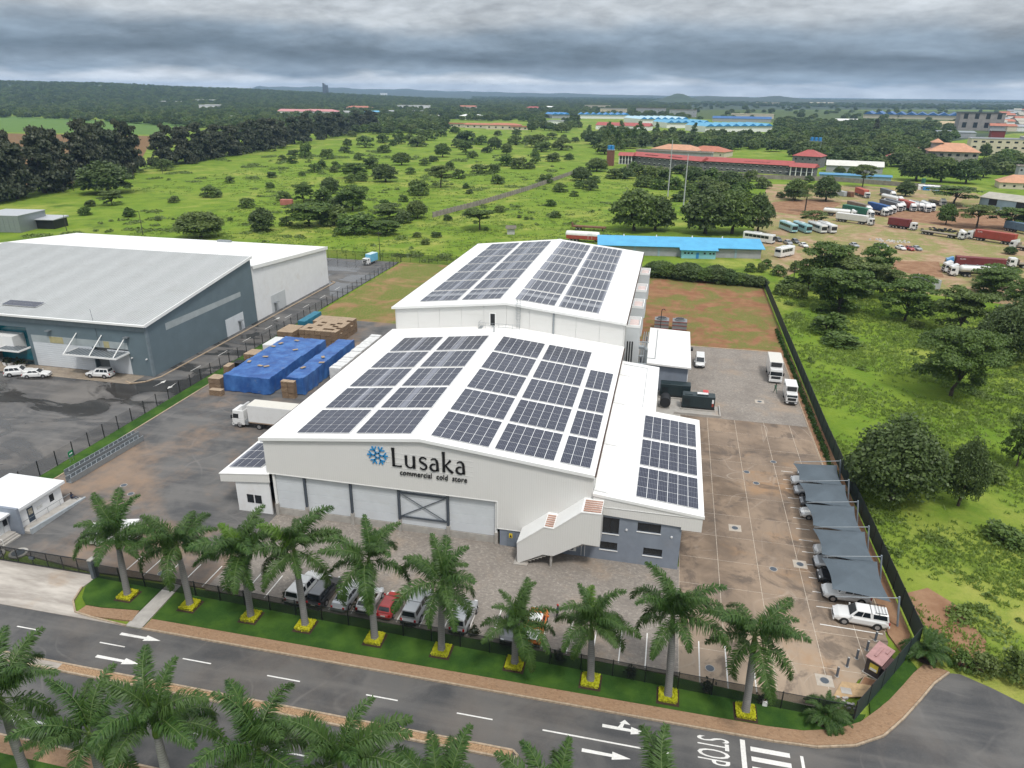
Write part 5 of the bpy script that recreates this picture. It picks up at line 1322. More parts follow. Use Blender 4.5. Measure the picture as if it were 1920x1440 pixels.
NAVY = plain('navy_cloth', (0.02, 0.03, 0.06), .9, 0, .1); GREENO = plain('green_overall', (0.05, 0.12, 0.08), .9, 0, .1); DENIM = plain('dark_trousers', (0.03, 0.03, 0.035), .9, 0, .1)
person('person in navy jacket and red cap standing by the orange pickup', (38.05, -11.2, 0), R(170), NAVY, DENIM, dict(elL=(.12, .28, 1.2), wrL=(.34, .26, 1.2), haL=(.42, .25, 1.2)), 1.05, cap=plain('red_cap', (0.4, 0.05, 0.03), .8, 0, 0))
person('person in green overalls walking between the parked box lorries', (66.9, 57.1, 0), R(-60), GREENO, GREENO, dict(kneeL=(.2, .11, .53), ankL=(.24, .11, .1), toeL=(.39, .12, .06), kneeR=(-.02, -.11, .5), ankR=(-.25, -.11, .13), toeR=(-.12, -.12, .05), elL=(-.14, .24, 1.15), wrL=(-.1, .25, .9), haL=(-.07, .25, .82), elR=(.1, -.24, 1.15), wrR=(.26, -.24, .95), haR=(.32, -.24, .88)), 1.08)
person('person in dark blue seated on the ground by the gatehouse corner', (-27.75, -2.6, 0), R(10), NAVY, NAVY, dict(pel=(0, 0, .16), waist=(-.04, 0, .32), chest=(-.06, 0, .56), neck=(-.03, 0, .73), chin=(0, 0, .8), head=(.02, 0, .89), crown=(0, 0, .97), hipL=(.03, .1, .15), hipR=(.03, -.1, .15), kneeL=(.42, .13, .3), ankL=(.78, .12, .1), toeL=(.86, .12, .2), kneeR=(.4, -.12, .38), ankR=(.66, -.12, .09), toeR=(.8, -.12, .05), shL=(-.05, .18, .64), shR=(-.05, -.18, .64), elL=(.1, .25, .4), wrL=(.3, .2, .42), haL=(.38, .18, .42), elR=(.08, -.25, .4), wrR=(.28, -.2, .46), haR=(.36, -.18, .47)))

# ------------------------------------------------------------------ lorry park
STEELGREY = plain('grey_tarpaulin', (0.13, 0.14, 0.155), .7, 0, .2, .6); CONTRED = plain('red_container', (0.33, 0.055, 0.035), .6, 0, .15, .5, dirt=((.2, .08, .05), .5)); CONTMAR = plain('maroon_container', (0.17, 0.03, 0.03), .6, 0, .15, .5, dirt=((.12, .06, .05), .5))
GREENT = plain('green_tarpaulin', (0.03, 0.15, 0.10), .7, 0, .2, .6); BLUET = plain('blue_curtain', (0.03, 0.10, 0.28), .7, 0, .15, .6); BROWNT = plain('brown_tarpaulin', (0.20, 0.16, 0.12), .8, 0, .2, .6); FLATD = plain('flatbed_deck', (0.25, 0.21, 0.16), .85, 0, .3, 1.5); TANKW = plain('tank_white', (0.72, 0.72, 0.70), .35, 0, .06, .5, dirt=((.45, .4, .35), .3))
RUST = plain('rusty_steel', (0.19, 0.09, 0.05), .85, 0, .35, 1.0)
def semi(label, p, rz, kind, paint=P_WHITE, body=None, L=12.0, group='lorries in the lorry park', mark_txt=None, defl=True, z=-.12):
    """tractor and semi-trailer; p is the ground point under the middle"""
    t = thing('articulated_lorry', label, 'lorry', (p[0], p[1], z), rz, group)
    x1 = L / 2 + 2.2
    cab(t, paint, x1 - 2.2, x1, 1.24, .5, 3.0, deflector=defl, simple=True, visor=False)
    chassis(t, x1 - 6.0, x1 - .3)
    axles(t, (x1 - 1.3, x1 - 4.2, x1 - 5.4, -L / 2 + 1.2, -L / 2 + 2.5, -L / 2 + 3.8), 1.24, .5)
    xb0, xb1 = -L / 2, x1 - 2.7
    if kind in ('box', 'container', 'curtain'):
        o = MB().box(xb0, xb1, -1.25, 1.25, 1.2, 3.95).build('container' if kind == 'container' else 'trailer_box', body, t); bevel(o, .04, 1)
        if kind != 'curtain':
            b = MB(); n = int((xb1 - xb0) / .55)
            for k in range(n):
                for s in (-1, 1): b.box(xb0 + .1 + k * .55, xb0 + .38 + k * .55, s * 1.25 - .025, s * 1.25 + .025, 1.35, 3.85)
            b.build('side_rib', body, o, kind='stuff')
        MB().box(xb0, xb1, -1.27, 1.27, 1.02, 1.19).build('trailer_frame', PLASTIC if kind != 'curtain' else BLUET, t)
    elif kind == 'tanker':
        rings = []
        for x, s in ((xb0, .55), (xb0 + .25, .9), (xb0 + .8, 1), (xb1 - .8, 1), (xb1 - .25, .9), (xb1, .55)): rings.append([(x, 1.2 * s * math.cos(2 * math.pi * k / 16), 2.35 + 1.05 * s * math.sin(2 * math.pi * k / 16)) for k in range(16)])
        MB().loft(rings).build('tank', body or TANKW, t, smooth=True)
        b = MB().box(xb0 + .8, xb1 - .8, -.3, .3, 3.38, 3.46)
        for k in range(4): b.cyl((xb0 + 1.5 + k * (xb1 - xb0 - 3) / 3, 0, 3.35), (xb0 + 1.5 + k * (xb1 - xb0 - 3) / 3, 0, 3.62), .28, n=8)
        b.build('walkway', STEEL, t)
        MB().box(xb0, xb1, -.5, .5, .95, 1.3).build('trailer_frame', PLASTIC, t)
    elif kind == 'flat':
        MB().box(xb0, xb1, -1.25, 1.25, 1.2, 1.42).build('deck', FLATD, t); MB().box(xb0, xb1, -.5, .5, .9, 1.19).build('trailer_frame', PLASTIC, t)
        MB().box(xb1 - .15, xb1, -1.2, 1.2, 1.42, 2.6).build('headboard', FLATD, t)
    elif kind == 'tipper':
        MB().frus((xb0 + .3, xb1 - .2, -1.0, 1.0), 1.25, (xb0, xb1, -1.25, 1.25), 3.6).build('load_bin', body, t)
        MB().box(xb0 + .2, xb1 - .2, -1.12, 1.12, 3.6, 3.72).build('load_cover', body, t); MB().box(xb0, xb1, -.5, .5, .95, 1.24).build('trailer_frame', PLASTIC, t)
    if mark_txt:
        me = fit_mesh(text_mesh(mark_txt, 1.0), 1.5, .5); me.materials.clear(); me.materials.append(P_WHITE)
        o = obj('lettering', me, t); o.location = (xb1 - 2.6, -1.29, 3.1); o.rotation_euler = (R(90), 0, 0)
        o = obj('lettering', me, t); o.location = (xb1 - 1.0, 1.29, 3.1); o.rotation_euler = (R(90), 0, R(180))
    return t
def mid(a, b_): return ((a[0] + b_[0]) / 2, (a[1] + b_[1]) / 2)
def along(a, b_): return math.atan2(b_[1] - a[1], b_[0] - a[0])
def lorry_between(tail, nose, label, kind, **k):
    L = math.hypot(nose[0] - tail[0], nose[1] - tail[1]) - 2.2
    semi(label, mid(tail, nose), along(tail, nose), kind, L=max(6.0, min(14, L)), **k)
lorry_between((114.03, 265.73), (127.04, 256.82), 'white bulk tipper lorry at the front left of the lorry park', 'tipper', body=TANKW, defl=False)
lorry_between((111.43, 281.60), (124.25, 275.92), 'white tanker half hidden behind the white tipper', 'tanker', body=TANKW)
lorry_between((119.72, 293.69), (133.67, 274.08), 'lorry with dark green tarpaulin body in the packed row', 'box', body=GREENT)
lorry_between((122.45, 315.68), (137.88, 278.21), 'lorry with brown box body at the back of the packed row', 'box', body=BROWNT)
lorry_between((129.77, 303.34), (141.08, 280.60), 'lorry with blue striped flat curtain trailer in the packed row', 'flat')
lorry_between((137.75, 316.33), (146.56, 286.72), 'lorry with grey sheeted load next to the blue trailer', 'flat')
lorry_between((141.57, 324.92), (151.71, 292.87), 'lorry with grey tarpaulin bin in the packed row', 'tipper', body=STEELGREY)
lorry_between((143.80, 337.39), (156.05, 295.69), 'white tanker lorry at the middle of the packed row', 'tanker')
lorry_between((151.15, 339.51), (158.96, 293.31), 'white tanker lorry right of the middle of the packed row', 'tanker')
lorry_between((159.04, 326.11), (162.34, 294.26), 'white tanker lorry last but one of the packed row', 'tanker')
lorry_between((164.42, 335.34), (164.72, 293.35), 'white tanker lorry ending the packed row beside the thin tree', 'tanker')
lorry_between((133.96, 309.81), (143.83, 282.89), 'dark blue sheeted lorry squeezed into the packed row', 'box', body=BLUET)
lorry_between((145.62, 331.91), (153.64, 293.41), 'white tipper lorry with grey cover squeezed into the packed row', 'tipper', body=STEELGREY)
lorry_between((152.12, 329.87), (157.03, 292.77), 'red roofed box lorry squeezed between tankers', 'box', body=CONTRED)
lorry_between((157.45, 333.34), (160.65, 293.78), 'white tanker lorry squeezed near the right of the packed row', 'tanker')
lorry_between((149.57, 349.47), (158.51, 324.09), 'white tanker lorry in the second line of the packed row', 'tanker')
lorry_between((173.68, 348.05), (175.76, 321.66), 'grey flatbed lorry at the back of the packed row', 'flat')
lorry_between((132.54, 255.67), (141.33, 249.09), 'lorry with maroon container on a blue trailer standing alone', 'container', body=CONTMAR, defl=False)
lorry_between((140.81, 242.82), (154.02, 231.49), 'empty flatbed lorry with brown deck beside the pallets', 'flat', body=FLATD)
lorry_between((170.68, 222.36), (155.99, 235.33), 'lorry with long bright red container facing the flatbed', 'container', body=CONTRED, mark_txt='DS')
lorry_between((175.55, 206.73), (165.59, 217.07), 'white tractor nose beyond the red container', 'flat')
lorry_between((176.74, 262.56), (186.53, 243.56), 'lorry with slate blue container behind the red one', 'container', body=plain('slate_container', (.10, .16, .22), .6, 0, .15, .6))
lorry_between((142.72, 367.63), (145.79, 344.15), 'lorry with orange red container at the back of the park', 'container', body=plain('orange_container', (.42, .09, .05), .6, 0, .15, .6), defl=False)
lorry_between((156.22, 366.94), (158.53, 349.94), 'grey tipper lorry by the round bush', 'tipper', body=STEELGREY)
lorry_between((149.37, 175.77), (131.22, 177.80), 'lorry with maroon container lettered in white behind the tankers', 'container', body=CONTMAR, paint=P_BLUE, mark_txt='CAI')
lorry_between((145.76, 171.95), (129.67, 170.66), 'white lorry between the maroon container and the tanker', 'flat')
lorry_between((145.07, 166.89), (130.01, 166.46), 'white tanker lorry in front of the maroon container', 'tanker')
lorry_between((163.72, 183.96), (152.47, 184.10), 'white tractor with bare chassis at the right edge', 'flat', defl=False)
# coaches and small cars
def coach(label, p, rz, paint, group='coaches in the lorry park', L=11.5):
    t = thing('coach', label, 'coach', (p[0], p[1], -.12), rz, group)
    prof = [(-1.25, .35), (1.25, .35), (1.25, 2.9), (1.1, 3.35), (-1.1, 3.35), (-1.25, 2.9)]
    o = MB().extr(prof, 'x', -L / 2, L / 2).build('body', paint, t); bevel(o, .15, 2)
    for s in (-1, 1):
        for k in range(6):
            x0 = -L / 2 + .8 + k * (L - 2.2) / 6
            MB().box(x0, x0 + (L - 2.2) / 6 - .1, s * 1.255 - .01, s * 1.255 + .01, 1.75, 2.75).build('side_window', DARKGLASS, t)
        MB().box(L / 2 - .02, L / 2 + .03, s * .85 - .2, s * .85 + .2, .6, .85).build('headlight', LAMPW, t)
    MB().box(L / 2 - .01, L / 2 + .03, -1.1, 1.1, 1.3, 2.7).build('windscreen', DARKGLASS, t)
    MB().box(-L / 2 - .03, -L / 2 + .01, -1.0, 1.0, 1.9, 2.7).build('rear_window', DARKGLASS, t)
    MB().box(-L * .2, L * .05, -.8, .8, 3.35, 3.55).build('roof_unit', P_WHITE, t)
    MB().box(L / 2 - .05, L / 2 + .06, -1.2, 1.2, .35, .6).build('bumper', PLASTIC, t)
    axles(t, (L / 2 - 2.4, -L / 2 + 2.8), 1.24, .48)
    return t
for i, (px, c, l) in enumerate(((1480, P_TEAL, 'pale teal coach at the left of the coach row'), (1506, P_TEAL, 'pale teal coach second in the coach row'), (1536, P_WHITE, 'white coach third in the coach row'), (1556, P_WHITE, 'white coach at the right end of the coach row'))):
    a = {1480: (91.48, 234.27), 1506: (96.73, 234.47), 1536: (102.57, 236.06), 1556: (106.33, 237.08)}[px]
    coach(l, a, R(-72), c)
coach('white coach behind the blue roofed building end', (77.78, 206.74), R(-32), P_WHITE)
coach('white motorhome on the track by the acacias', (83.77, 182.54), R(50), P_WHITE, L=8.0)
FC = [((87.83, 205.29), 'sedan', P_SILVER, 'silver saloon below the teal coaches'), ((92.59, 201.55), 'sedan', P_WHITE, 'white saloon below the third coach'), ((90.77, 208.14), 'hatch', P_GREY, 'dark hatchback between two pale cars'), ((110.41, 206.30), 'sedan', P_SILVER, 'pale saloon beside the acacia crown'), ((118.41, 206.47), 'hatch', P_GREY, 'grey car left of the light hatchback'), ((120.53, 208.01), 'sedan', P_SILVER, 'silver saloon in the grass by the rubble'), ((125.50, 205.45), 'sedan', P_WHITE, 'white saloon left of the red car'), ((128.20, 205.22), 'sedan', P_RED, 'red saloon between two pale cars in the grass'), ((130.80, 205.91), 'sedan', P_SILVER, 'silver green saloon right of the red car'), ((194.61, 313.08), 'suv', P_SILVER, 'silver car at the corner of the steel shed'), ((85.02, 209.73), 'hatch', P_GREY, 'grey hatchback at the coach nose')]
for p, k, c, l in FC: car(k, c, l, (p[0], p[1], -.12), R(-70) if k != 'suv' else R(-90), 'small cars in the lorry park')
def container(label, p, rz, m, L=6.0, name='shipping_container'):
    t = thing(name, label, 'container', (p[0], p[1], -.12), rz)
    o = MB().box(-L / 2, L / 2, -1.22, 1.22, .1, 2.6).build('shell', m, t); bevel(o, .04, 1)
    b = MB()
    for k in range(int(L / .5)):
        for s in (-1, 1): b.box(-L / 2 + .15 + .5 * k, -L / 2 + .4 + .5 * k, s * 1.22 - .02, s * 1.22 + .02, .2, 2.5)
    b.build('side_rib', m, t, kind='stuff')
    MB().box(L / 2, L / 2 + .03, -1.15, -.02, .2, 2.5).box(L / 2, L / 2 + .03, .02, 1.15, .2, 2.5).build('door', m, t)
GREYC = plain('pale_grey_container', (.42, .44, .45), .6, 0, .1, .6)
container('pale grey container behind the palm at the back of the lorry park', (134.03, 353.68), R(-60), GREYC)
container('rusty red container beside the pale grey one', (136.98, 352.32), R(-60), RUST)
container('white topped pale container standing among the acacias', (118.04, 150.13), R(-62), GREYC, 8.0)
container('small rusty red container lying in the green field', (-131.06, 243.38), R(8), plain('faded_red_box', (.42, .15, .12), .7, 0, .2, .6), 5.5)
b_ = (15.00, 190.94)
t = thing('tanker_trailer', 'old white and red tanker trailer parked behind the cold store roof', 'trailer', (*b_, -.14), R(-3))
rings = []
for x, s in ((-6.2, .6), (-5.9, .95), (-5, 1), (5, 1), (5.9, .95), (6.2, .6)): rings.append([(x, 1.3 * s * math.cos(2 * math.pi * k / 16), 2.5 + 1.25 * s * math.sin(2 * math.pi * k / 16)) for k in range(16)])
MB().loft(rings).build('tank', TANKW, t, smooth=True)
MB().box(-5.8, 5.8, -1.33, 1.33, 1.0, 2.3).build('side_skirt', CONTRED, t); axles(t, (-4.5, -3.2, -1.9), 1.25, .5)
b = MB().tube([(2.2, -1.3, 1.2), (2.2, -1.45, 3.4), (3.6, -1.45, 3.4), (3.6, -1.3, 1.2)], .05, 5); b.build('ladder_hoop', WHITE, t)
MB().box(4.5, 5.0, -.3, .3, 0, 1.0).build('landing_leg', PLASTIC, t)
t = thing('flatbed_trailer', 'long rusty flat trailer behind the red and white tanker', 'trailer', (*(14.74, 214.58), -.14), R(-4))
MB().box(-7, 6.5, -1.2, 1.2, 1.1, 1.6).build('deck', RUST, t); axles(t, (-5, -3.7), 1.2, .5); MB().box(-7, -6.7, -1.2, 1.2, 1.6, 2.6).build('headboard', RUST, t); MB().box(5, 5.3, -.4, .4, 0, 1.1).build('landing_leg', RUST, t)

# ------------------------------------------------------------------ goods in the yard
def m_tarp():
    t = NT('blue_tarpaulin')
    c = t.mix(t.ramp(t.noise(0.35, 6, .65), .35, .7), (0.018, 0.075, 0.26), (0.055, 0.165, 0.42))
    c = t.mix(t.math('MULTIPLY', t.ramp(t.noise(.6, 5, .7, off=(2, 5, 0)), .6, .75), .6), c, (0.22, 0.24, 0.26))
    t.bump(t.math('ADD', t.noise(1.6, 5, .6, dist=1.5), t.noise(.7, 3, .6)), .22, .2)
    return t.out(c, .5)
TARP = m_tarp()
def m_pallet():
    t = NT('crate_boards')
    br = t.node('ShaderNodeTexBrick'); br.inputs['Scale'].default_value = 1.0; br.inputs['Brick Width'].default_value = .6; br.inputs['Row Height'].default_value = .22; br.inputs['Mortar Size'].default_value = .03
    br.inputs['Color1'].default_value = (.23, .15, .09, 1); br.inputs['Color2'].default_value = (.33, .23, .14, 1); br.inputs['Mortar'].default_value = (.06, .04, .025, 1)
    sep = t.node('ShaderNodeSeparateXYZ'); t.l.new(t.pos(), sep.inputs[0]); cb = t.node('ShaderNodeCombineXYZ')
    t.l.new(t.math('ADD', sep.outputs[0], sep.outputs[1]), cb.inputs[0]); t.l.new(sep.outputs[2], cb.inputs[1]); t.l.new(cb.outputs[0], br.inputs['Vector'])
    oi = t.node('ShaderNodeObjectInfo').outputs['Random']
    c = t.mix(t.math('MULTIPLY', oi, .65), br.outputs['Color'], (.16, .11, .075))
    t.bump(br.outputs['Fac'], -.5, .05); return t.out(c, .85)
CRATE = m_pallet()
CARD = plain('weathered_board', (.36, .27, .185), .85, 0, .2, 3); CARDR = plain('reddish_board', (.30, .17, .13), .85, 0, .2, 3); PALW = plain('pallet_wood', (.33, .25, .16), .9, 0, .25, 3)
CRATE_ME = MB().box(-.58, .58, -.5, .5, .0, .98).mesh('crate', [CRATE]); LID_ME = MB().box(-.6, .6, -.52, .52, .985, 1.03).mesh('crate_lid', [CARD])
def tarp_stack(label, x0, x1, y0, y1, h, seed, rz=0.0):
    t = thing('tarpaulin_stack', label, 'covered goods', ((x0 + x1) / 2, (y0 + y1) / 2, 0), rz)
    r = np.random.default_rng(seed); W, Lg = x1 - x0, y1 - y0; nx, ny = int(W / .35), int(Lg / .35)
    hx = r.normal(0, .04, (nx + 1, ny + 1)); hx = (hx + np.roll(hx, 1, 0) + np.roll(hx, 1, 1)) / 1.8
    v, f = [], []
    for i in range(nx + 1):
        for j in range(ny + 1):
            block = .05 * (((i // 4) * 7 + (j // 5) * 5 + seed) % 4 - 1.5)
            v.append((-W / 2 + W * i / nx, -Lg / 2 + Lg * j / ny, h + hx[i, j] + block * .6))
    for i in range(nx):
        for j in range(ny): k = i * (ny + 1) + j; f.append((k, k + ny + 1, k + ny + 2, k + 1))
    MB().add(v, f).build('top_sheet', TARP, t, smooth=True)
    # hanging sides with folds
    ring = [(i, 0) for i in range(nx + 1)] + [(nx, j) for j in range(1, ny + 1)] + [(i, ny) for i in range(nx - 1, -1, -1)] + [(0, j) for j in range(ny - 1, 0, -1)]
    v, f = [], []; n = len(ring)
    for q, (i, j) in enumerate(ring):
        p = Vector((-W / 2 + W * i / nx, -Lg / 2 + Lg * j / ny, h + hx[i, j] + .05 * (((i // 4) * 7 + (j // 5) * 5 + seed) % 4 - 1.5) * .6)); o_ = Vector((p.x / (W / 2), p.y / (Lg / 2), 0))
        o_ = Vector((o_.x if abs(o_.x) > .99 else 0, o_.y if abs(o_.y) > .99 else 0, 0))
        for s in range(6):
            a = s / 5; out = .10 * math.sin(q * 1.1 + s * .5) * a + .07 * math.sin(q * .37) * a + .06 * a
            v.append((p.x + o_.x * out, p.y + o_.y * out, p.z * (1 - a) + (.04 + .12 * abs(math.sin(q * .3))) * a))
    for q in range(n):
        for s in range(5): a, c = q * 6 + s, ((q + 1) % n) * 6 + s; f.append((a, a + 1, c + 1, c))
    MB().add(v, f).build('side_sheet', TARP, t, smooth=True)
    for k in range(int(W * Lg / 22)):
        MB().box(-.5, .5, -.3, .3, 0, .05).build('loose_board', CARD, t, loc=(r.uniform(-W * .42, W * .42), r.uniform(-Lg * .42, Lg * .42), h + .16), rz=r.uniform(0, 3))
    return t
tarp_stack('broad stack of goods under a wrinkled blue tarpaulin by the divide fence', -29.4, -20.5, 34.9, 57.0, 3.1, 3)
tarp_stack('narrow stack under blue tarpaulin next to the white bales', -18.0, -14.7, 36.3, 58.0, 3.2, 5)
def crate_block(label, x, y, nx, ny, nz, m_lid=CARD, jitter=.05, h=1.0):
    t = thing('crate_stack', label, 'crates', (x, y, 0))
    for i in range(nx):
        for j in range(ny):
            top = nz - (1 if rnd.random() < .12 and nz > 2 else 0)
            for k in range(top):
                if 0 < i < nx - 1 and 0 < j < ny - 1 and k < top - 1: continue
                o = obj('crate', CRATE_ME, t, loc=(i * 1.22 + rnd.uniform(-jitter, jitter), j * 1.06 + rnd.uniform(-jitter, jitter), k * 1.04), rz=rnd.uniform(-.03, .03))
                if k == top - 1: obj('crate_lid', LID_ME, o)
    return t
crate_block('tall brown stack of crates standing against the narrow blue tarpaulin', -17.4, 34.9, 2, 1, 3)
crate_block('big block of board topped crates behind the blue tarpaulins', -28.5, 62.5, 7, 10, 3)
crate_block('low row of reddish crates at the fence beside the teal box', -34.0, 63.0, 3, 5, 2)
crate_block('small crate stack at the near left corner of the broad tarpaulin', -32.2, 35.6, 2, 2, 2)
crate_block('single low crate pile in front of the broad tarpaulin corner', -30.4, 33.0, 2, 1, 1)
crate_block('pair of crates by the divide fence beside the black bin', -33.0, 41.5, 1, 2, 2)
crate_block('crate pile topped with boards along the divide fence', -33.0, 48.5, 2, 3, 2)
t = thing('teal_container', 'long teal box on top of the yard edge by the crate block', 'container', (-32.5, 73.5, 0), R(90))
o = MB().box(-4.0, 4.0, -.9, .9, .1, 2.4).build('shell', plain('teal_paint', (.02, .16, .24), .6, 0, .15, .8), t); bevel(o, .05, 1)
MB().box(-3.6, -.2, -.95, -.9, .3, 2.1).box(.2, 3.6, -.95, -.9, .3, 2.1).build('side_panel', MATS['teal_paint'], t)
t = thing('black_bin', 'square black bin between crates by the divide fence', 'bin', (-32.6, 44.6, 0)); MB().frus((-.7, .7, -.7, .7), 0, (-.8, .8, -.8, .8), 1.7).build('body', BLACK, t); MB().box(-.84, .84, -.84, .84, 1.7, 1.8).build('lid', BLACK, t)
t = thing('white_container', 'plain white box beside the fence corner of the broad tarpaulin', 'container', (-31.2, 55.5, 0)); MB().box(-1.1, 1.1, -2.6, 2.6, .1, 2.5).build('shell', P_WHITE, t); MB().box(-1.0, 1.0, -2.63, -2.6, .2, 2.4).build('door', P_WHITE, t)
# white bales in a row by the hall
t = thing('bale_row', 'row of white wrapped bales beside the narrow blue tarpaulin', 'bales', (-12.2, 43.6, 0))
bm = MB().box(-1.1, 1.1, 0.03, 1.12, 0, 2.7).mesh('bale', [plain('white_wrap', (.66, .66, .65), .5, 0, .15, 1.5)])
for k in range(17):
    o = obj('bale', bm, t, loc=(rnd.uniform(-.05, .05), k * 1.18, 0)); o.scale = (1, 1, rnd.uniform(.95, 1.03))
# steel lattice beams
def beam(label, x, y, L):
    t = thing('lattice_beam', label, 'steel beam', (x, y, 0), R(90 - 3))
    for s in (-1, 1): MB().box(0, L, s * .45 - .04, s * .45 + .04, .05, .85).build('side_plate', STEEL, t)
    for k in range(int(L / .9)):
        b = MB().cyl((k * .9 + .05, -.42, .78), (k * .9 + .85, .42, .78), .05, n=5).cyl((k * .9 + .05, .42, .3), (k * .9 + .85, -.42, .3), .04, n=5); b.build('lacing', STEEL, t)
    MB().box(0, L, -.45, .45, .0, .05).build('base_plate', STEEL, t)
beam('longer galvanised lattice beam lying in the sandy yard', -31.3, 0.8, 13.6); beam('galvanised lattice beam lying beside the grass strip', -33.0, 2.4, 13.2)
t = thing('notice_board', 'small green notice on two posts by the divide fence', 'sign', (*(-35.46, 6.03), .05), R(100))
MB().box(-.5, .5, -.03, .03, .9, 1.7).build('board', plain('sign_green', (.0, .18, .07), .5, 0, .05), t)
for s in (-1, 1): MB().cyl((s * .35, .05, 0), (s * .35, .05, 1.6), .03, n=6).build('post', STEEL, t)
MB().box(-.32, .32, -.04, -.031, 1.2, 1.4).build('lettering_strip', WHITE, t)

# ------------------------------------------------------------------ plant room, generators, condensers
t = thing('plant_room', 'low plant room with white flat roof and blue grey walls', 'plant room', (43.8, 53.0, 0))
MB().box(.3, 7.3, .3, 19.6, 0, 5.0).build('wall', GREYWALL, t)
MB().add([(-.2, -.3, 5.1), (7.8, -.3, 4.8), (7.8, 21, 4.8), (-.2, 21, 5.1), (-.2, -.3, 5.4), (7.8, -.3, 5.1), (7.8, 21, 5.1), (-.2, 21, 5.4)], ((0, 3, 2, 1), (4, 5, 6, 7), (0, 1, 5, 4), (1, 2, 6, 5), (2, 3, 7, 6), (3, 0, 4, 7))).build('roof', ROOFW, t)
MB().box(7.3, 7.42, .3, 1.0, 0, 4.8).build('corner_trim', WHITE, t)
b = MB().tube([(-.1, 2.2, 5.45), (1.4, 2.2, 5.42), (1.4, 20, 5.42)], .06, 6); b.build('conduit', STEEL, t)
MB().cyl((7.8, 17.5, 2.6), (8.6, 17.5, 2.6), .4, n=12).build('fan_cowl', BLACK, t)
GENB = plain('generator_green', (.018, .032, .036), .45, 0, .1, 1)
def genset(label, x, y, L=5.2, tank=False):
    t = thing('generator', label, 'generator', (x, y, 0))
    MB().box(-.2, L + .2, -.2, 2.2, 0, .22).build('plinth', CONC, t)
    o = MB().box(0, L, 0, 2.0, .5, 2.6).build('canopy', GENB, t); bevel(o, .08, 2)
    for k in range(3): MB().box(.3 + k * L / 3.2, .3 + k * L / 3.2 + 1.2, -.03, 0, .7, 2.3).build('access_door', GENB, t)
    b = MB()
    for k in range(6): b.box(.25 + .0, 1.3, -.045, -.03, .8 + .22 * k, .9 + .22 * k)
    b.build('louvre', BLACK, t)
    MB().box(-.05, L + .05, .1, 1.9, .25, .49).build('skid', BLACK, t)
    MB().box(.4, 1.7, .4, 1.6, 2.6, 2.68).build('roof_hatch', GENB, t)
    return t
t = genset('black green generator nearest the wet yard with chrome silencers', 50.4, 45.9, 5.4)
for y in (.7, 1.15): MB().cyl((2.4, y, 2.78), (4.2, y, 2.78), .16, n=12).build('silencer', CHROME, t)
MB().box(4.9, 5.2, -.045, -.031, 1.5, 2.2).build('label_plate', WHITE, t); MB().box(4.9, 5.2, -.046, -.031, .9, 1.45).build('warning_plate', CONTRED, t)
MB().box(3.4, 4.3, 1.6, 3.0, 2.62, 2.68).build('red_flap', plain('red_sheet', (.5, .06, .06), .6, 0, 0), t)
genset('second generator tucked against the plant room wall', 46.6, 50.2, 5.2)
t = thing('generator_bund', 'low concrete bund wall round the near generator', 'bund', (49.2, 43.6, 0))
MB().box(0, 7.6, 0, .2, 0, .35).box(7.4, 7.6, .2, 4.6, 0, .35).build('wall', CONC, t); MB().box(0, 7.4, .2, 4.6, 0, .03).build('floor', CONC, t)
t = thing('fuel_tank', 'round black fuel tank beside the mid wing roof', 'tank', (47.6, 46.6, 0))
MB().cyl((0, -1.2, 1.1), (0, 1.2, 1.1), .9, n=16).build('drum', BLACK, t); MB().box(-.8, .8, -1, 1, 0, .35).build('cradle', CONC, t)
for i, x in enumerate((44.2, 48.2)):
    t = thing('condenser', ['roof fan condenser with red frame left of the pair', 'roof fan condenser right of the pair behind the plant room'][i], 'condenser', (x, 89.5, 0))
    MB().box(0, 3.2, 0, 2.8, .5, 2.4).build('casing', plain('condenser_grey', (.22, .23, .24), .5, 0, .1, 1), t)
    MB().cyl((1.6, 1.4, 2.4), (1.6, 1.4, 2.75), 1.15, n=20).build('fan_ring', STEEL, t); MB().cyl((1.6, 1.4, 2.75), (1.6, 1.4, 2.77), 1.0, n=20).build('fan_grille', BLACK, t)
    for z in (.6, 1.5, 2.3): MB().box(-.08, 3.28, -.1, -.04, z - .05, z + .05).build('red_rail', CONTRED, t)
    for xx in (.1, 3.1): MB().box(xx - .08, xx + .08, .1, .3, 0, .5).box(xx - .08, xx + .08, 2.4, 2.6, 0, .5).build('leg', BLACK, t)
t = thing('vent_pole', 'black gooseneck pipe beside the condensers', 'pipe', (45.6, 86.5, 0))
MB().tube([(0, 0, 0), (0, 0, 5.6), (.15, 0, 5.9), (.5, 0, 6.0), (.75, 0, 5.7)], .08, 7).build('tube', BLACK, t)
MB().box(-.2, .2, -.2, .2, 0, .1).build('foot', CONC, t)

# ------------------------------------------------------------------ neighbour's grey warehouse and the white hall behind it
GREYCL = plain('slate_cladding', (.125, .17, .195), .6, 0, .08, .3); GREYROOF = m_ribbed('grey_roof_sheet', (.40, .415, .415), 0, .55, .55, .5, metal=.0, dirt=((.30, .30, .29), .5)); LBAND = plain('faded_band', (.36, .40, .41), .6, 0, .15, .4)
t = thing('grey_warehouse', 'slate grey warehouse with big ribbed grey roof sloping towards its forecourt', 'warehouse', (-46.25, 37.95, 0))
zz = lambda y: 10.0 + 4.95 * y / 36.2
MB().extr([(0, 0), (36.2, 0), (36.2, zz(36.2) - .3), (0, 9.7)], 'x', -.2, 0).build('side_wall', GREYCL, t)
b = MB(); wall_with_holes(b, -66, -.2, 0, 9.7, 0, .25, [(-25.6, -4.5, 0, 4.9), (-36, -26.4, 0, 7.6)]); b.build('front_wall', GREYCL, t)
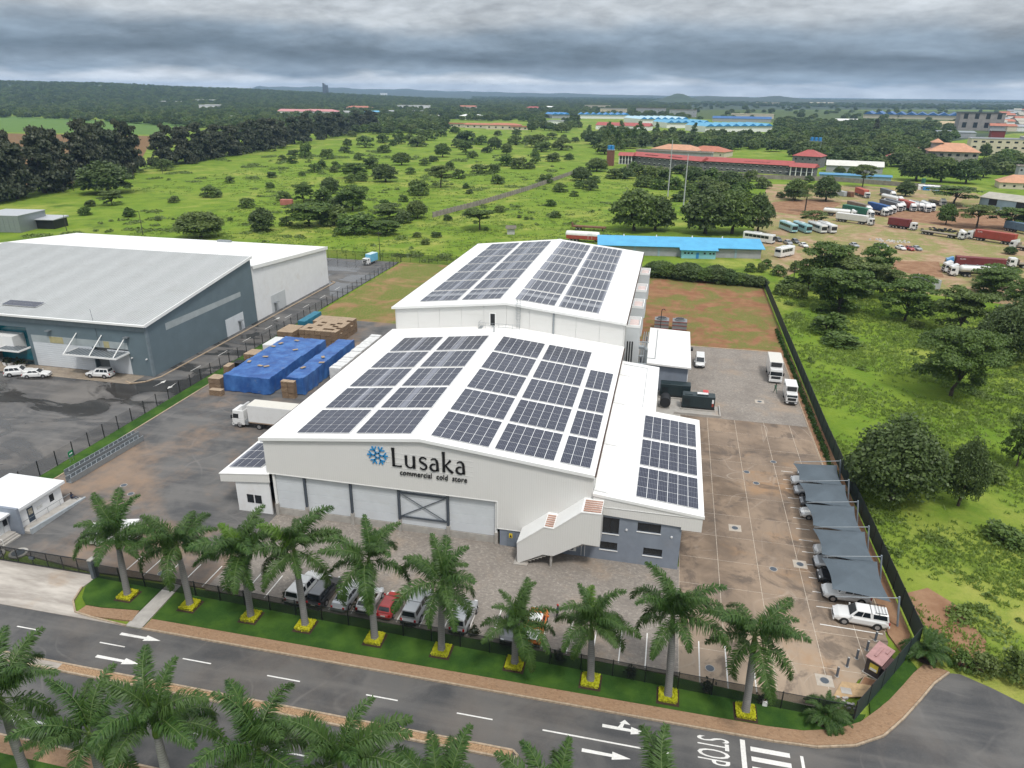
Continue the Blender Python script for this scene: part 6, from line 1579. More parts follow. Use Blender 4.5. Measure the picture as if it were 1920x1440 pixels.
MB().add([(-66, -.5, 9.95), (.3, -.5, 9.95), (.3, 36.4, zz(36.4)), (-66, 36.4, zz(36.4)), (-66, -.5, 10.1), (.3, -.5, 10.1), (.3, 36.4, zz(36.4) + .15), (-66, 36.4, zz(36.4) + .15)], ((0, 3, 2, 1), (4, 5, 6, 7), (0, 1, 5, 4), (1, 2, 6, 5), (2, 3, 7, 6), (3, 0, 4, 7))).build('roof', GREYROOF, t)
b = MB(); n = 110
for k in range(n):
    x = -65.7 + k * .6
    b.add([(x, -.45, 10.1), (x + .1, -.45, 10.1), (x + .1, 36.3, zz(36.3) + .15), (x, 36.3, zz(36.3) + .15), (x, -.45, 10.17), (x + .1, -.45, 10.17), (x + .1, 36.3, zz(36.3) + .22), (x, 36.3, zz(36.3) + .22)], ((4, 5, 6, 7), (0, 1, 5, 4), (1, 2, 6, 5), (3, 0, 4, 7)))
b.build('roof_rib', plain('grey_roof_rib', (.46, .47, .47), .5, 0, .1, 1), t, kind='stuff')
MB().box(-66, .5, -.85, -.5, 9.85, 10.22).build('gutter', WHITE, t)
b = MB().add([(.32, -.5, 9.7), (.5, -.5, 9.7), (.5, 36.4, zz(36.4) - .25), (.32, 36.4, zz(36.4) - .25), (.32, -.5, 10.3), (.5, -.5, 10.3), (.5, 36.4, zz(36.4) + .35), (.32, 36.4, zz(36.4) + .35)], ((0, 3, 2, 1), (4, 5, 6, 7), (0, 1, 5, 4), (1, 2, 6, 5), (2, 3, 7, 6), (3, 0, 4, 7))); b.build('verge_trim', WHITE, t)
MB().box(-66, -.02, -.15, 0, 8.7, 9.8).build('fascia', plain('lighter_slate', (.17, .21, .235), .6), t)
MB().box(-.25, .06, -.12, .5, 0, 9.6).build('corner_column', MATS['lighter_slate'], t)
MB().add([(.02, 5.4, 7.4), (.02, 30.9, 7.35), (.02, 30.9, 8.4), (.02, 5.4, 8.76), (.0, 5.4, 7.4), (.0, 30.9, 7.35), (.0, 30.9, 8.4), (.0, 5.4, 8.76)], ((0, 1, 2, 3), (0, 3, 7, 4), (0, 4, 5, 1), (1, 5, 6, 2), (2, 6, 7, 3))).build('translucent_band', LBAND, t)
MB().box(-25.6, -4.5, -.03, -.001, 4.9, 6.25).build('translucent_band', LBAND, t)
MB().box(-21.5, -18.5, -.05, -.03, 4.95, 6.2).build('band_patch', plain('yellowed_sheet', (.40, .36, .20), .6), t)
MB().box(-9.6, -8.4, -.05, -.03, 4.95, 6.2).build('band_patch', MATS['yellowed_sheet'], t)
for k in range(12): MB().box(-25.6, -12.4, .02, .12, .02 + .41 * k, .40 + .41 * k).build('shutter_slat', PANELW, t)
MB().box(-12.4, -4.5, .9, 1.0, 0, 4.9).build('recess_wall', plain('recess_grey', (.2, .21, .21), .8), t); MB().box(-9.2, -4.5, .05, .2, 0, 4.6).build('sliding_door', PANELW, t)
MB().box(-12.4, -12.2, .0, .9, 0, 4.9).build('jamb', GREYCL, t)
def canopy(x0, x1, z, dep, struts=True):
    c = MB().box(x0, x1, -dep, -.05, z, z + .08).build('canopy', STEEL, t)
    MB().box(x0 - .1, x1 + .1, -dep - .12, -dep, z - .12, z + .2).box(x0 - .12, x0, -dep, -.05, z - .12, z + .2).box(x1, x1 + .12, -dep, -.05, z - .12, z + .2).build('canopy_edge', WHITE, c)
    n = int((x1 - x0) / .7)
    b = MB()
    for k in range(n): b.box(x0 + .3 + .7 * k, x0 + .38 + .7 * k, -dep, -.06, z + .08, z + .13)
    b.build('canopy_rib', DARKSTEEL, c, kind='stuff')
    if struts:
        for x in (x0 + .1, (x0 + x1) / 2, x1 - .5): MB().cyl((x, -dep, z + .2), (x + .3, -.05, z + 3.1), .09, n=6).build('stay', WHITE, c)
canopy(-15.5, -4.4, 4.3, 3.6); canopy(-31.5, -26.4, 3.6, 2.8, False)
MB().box(-36, -26.4, 2.2, 2.3, 0, 7.6).build('glazed_entrance', plain('teal_glass', (.01, .13, .17), .1, 0, .2, .6, spec=.6), t)
MB().box(-36, -29.6, -.6, 2.2, 2.6, 5.6).build('entrance_bay', WHITE, t)
for k in range(3): MB().box(-28.4 + .7 * k, -27.8 + .7 * k, 2.1, 2.2, 0.1, 2.6).build('entrance_door', DARKGLASS, t)
for x in (-42, -44): MB().box(x, x + 1.2, -.4, 0, .5, 2.0).build('window', DARKGLASS, t)
d = MB().box(0, .06, 24.0, 30.8, 0, 3.85).build('sliding_door', PANELW, t)
MB().box(.06, .09, 28.6, 29.5, .1, 2.1).build('wicket_door', STEEL, d); MB().box(.06, .9, 28.4, 29.7, 2.3, 2.38).build('door_hood', STEEL, d)
for x in (-21.5, -4.6): MB().box(x, x + .9, -.8, 0, 7.4, 7.55).build('floodlight', STEEL, t)
for x in (-4.0, -.9): MB().box(x, x + .2, -.35, 0, 3.3, 3.5).build('camera', WHITE, t)
MB().cyl((-10.5, -.1, 5.2), (-10.9, -.1, 12.4), .035, n=5).build('aerial', DARKSTEEL, t)
a = MB().box(-34, -26, 3.0, 5.3, 0, .06).build('solar_array', PVFRAME, t, loc=(0, 0, 10.35)); a.rotation_euler = (math.atan(4.95 / 36.2), 0, 0)
for k in range(7): obj('solar_panel', pv_me, a, loc=(-33.95 + k * 1.14, 3.02, .065))
for k in range(4):
    q = thing('plant_pot', ['leafy potted plant at the warehouse entrance glass', 'second leafy pot by the warehouse entrance', 'low pot in the row before the white entrance bay', 'small pot left in the row before the entrance bay'][k], 'pot plant', (-46.25 - (27.6, 28.6, 30.5, 31.6)[k], 36.4, -.02))
    MB().frus((-.25, .25, -.25, .25), 0, (-.35, .35, -.35, .35), .6).build('pot', WHITE, q)
    b = MB(); r = np.random.default_rng(k)
    for j in range(60): p = Vector((r.normal(0, .3), r.normal(0, .3), .7 + abs(r.normal(0, .4)))); u = Vector(r.normal(0, .12, 3)); w = Vector(r.normal(0, .12, 3)); b.quad(p - u, p - w, p + u, p + w)
    b.build('foliage', MATS['dark_shrub_leaf'], q)
t = thing('white_warehouse', 'white warehouse hall with pale flat roof behind the grey one', 'warehouse', (-46.25, 74.4, 0))
zw = lambda y: 12.9 - 2.75 * y / 37
MB().extr([(0, 0), (37, 0), (37, zw(37) - .2), (0, zw(0) - .2)], 'x', -.25, 0).build('side_wall', WHITEPLASTER, t)
MB().box(-80, -.25, 36.8, 37, 0, 9.9).box(-80, -79.8, 0, 36.8, 0, 10).build('back_wall', WHITEPLASTER, t)
MB().add([(-80, 0, zw(0) - .2), (.25, 0, zw(0) - .2), (.25, 37.3, zw(37.3) - .2), (-80, 37.3, zw(37.3) - .2), (-80, 0, zw(0)), (.25, 0, zw(0)), (.25, 37.3, zw(37.3)), (-80, 37.3, zw(37.3))], ((0, 3, 2, 1), (4, 5, 6, 7), (0, 1, 5, 4), (1, 2, 6, 5), (2, 3, 7, 6), (3, 0, 4, 7))).build('roof', ROOFW, t)
MB().add([(.26, 0, zw(0) - .7), (.4, 0, zw(0) - .7), (.4, 37.3, zw(37.3) - .7), (.26, 37.3, zw(37.3) - .7), (.26, 0, zw(0) + .1), (.4, 0, zw(0) + .1), (.4, 37.3, zw(37.3) + .1), (.26, 37.3, zw(37.3) + .1)], ((0, 3, 2, 1), (4, 5, 6, 7), (0, 1, 5, 4), (1, 2, 6, 5), (2, 3, 7, 6), (3, 0, 4, 7))).build('verge_trim', WHITE, t)
d = MB().box(0, .05, 6.5, 13.2, 0, 4.2).build('sliding_door', PLENUM, t); MB().box(.05, .08, 7.6, 8.5, .1, 2.1).build('wicket_door', STEEL, d); MB().box(.05, .9, 7.4, 8.8, 2.3, 2.38).build('door_hood', STEEL, d)
MB().box(-32, -28, 35, 36, zw(35.5) + .02, zw(35.5) + .5).build('roof_unit', STEEL, t)

# ------------------------------------------------------------------ buildings beyond the yard
def m_roof(name, c, axis=0, pitch=.8): return MATS.get(name) or m_ribbed(name, c, axis, pitch, .25, .6, dirt=(tuple(x * .6 for x in c), .5))
ROOF_BLUE = plain('bright_blue_roof', (0.075, 0.36, 0.60), .5, 0, .12, .25); ROOF_RED = plain('red_sheet_roof', (.36, .075, .065), .6, 0, .15, .3, dirt=((.25, .1, .08), .4)); ROOF_PEACH = plain('peach_tile_roof', (.52, .27, .16), .7, 0, .15, .4); ROOF_TERRA = plain('terracotta_roof', (.42, .15, .09), .7, 0, .15, .4)
ROOF_DARK = plain('dark_roof', (.06, .065, .07), .7, 0, .2, .4); ROOF_GREYT = plain('weathered_grey_roof', (.40, .38, .32), .7, 0, .15, .4); STONE = plain('grey_stone_wall', (.16, .16, .165), .9, 0, .35, .8); CREAMW = plain('cream_render', (.58, .52, .40), .8, 0, .1, .5); WALLG = plain('pale_grey_wall', (.33, .34, .36), .8, 0, .12, .4); WALLB = plain('pale_blue_wall', (.28, .38, .45), .8, 0, .12, .4); CYANW = plain('cyan_wall', (.22, .50, .58), .8, 0, .1, .5); BRICKR = plain('red_brick', (.17, .07, .045), .9, 0, .2, 1.0); TANKB = plain('blue_tank', (.03, .22, .52), .5, 0, .1, 1); MIDROOF_BLUE = plain('deep_blue_roof', (.02, .11, .30), .5, 0, .15, .2); DARKWIN = plain('dark_window', (.015, .018, .022), .2, 0, 0)
BLOCKW = plain('block_wall', (.27, .24, .21), .95, 0, .25, .5, dirt=((.15, .12, .1), .5))
def building(label, p, L, Wd_, h, rz, wall, roof, style='gable', rh=2.0, rows=1, cols=0, over=.6, name='house', cat='house', group=None, win=DARKWIN, hood=False, wsz=(1.2, 1.1), z=-.16):
    """p = middle of the footprint; L along local x, front faces local -y"""
    t = thing(name, label, cat, (p[0], p[1], z), rz, group)
    MB().box(-L / 2, L / 2, -Wd_ / 2, Wd_ / 2, 0, h).build('wall', wall, t)
    x, y = L / 2 + over, Wd_ / 2 + over
    if style == 'gable':
        b = MB().add([(-x, -y, h), (x, -y, h), (x, 0, h + rh), (-x, 0, h + rh), (-x, y, h), (x, y, h), (-x, -y, h - .15), (x, -y, h - .15), (x, y, h - .15), (-x, y, h - .15)], ((0, 1, 2, 3), (3, 2, 5, 4), (0, 6, 7, 1), (1, 7, 8, 5), (5, 8, 9, 4), (4, 9, 6, 0), (1, 5, 2), (0, 3, 4)))
    elif style == 'hip':
        r = min(y, x * .9)
        b = MB().add([(-x, -y, h), (x, -y, h), (x, y, h), (-x, y, h), (-x + r, 0, h + rh), (x - r, 0, h + rh), (-x, -y, h - .15), (x, -y, h - .15), (x, y, h - .15), (-x, y, h - .15)], ((0, 1, 5, 4), (1, 2, 5), (2, 3, 4, 5), (3, 0, 4), (0, 6, 7, 1), (1, 7, 8, 2), (2, 8, 9, 3), (3, 9, 6, 0)))
    elif style == 'mono':
        b = MB().add([(-x, -y, h), (x, -y, h), (x, y, h + rh), (-x, y, h + rh), (-x, -y, h - .2), (x, -y, h - .2), (x, y, h - .2), (-x, y, h - .2)], ((0, 1, 2, 3), (0, 4, 5, 1), (1, 5, 6, 2), (2, 6, 7, 3), (3, 7, 4, 0)))
    else:
        b = MB().box(-x, x, -y, y, h, h + .35).box(-x, x, -y, -y + .25, h + .35, h + .8).box(-x, x, y - .25, y, h + .35, h + .8)
    b.build('roof', roof, t)
    if cols:
        wm = MB().box(-wsz[0] / 2, wsz[0] / 2, -.06, .0, 0, wsz[1]).mesh('window', [win]); hm_ = MB().box(-wsz[0] / 2 - .1, wsz[0] / 2 + .1, -.35, -.06, wsz[1], wsz[1] + .22).mesh('window_hood', [WHITE])
        for r_ in range(rows):
            for c in range(cols):
                o = obj('window', wm, t, loc=(-L / 2 + L * (c + .5) / cols, -Wd_ / 2, h * (r_ + .32) / rows))
                if hood: obj('window_hood', hm_, o)
    return t
# long blue-roofed store just behind the plot
t = thing('blue_roof_building', 'long low building with bright blue roof behind the hedge', 'building', (50.0, 176.5, -.16), R(7))
MB().box(-27, 25.5, -3, 4.5, 0, 3.3).build('wall', WALLG, t)
MB().add([(-28, -3.9, 3.3), (26.5, -3.9, 3.3), (26.5, 5.4, 5.0), (-28, 5.4, 5.0), (-28, -3.9, 3.15), (26.5, -3.9, 3.15), (26.5, 5.4, 4.8), (-28, 5.4, 4.8)], ((0, 1, 2, 3), (0, 4, 5, 1), (1, 5, 6, 2), (2, 6, 7, 3), (3, 7, 4, 0))).build('roof', ROOF_BLUE, t)
MB().box(-.5, 10.5, -5.6, -3.02, 0, 2.9).build('office_bay', CYANW, t)
MB().add([(-1.2, -6.4, 2.9), (11.2, -6.4, 2.9), (11.2, -3.3, 3.43), (-1.2, -3.3, 3.43), (-1.2, -6.4, 2.75), (11.2, -6.4, 2.75), (11.2, -3.3, 3.3), (-1.2, -3.3, 3.3)], ((0, 1, 2, 3), (0, 4, 5, 1), (1, 5, 6, 2), (2, 6, 7, 3), (3, 7, 4, 0))).build('bay_roof', ROOF_BLUE, t)
for x in (.3, 1.4, 2.5, 6.6, 8.4, 9.5): MB().box(x, x + .6, -5.64, -5.6, 1.5, 2.0).build('window', DARKWIN, t)
MB().box(4.2, 5.1, -5.64, -5.6, 0, 2.0).build('door', TANKB, t)
for x in (-24, -16, -8, 17): MB().box(x, x + .7, -3.12, -3.0, 0, 3.2).build('pilaster', WALLB, t)
for x in (-19, -8, 4, 14): MB().cyl((x, 5.2, 4.9), (x, 5.2, 5.5), .25, .15, 8).build('roof_vent', WHITE, t)
# school blocks
ang = R(-24)
def school(label, a, b_, n, sol):
    L = math.hypot(b_[0] - a[0], b_[1] - a[1]); rz = along(a, b_); m = mid(a, b_)
    nrm = (-math.sin(rz) * 5.5, math.cos(rz) * 5.5)
    t = building(label, (m[0] + nrm[0], m[1] + nrm[1]), L, 11, 6.2, rz, STONE, ROOF_RED, 'gable', 2.6, 2, n, 1.0, 'school_block', 'school', win=DARKWIN, hood=True, wsz=(1.3, .9))
    return t, L
t, L = school('left school block of grey stone under a long red roof', (12.83, 508.41), (62.50, 473.40), 13, 0)
for k in range(2):
    s = MB().box(-L * .33 + k * L * .35, -L * .33 + k * L * .35 + 12, -3.9, -2.3, 0, .1).build('solar_array', PV, t, loc=(0, 0, 7.5)); s.rotation_euler = (0.0, 0, 0)
t, L = school('right school block of grey stone under a long red roof', (64.07, 477.83), (120.78, 458.39), 15, 0)
MB().box(-2, 16, -3.9, -2.4, 7.25, 7.4).build('solar_array', PV, t)
def veranda(label, a, b_):
    L = math.hypot(b_[0] - a[0], b_[1] - a[1]); rz = along(a, b_); m = mid(a, b_)
    t = thing('school_veranda', label, 'school', (m[0], m[1], -.16), rz)
    MB().box(-L / 2, L / 2, 2.5, 11, 0, 6.0).build('wall', STONE, t)
    for z in (0.0, 3.0, 5.9): MB().box(-L / 2, L / 2, 0, 2.5, z, z + .25).build('floor_slab', WALLG, t)
    for k in range(5): MB().box(-L / 2 + (L - .5) * k / 4, -L / 2 + (L - .5) * k / 4 + .5, -.25, .25, 0, 6.2).build('column', WHITE, t)
    MB().add([(-L / 2 - 1, -1, 6.2), (L / 2 + 1, -1, 6.2), (L / 2 + 1, 5.5, 8.4), (-L / 2 - 1, 5.5, 8.4), (L / 2 + 1, 12, 6.2), (-L / 2 - 1, 12, 6.2)], ((0, 1, 2, 3), (3, 2, 4, 5), (0, 3, 5), (1, 4, 2))).build('roof', ROOF_RED, t)
veranda('open two storey veranda at the left end of the school', (2.95, 505.20), (12.72, 503.80)); veranda('open two storey veranda at the right end of the school', (119.86, 451.21), (132.98, 445.22))
a, b_ = (7.96, 551.36), (79.17, 534.71)
building('long flat weathered roof behind the left school block', mid(a, b_), 60, 8, 7.4, along(a, b_), WALLG, BLOCKW, 'flat', name='school_block', cat='school')
building('peach roofed hall with a pale skylight behind the school', (47.04, 610.17), 42, 22, 5.0, R(-24), CREAMW, ROOF_PEACH, 'hip', 3.8, 1, 6)
building('red roofed hall right of the peach one behind the school', (73.48, 607.11), 34, 20, 4.5, R(-24), CREAMW, ROOF_TERRA, 'hip', 3.8, 1, 5)
building('tall red roofed house below the three blue tanks', (143.08, 528.06), 20, 16, 8, R(-24), STONE, ROOF_RED, 'hip', 4.2, 2, 4)
t = thing('water_tanks', 'three blue water tanks on a stand above the red roof', 'water tanks', (*(156.12, 590.03), -.16), R(-24))
for k in range(3): MB().cyl((-3.2 + 3.2 * k, 0, 15.2), (-3.2 + 3.2 * k, 0, 18.0), 1.35, 1.3, 14).build('tank', TANKB, t)
MB().box(-5, 5, -1.6, 1.6, 14.9, 15.2).build('platform', STEEL, t)
for x in (-4.5, 4.5): MB().box(x - .2, x + .2, -.2, .2, 0, 14.9).build('leg', STEEL, t)
t = thing('water_tower', 'red brick water tower carrying blue tanks left of the school', 'water tower', (*(-2.16, 490.04), -.16))
MB().box(-2.6, 2.6, -2.6, 2.6, 0, 11.0).build('brick_shaft', BRICKR, t); MB().box(-2.9, 2.9, -2.9, 2.9, 11.0, 11.4).build('slab', CONC, t)
for x, y in ((-1.3, -1.2), (1.3, -1.2), (0, 1.2)): MB().cyl((x, y, 11.4), (x, y, 14.4), 1.25, 1.2, 14).build('tank', TANKB, t)
building('white roofed hall beside the round bushes', (168.42, 495.20), 36, 14, 4.6, R(-10), WALLG, plain('pale_roof', (.62, .61, .56), .6, 0, .1, .3), 'gable', 3.0)
building('low blue canopy in front of the white roofed hall', (158.62, 443.39), 42, 4, 2.6, R(-10), WALLB, plain('mid_blue_roof', (.07, .24, .42), .5, 0, .1, .3), 'mono', .8)
t = building('two storey stone house with peach hipped roof and turret', (258.87, 588.48), 34, 20, 10, R(-8), plain('pale_stone_wall', (.30, .28, .26), .9, 0, .3, .5), ROOF_PEACH, 'hip', 6, 2, 6, 1.2, wsz=(2.4, 1.8))
MB().box(-15, -8, -2, 6, 10, 16).build('turret', MATS['pale_stone_wall'], t)
MB().add([(-16, -3, 16), (-7, -3, 16), (-7, 7, 16), (-16, 7, 16), (-11.5, 2, 19)], ((0, 1, 4), (1, 2, 4), (2, 3, 4), (3, 0, 4), (0, 3, 2, 1))).build('turret_roof', ROOF_PEACH, t)
building('red roofed house left of the peach roofed one among trees', (227.97, 598.19), 26, 14, 4, R(-5), CREAMW, ROOF_RED, 'hip', 4, 1, 4); building('small red roof peeping above trees by the peach house', (251.28, 643.76), 14, 12, 5, R(20), CREAMW, ROOF_RED, 'hip', 4, 1, 3)
building('three storey cream building with dark windows at the right edge', (337.64, 709.44), 52, 18, 14, R(-8), CREAMW, WALLG, 'flat', 1, 3, 8, .3, 'apartment_block', 'building', wsz=(3.0, 1.6))
building('pale multi storey building cut by the right picture edge', (369.18, 707.49), 30, 20, 16, R(-8), WALLG, ROOF_GREYT, 'flat', 1, 4, 5, .3, 'apartment_block', 'building', wsz=(3.4, 2.2))
building('grey building with tall pilasters under a dark roof', (511.35, 1278.76), 62, 30, 26, R(-6), plain('grey_pilaster_wall', (.28, .26, .25), .9, 0, .15, .2), ROOF_DARK, 'flat', 1, 2, 4, 1.0, 'office_block', 'building', wsz=(6, 8))
building('sand coloured domed hall roof next to the grey pilaster building', (497.26, 1351.34), 60, 24, 6, R(-6), CREAMW, plain('sand_roof', (.46, .36, .22), .8, 0, .1, .2), 'hip', 5)
building('red rooftop block on the cream building', (357.94, 779.50), 12, 10, 18.5, R(-8), plain('dark_red_wall', (.18, .03, .03), .8), WALLG, 'flat', name='rooftop_block', cat='building')
building('steel shed with weathered ribbed roof and pale blue walls', (205.99, 324.88), 26, 13, 4.6, R(-52), WALLB, ROOF_GREYT, 'gable', 2.2, 1, 2, .4, 'steel_shed', 'shed', wsz=(4.0, 3.2))
building('orange tiled bungalow at the right edge by the wall', (244.03, 422.58), 20, 14, 3.6, R(-10), CREAMW, ROOF_PEACH, 'hip', 4, 1, 4)
building('unfinished concrete frame beside the orange bungalow', (270.08, 480.72), 9, 8, 8, R(-8), WALLG, BLOCKW, 'flat', 1, 2, 3, .3, 'concrete_frame', 'building')
for i, (px, m, l) in enumerate((((185.27, 397.31), WHITE, 'white cabin left of the blue one by the wall'), ((187.27, 395.36), TANKB, 'blue cabin by the perimeter wall'), ((190.03, 396.18), WHITE, 'white cabin right of the blue one by the wall'), ((192.30, 394.33), WALLB, 'pale blue cabin at the right of the cabin row'))):
    building(l, px, 3.4, 2.6, 2.5, R(-10), m, WHITE, 'mono', .2, 1, 1, .1, 'site_cabin', 'cabin', wsz=(.8, .7))
t = thing('water_tank', 'dark green plastic tank on a stand by the perimeter wall', 'tank', (*(192.68, 420.90), -.16)); MB().cyl((0, 0, 1.5), (0, 0, 4), 1.2, 1.1, 12).build('drum', plain('green_tank', (.02, .12, .09), .5), t); MB().box(-1, 1, -1, 1, 0, 1.5).build('stand', STEEL, t)
# saw-tooth market halls
def sawtooth(label, a, b_, dpt, n, roof, gable, h=8, rh=3.5, wall=WHITE):
    L = math.hypot(b_[0] - a[0], b_[1] - a[1]); rz = along(a, b_); m = mid(a, b_); nr = (-math.sin(rz) * dpt / 2, math.cos(rz) * dpt / 2)
    t = thing('market_hall', label, 'hall', (m[0] + nr[0], m[1] + nr[1], -.16), rz)
    MB().box(-L / 2, L / 2, -dpt / 2, dpt / 2, 0, h).build('wall', wall, t); w = L / n
    me = MB().mat(0).add([(0, -dpt / 2 - 2, h), (w / 2, -dpt / 2 - 2, h + rh), (w, -dpt / 2 - 2, h), (0, dpt / 2, h), (w / 2, dpt / 2, h + rh), (w, dpt / 2, h)], ((0, 1, 4, 3), (1, 2, 5, 4))).mat(1).add([(0, -dpt / 2 - 2, h), (w / 2, -dpt / 2 - 2, h + rh), (w, -dpt / 2 - 2, h)], ((0, 2, 1),)).mesh('roof_bay', [roof, gable])
    for k in range(n): obj('roof_bay', me, t, loc=(-L / 2 + k * w, 0, 0))
SKYROOF = plain('sky_blue_roof', (.10, .36, .56), .5, 0, .1, .1); PALEBL = plain('pale_blue_sheet', (.42, .62, .72), .5, 0, .1, .1)
sawtooth('nearest bright blue saw tooth market hall beyond the school', (81.57, 1030.73), (176.93, 1086.08), 55, 8, SKYROOF, TANKB)
sawtooth('second bright blue saw tooth hall left of the nearest one', (26.38, 1144.80), (92.08, 1173.61), 60, 6, SKYROOF, TANKB)
sawtooth('pale blue saw tooth hall in the middle of the market', (-22.94, 1297.35), (60.23, 1336.45), 80, 7, PALEBL, TANKB)
sawtooth('long blue and white hall at the left of the market', (-162.21, 1526.38), (-58.14, 1545.27), 60, 8, TANKB, TANKB)
sawtooth('small blue roofed hall at the far left of the market', (-214.28, 1499.06), (-180.03, 1517.03), 50, 3, TANKB, TANKB, wall=WALLG)
sawtooth('deep blue saw tooth halls on the far plain at right', (472.97, 1900.56), (666.86, 1845.04), 120, 9, MIDROOF_BLUE, MIDROOF_BLUE, 9, 6, wall=CREAMW)
building('red roofed shed before the blue market halls', (-33.94, 1063.79), 80, 24, 6, R(-10), WHITE, ROOF_RED, 'gable', 4, 1, 8); building('cream block above the blue hall', (-109.82, 1756.37), 60, 20, 16, R(-8), CREAMW, WALLG, 'flat', 1, 2, 5)
building('white factory with blue roof left of the market', (-143.00, 1150.06), 40, 24, 8, R(-6), WHITE, WALLG, 'flat', 1, 1, 5); building('grey unfinished blocks behind the market', (-26.23, 1850.56), 70, 24, 16, R(-6), WALLG, BLOCKW, 'flat', 1, 2, 7); building('grey unfinished block further right behind the market', (50.95, 1757.56), 60, 24, 15, R(-6), WALLG, BLOCKW, 'flat', 1, 2, 6)
building('cream flat roofed store right of the market', (202.63, 1717.82), 90, 30, 9, R(-4), CREAMW, CREAMW, 'flat'); building('blue roofed shed under the cream store', (163.80, 1495.77), 110, 30, 6, R(-4), WALLG, MIDROOF_BLUE, 'gable', 4); building('long white curved roof behind the wood', (356.48, 1475.72), 60, 18, 6, R(-4), WHITE, WHITE, 'gable', 3)
building('slate canopy roof among the trees left of the cream block', (397.37, 1018.84), 44, 14, 7, R(-4), WALLG, STEEL, 'mono', 1.5)
for i, (p, w_, d_, h_, rf, wl_, l) in enumerate([
    ((-725.60, 1371.06), 70, 26, 10, plain('pink_roof', (.52, .22, .22), .6), WHITE, 'pink roofed hall behind the tree row'), ((-681.84, 1395.29), 80, 26, 10, MATS['pink_roof'], WHITE, 'pink and lilac roofed hall right of the pink one'),
    ((-675.85, 1479.99), 60, 30, 8, WHITE, WHITE, 'white gabled warehouse behind the dark tree row'), ((-613.79, 1515.40), 46, 26, 7, SKYROOF, WHITE, 'blue and white hall at the end of the tree row'), ((-786.10, 1833.37), 70, 20, 9, ROOF_TERRA, CREAMW, 'brown roofed cluster on the far woodland edge'),
    ((-741.49, 2079.15), 60, 16, 11, WHITE, WHITE, 'white office among far trees'), ((-686.57, 2039.98), 50, 16, 12, WHITE, WHITE, 'white twin block among far trees'), ((-576.79, 1628.18), 110, 16, 6, WALLG, WALLG, 'long pale shed among the far trees'),
    ((-288.92, 1043.97), 34, 16, 5, ROOF_TERRA, CREAMW, 'terracotta roofed house at the left of the housing row'), ((-240.28, 1027.83), 50, 18, 5, ROOF_TERRA, CREAMW, 'terracotta roofed house in the middle of the housing row'), ((-203.17, 1008.33), 50, 20, 6, ROOF_TERRA, CREAMW, 'terracotta roofed house at the right of the housing row'), ((-178.06, 1001.99), 24, 14, 4, ROOF_TERRA, CREAMW, 'small terracotta roofed house ending the row'),
    ((-441.39, 1379.89), 40, 10, 5, WHITE, WALLG, 'white low roof among the field edge trees'), ((-348.69, 1362.27), 44, 20, 7, WHITE, WHITE, 'white arched roof behind the terracotta houses'), ((-373.04, 969.60), 22, 12, 5, WALLG, CREAMW, 'grey cottage at the field edge'), ((-394.16, 997.06), 20, 12, 6, WHITE, WHITE, 'white cottage at the field edge'),
    ((-1514.57, 2038.79), 90, 30, 14, WHITE, WALLG, 'pale office with blue glazed centre in the far wood'), ((-1094.40, 1630.60), 46, 24, 14, WHITE, WHITE, 'white villa with balcony in the far wood'), ((-1479.02, 2179.11), 60, 24, 18, WHITE, WHITE, 'tall white hall above the far wood'), ((-822.04, 1180.15), 60, 16, 4, WHITE, WHITE, 'white low sheds between the field and the tree row'),
    ((-760.51, 1212.44), 50, 16, 5, WALLG, WHITE, 'grey shed between the field and the tree row'), ((-587.38, 2187.44), 50, 18, 8, ROOF_TERRA, CREAMW, 'orange roof in the far wood'), ((-382.52, 2171.41), 40, 18, 8, ROOF_RED, CREAMW, 'red roof in the far wood beyond the meadow'), ((-2707.12, 6806.45), 60, 30, 30, WHITE, WHITE, 'lone white house near the skyline'), ((-221.71, 2444.38), 80, 20, 12, CREAMW, CREAMW, 'cream block in the far wood above the market'),
    ((813.93, 4535.52), 160, 30, 8, CREAMW, CREAMW, 'long cream shed on the far plain'), ((497.30, 4245.26), 120, 30, 10, CREAMW, CREAMW, 'pale shed on the far plain above the market'), ((-363.82, 2344.53), 30, 14, 7, WHITE, WHITE, 'small white house in the far wood')]):
    building(l, p, w_, d_, h_, R(-8 + 5 * (i % 4)), wl_, rf, ('gable', 'hip', 'flat')[i % 3] if h_ < 12 else 'flat', h_ * .4, 1, max(3, int(w_ / 9)), .8, z=-.16, wsz=(2.5, 2.0))
# dense settlement on the right skyline
r5 = random.Random(55)
SET = [WALLG, CREAMW, WHITE, plain('dull_render', (.42, .38, .33), .9, 0, .2, .3)]
hm_ = [MB().box(-5, 5, -4, 4, 0, 5).mesh('wall', [m]) for m in SET]; hr_ = [MB().add([(-5.6, -4.6, 5), (5.6, -4.6, 5), (5.6, 0, 7), (-5.6, 0, 7), (5.6, 4.6, 5), (-5.6, 4.6, 5)], ((0, 1, 2, 3), (3, 2, 4, 5), (1, 4, 2), (0, 3, 5))).mesh('roof', [m]) for m in (WALLG, ROOF_GREYT, ROOF_TERRA)]
SETP = [(605.36, 1489.32), (579.49, 1387.41), (612.37, 1445.71), (647.82, 1508.57), (641.14, 1458.54), (681.68, 1686.70), (686.69, 1659.50), (731.88, 1741.70), (736.13, 1712.81), (726.54, 1649.69), (764.33, 1894.37), (803.33, 1952.10), (861.08, 2063.32), (861.92, 2022.07), (891.88, 2216.71), (964.64, 2360.12), (1016.04, 2445.12), (548.29, 1258.25), (563.42, 1264.60), (584.22, 1291.29), (521.56, 1229.74), (1105.66, 2755.03), (1171.09, 2869.44), (1196.91, 2885.46), (689.78, 1753.21), (739.51, 1919.43)]
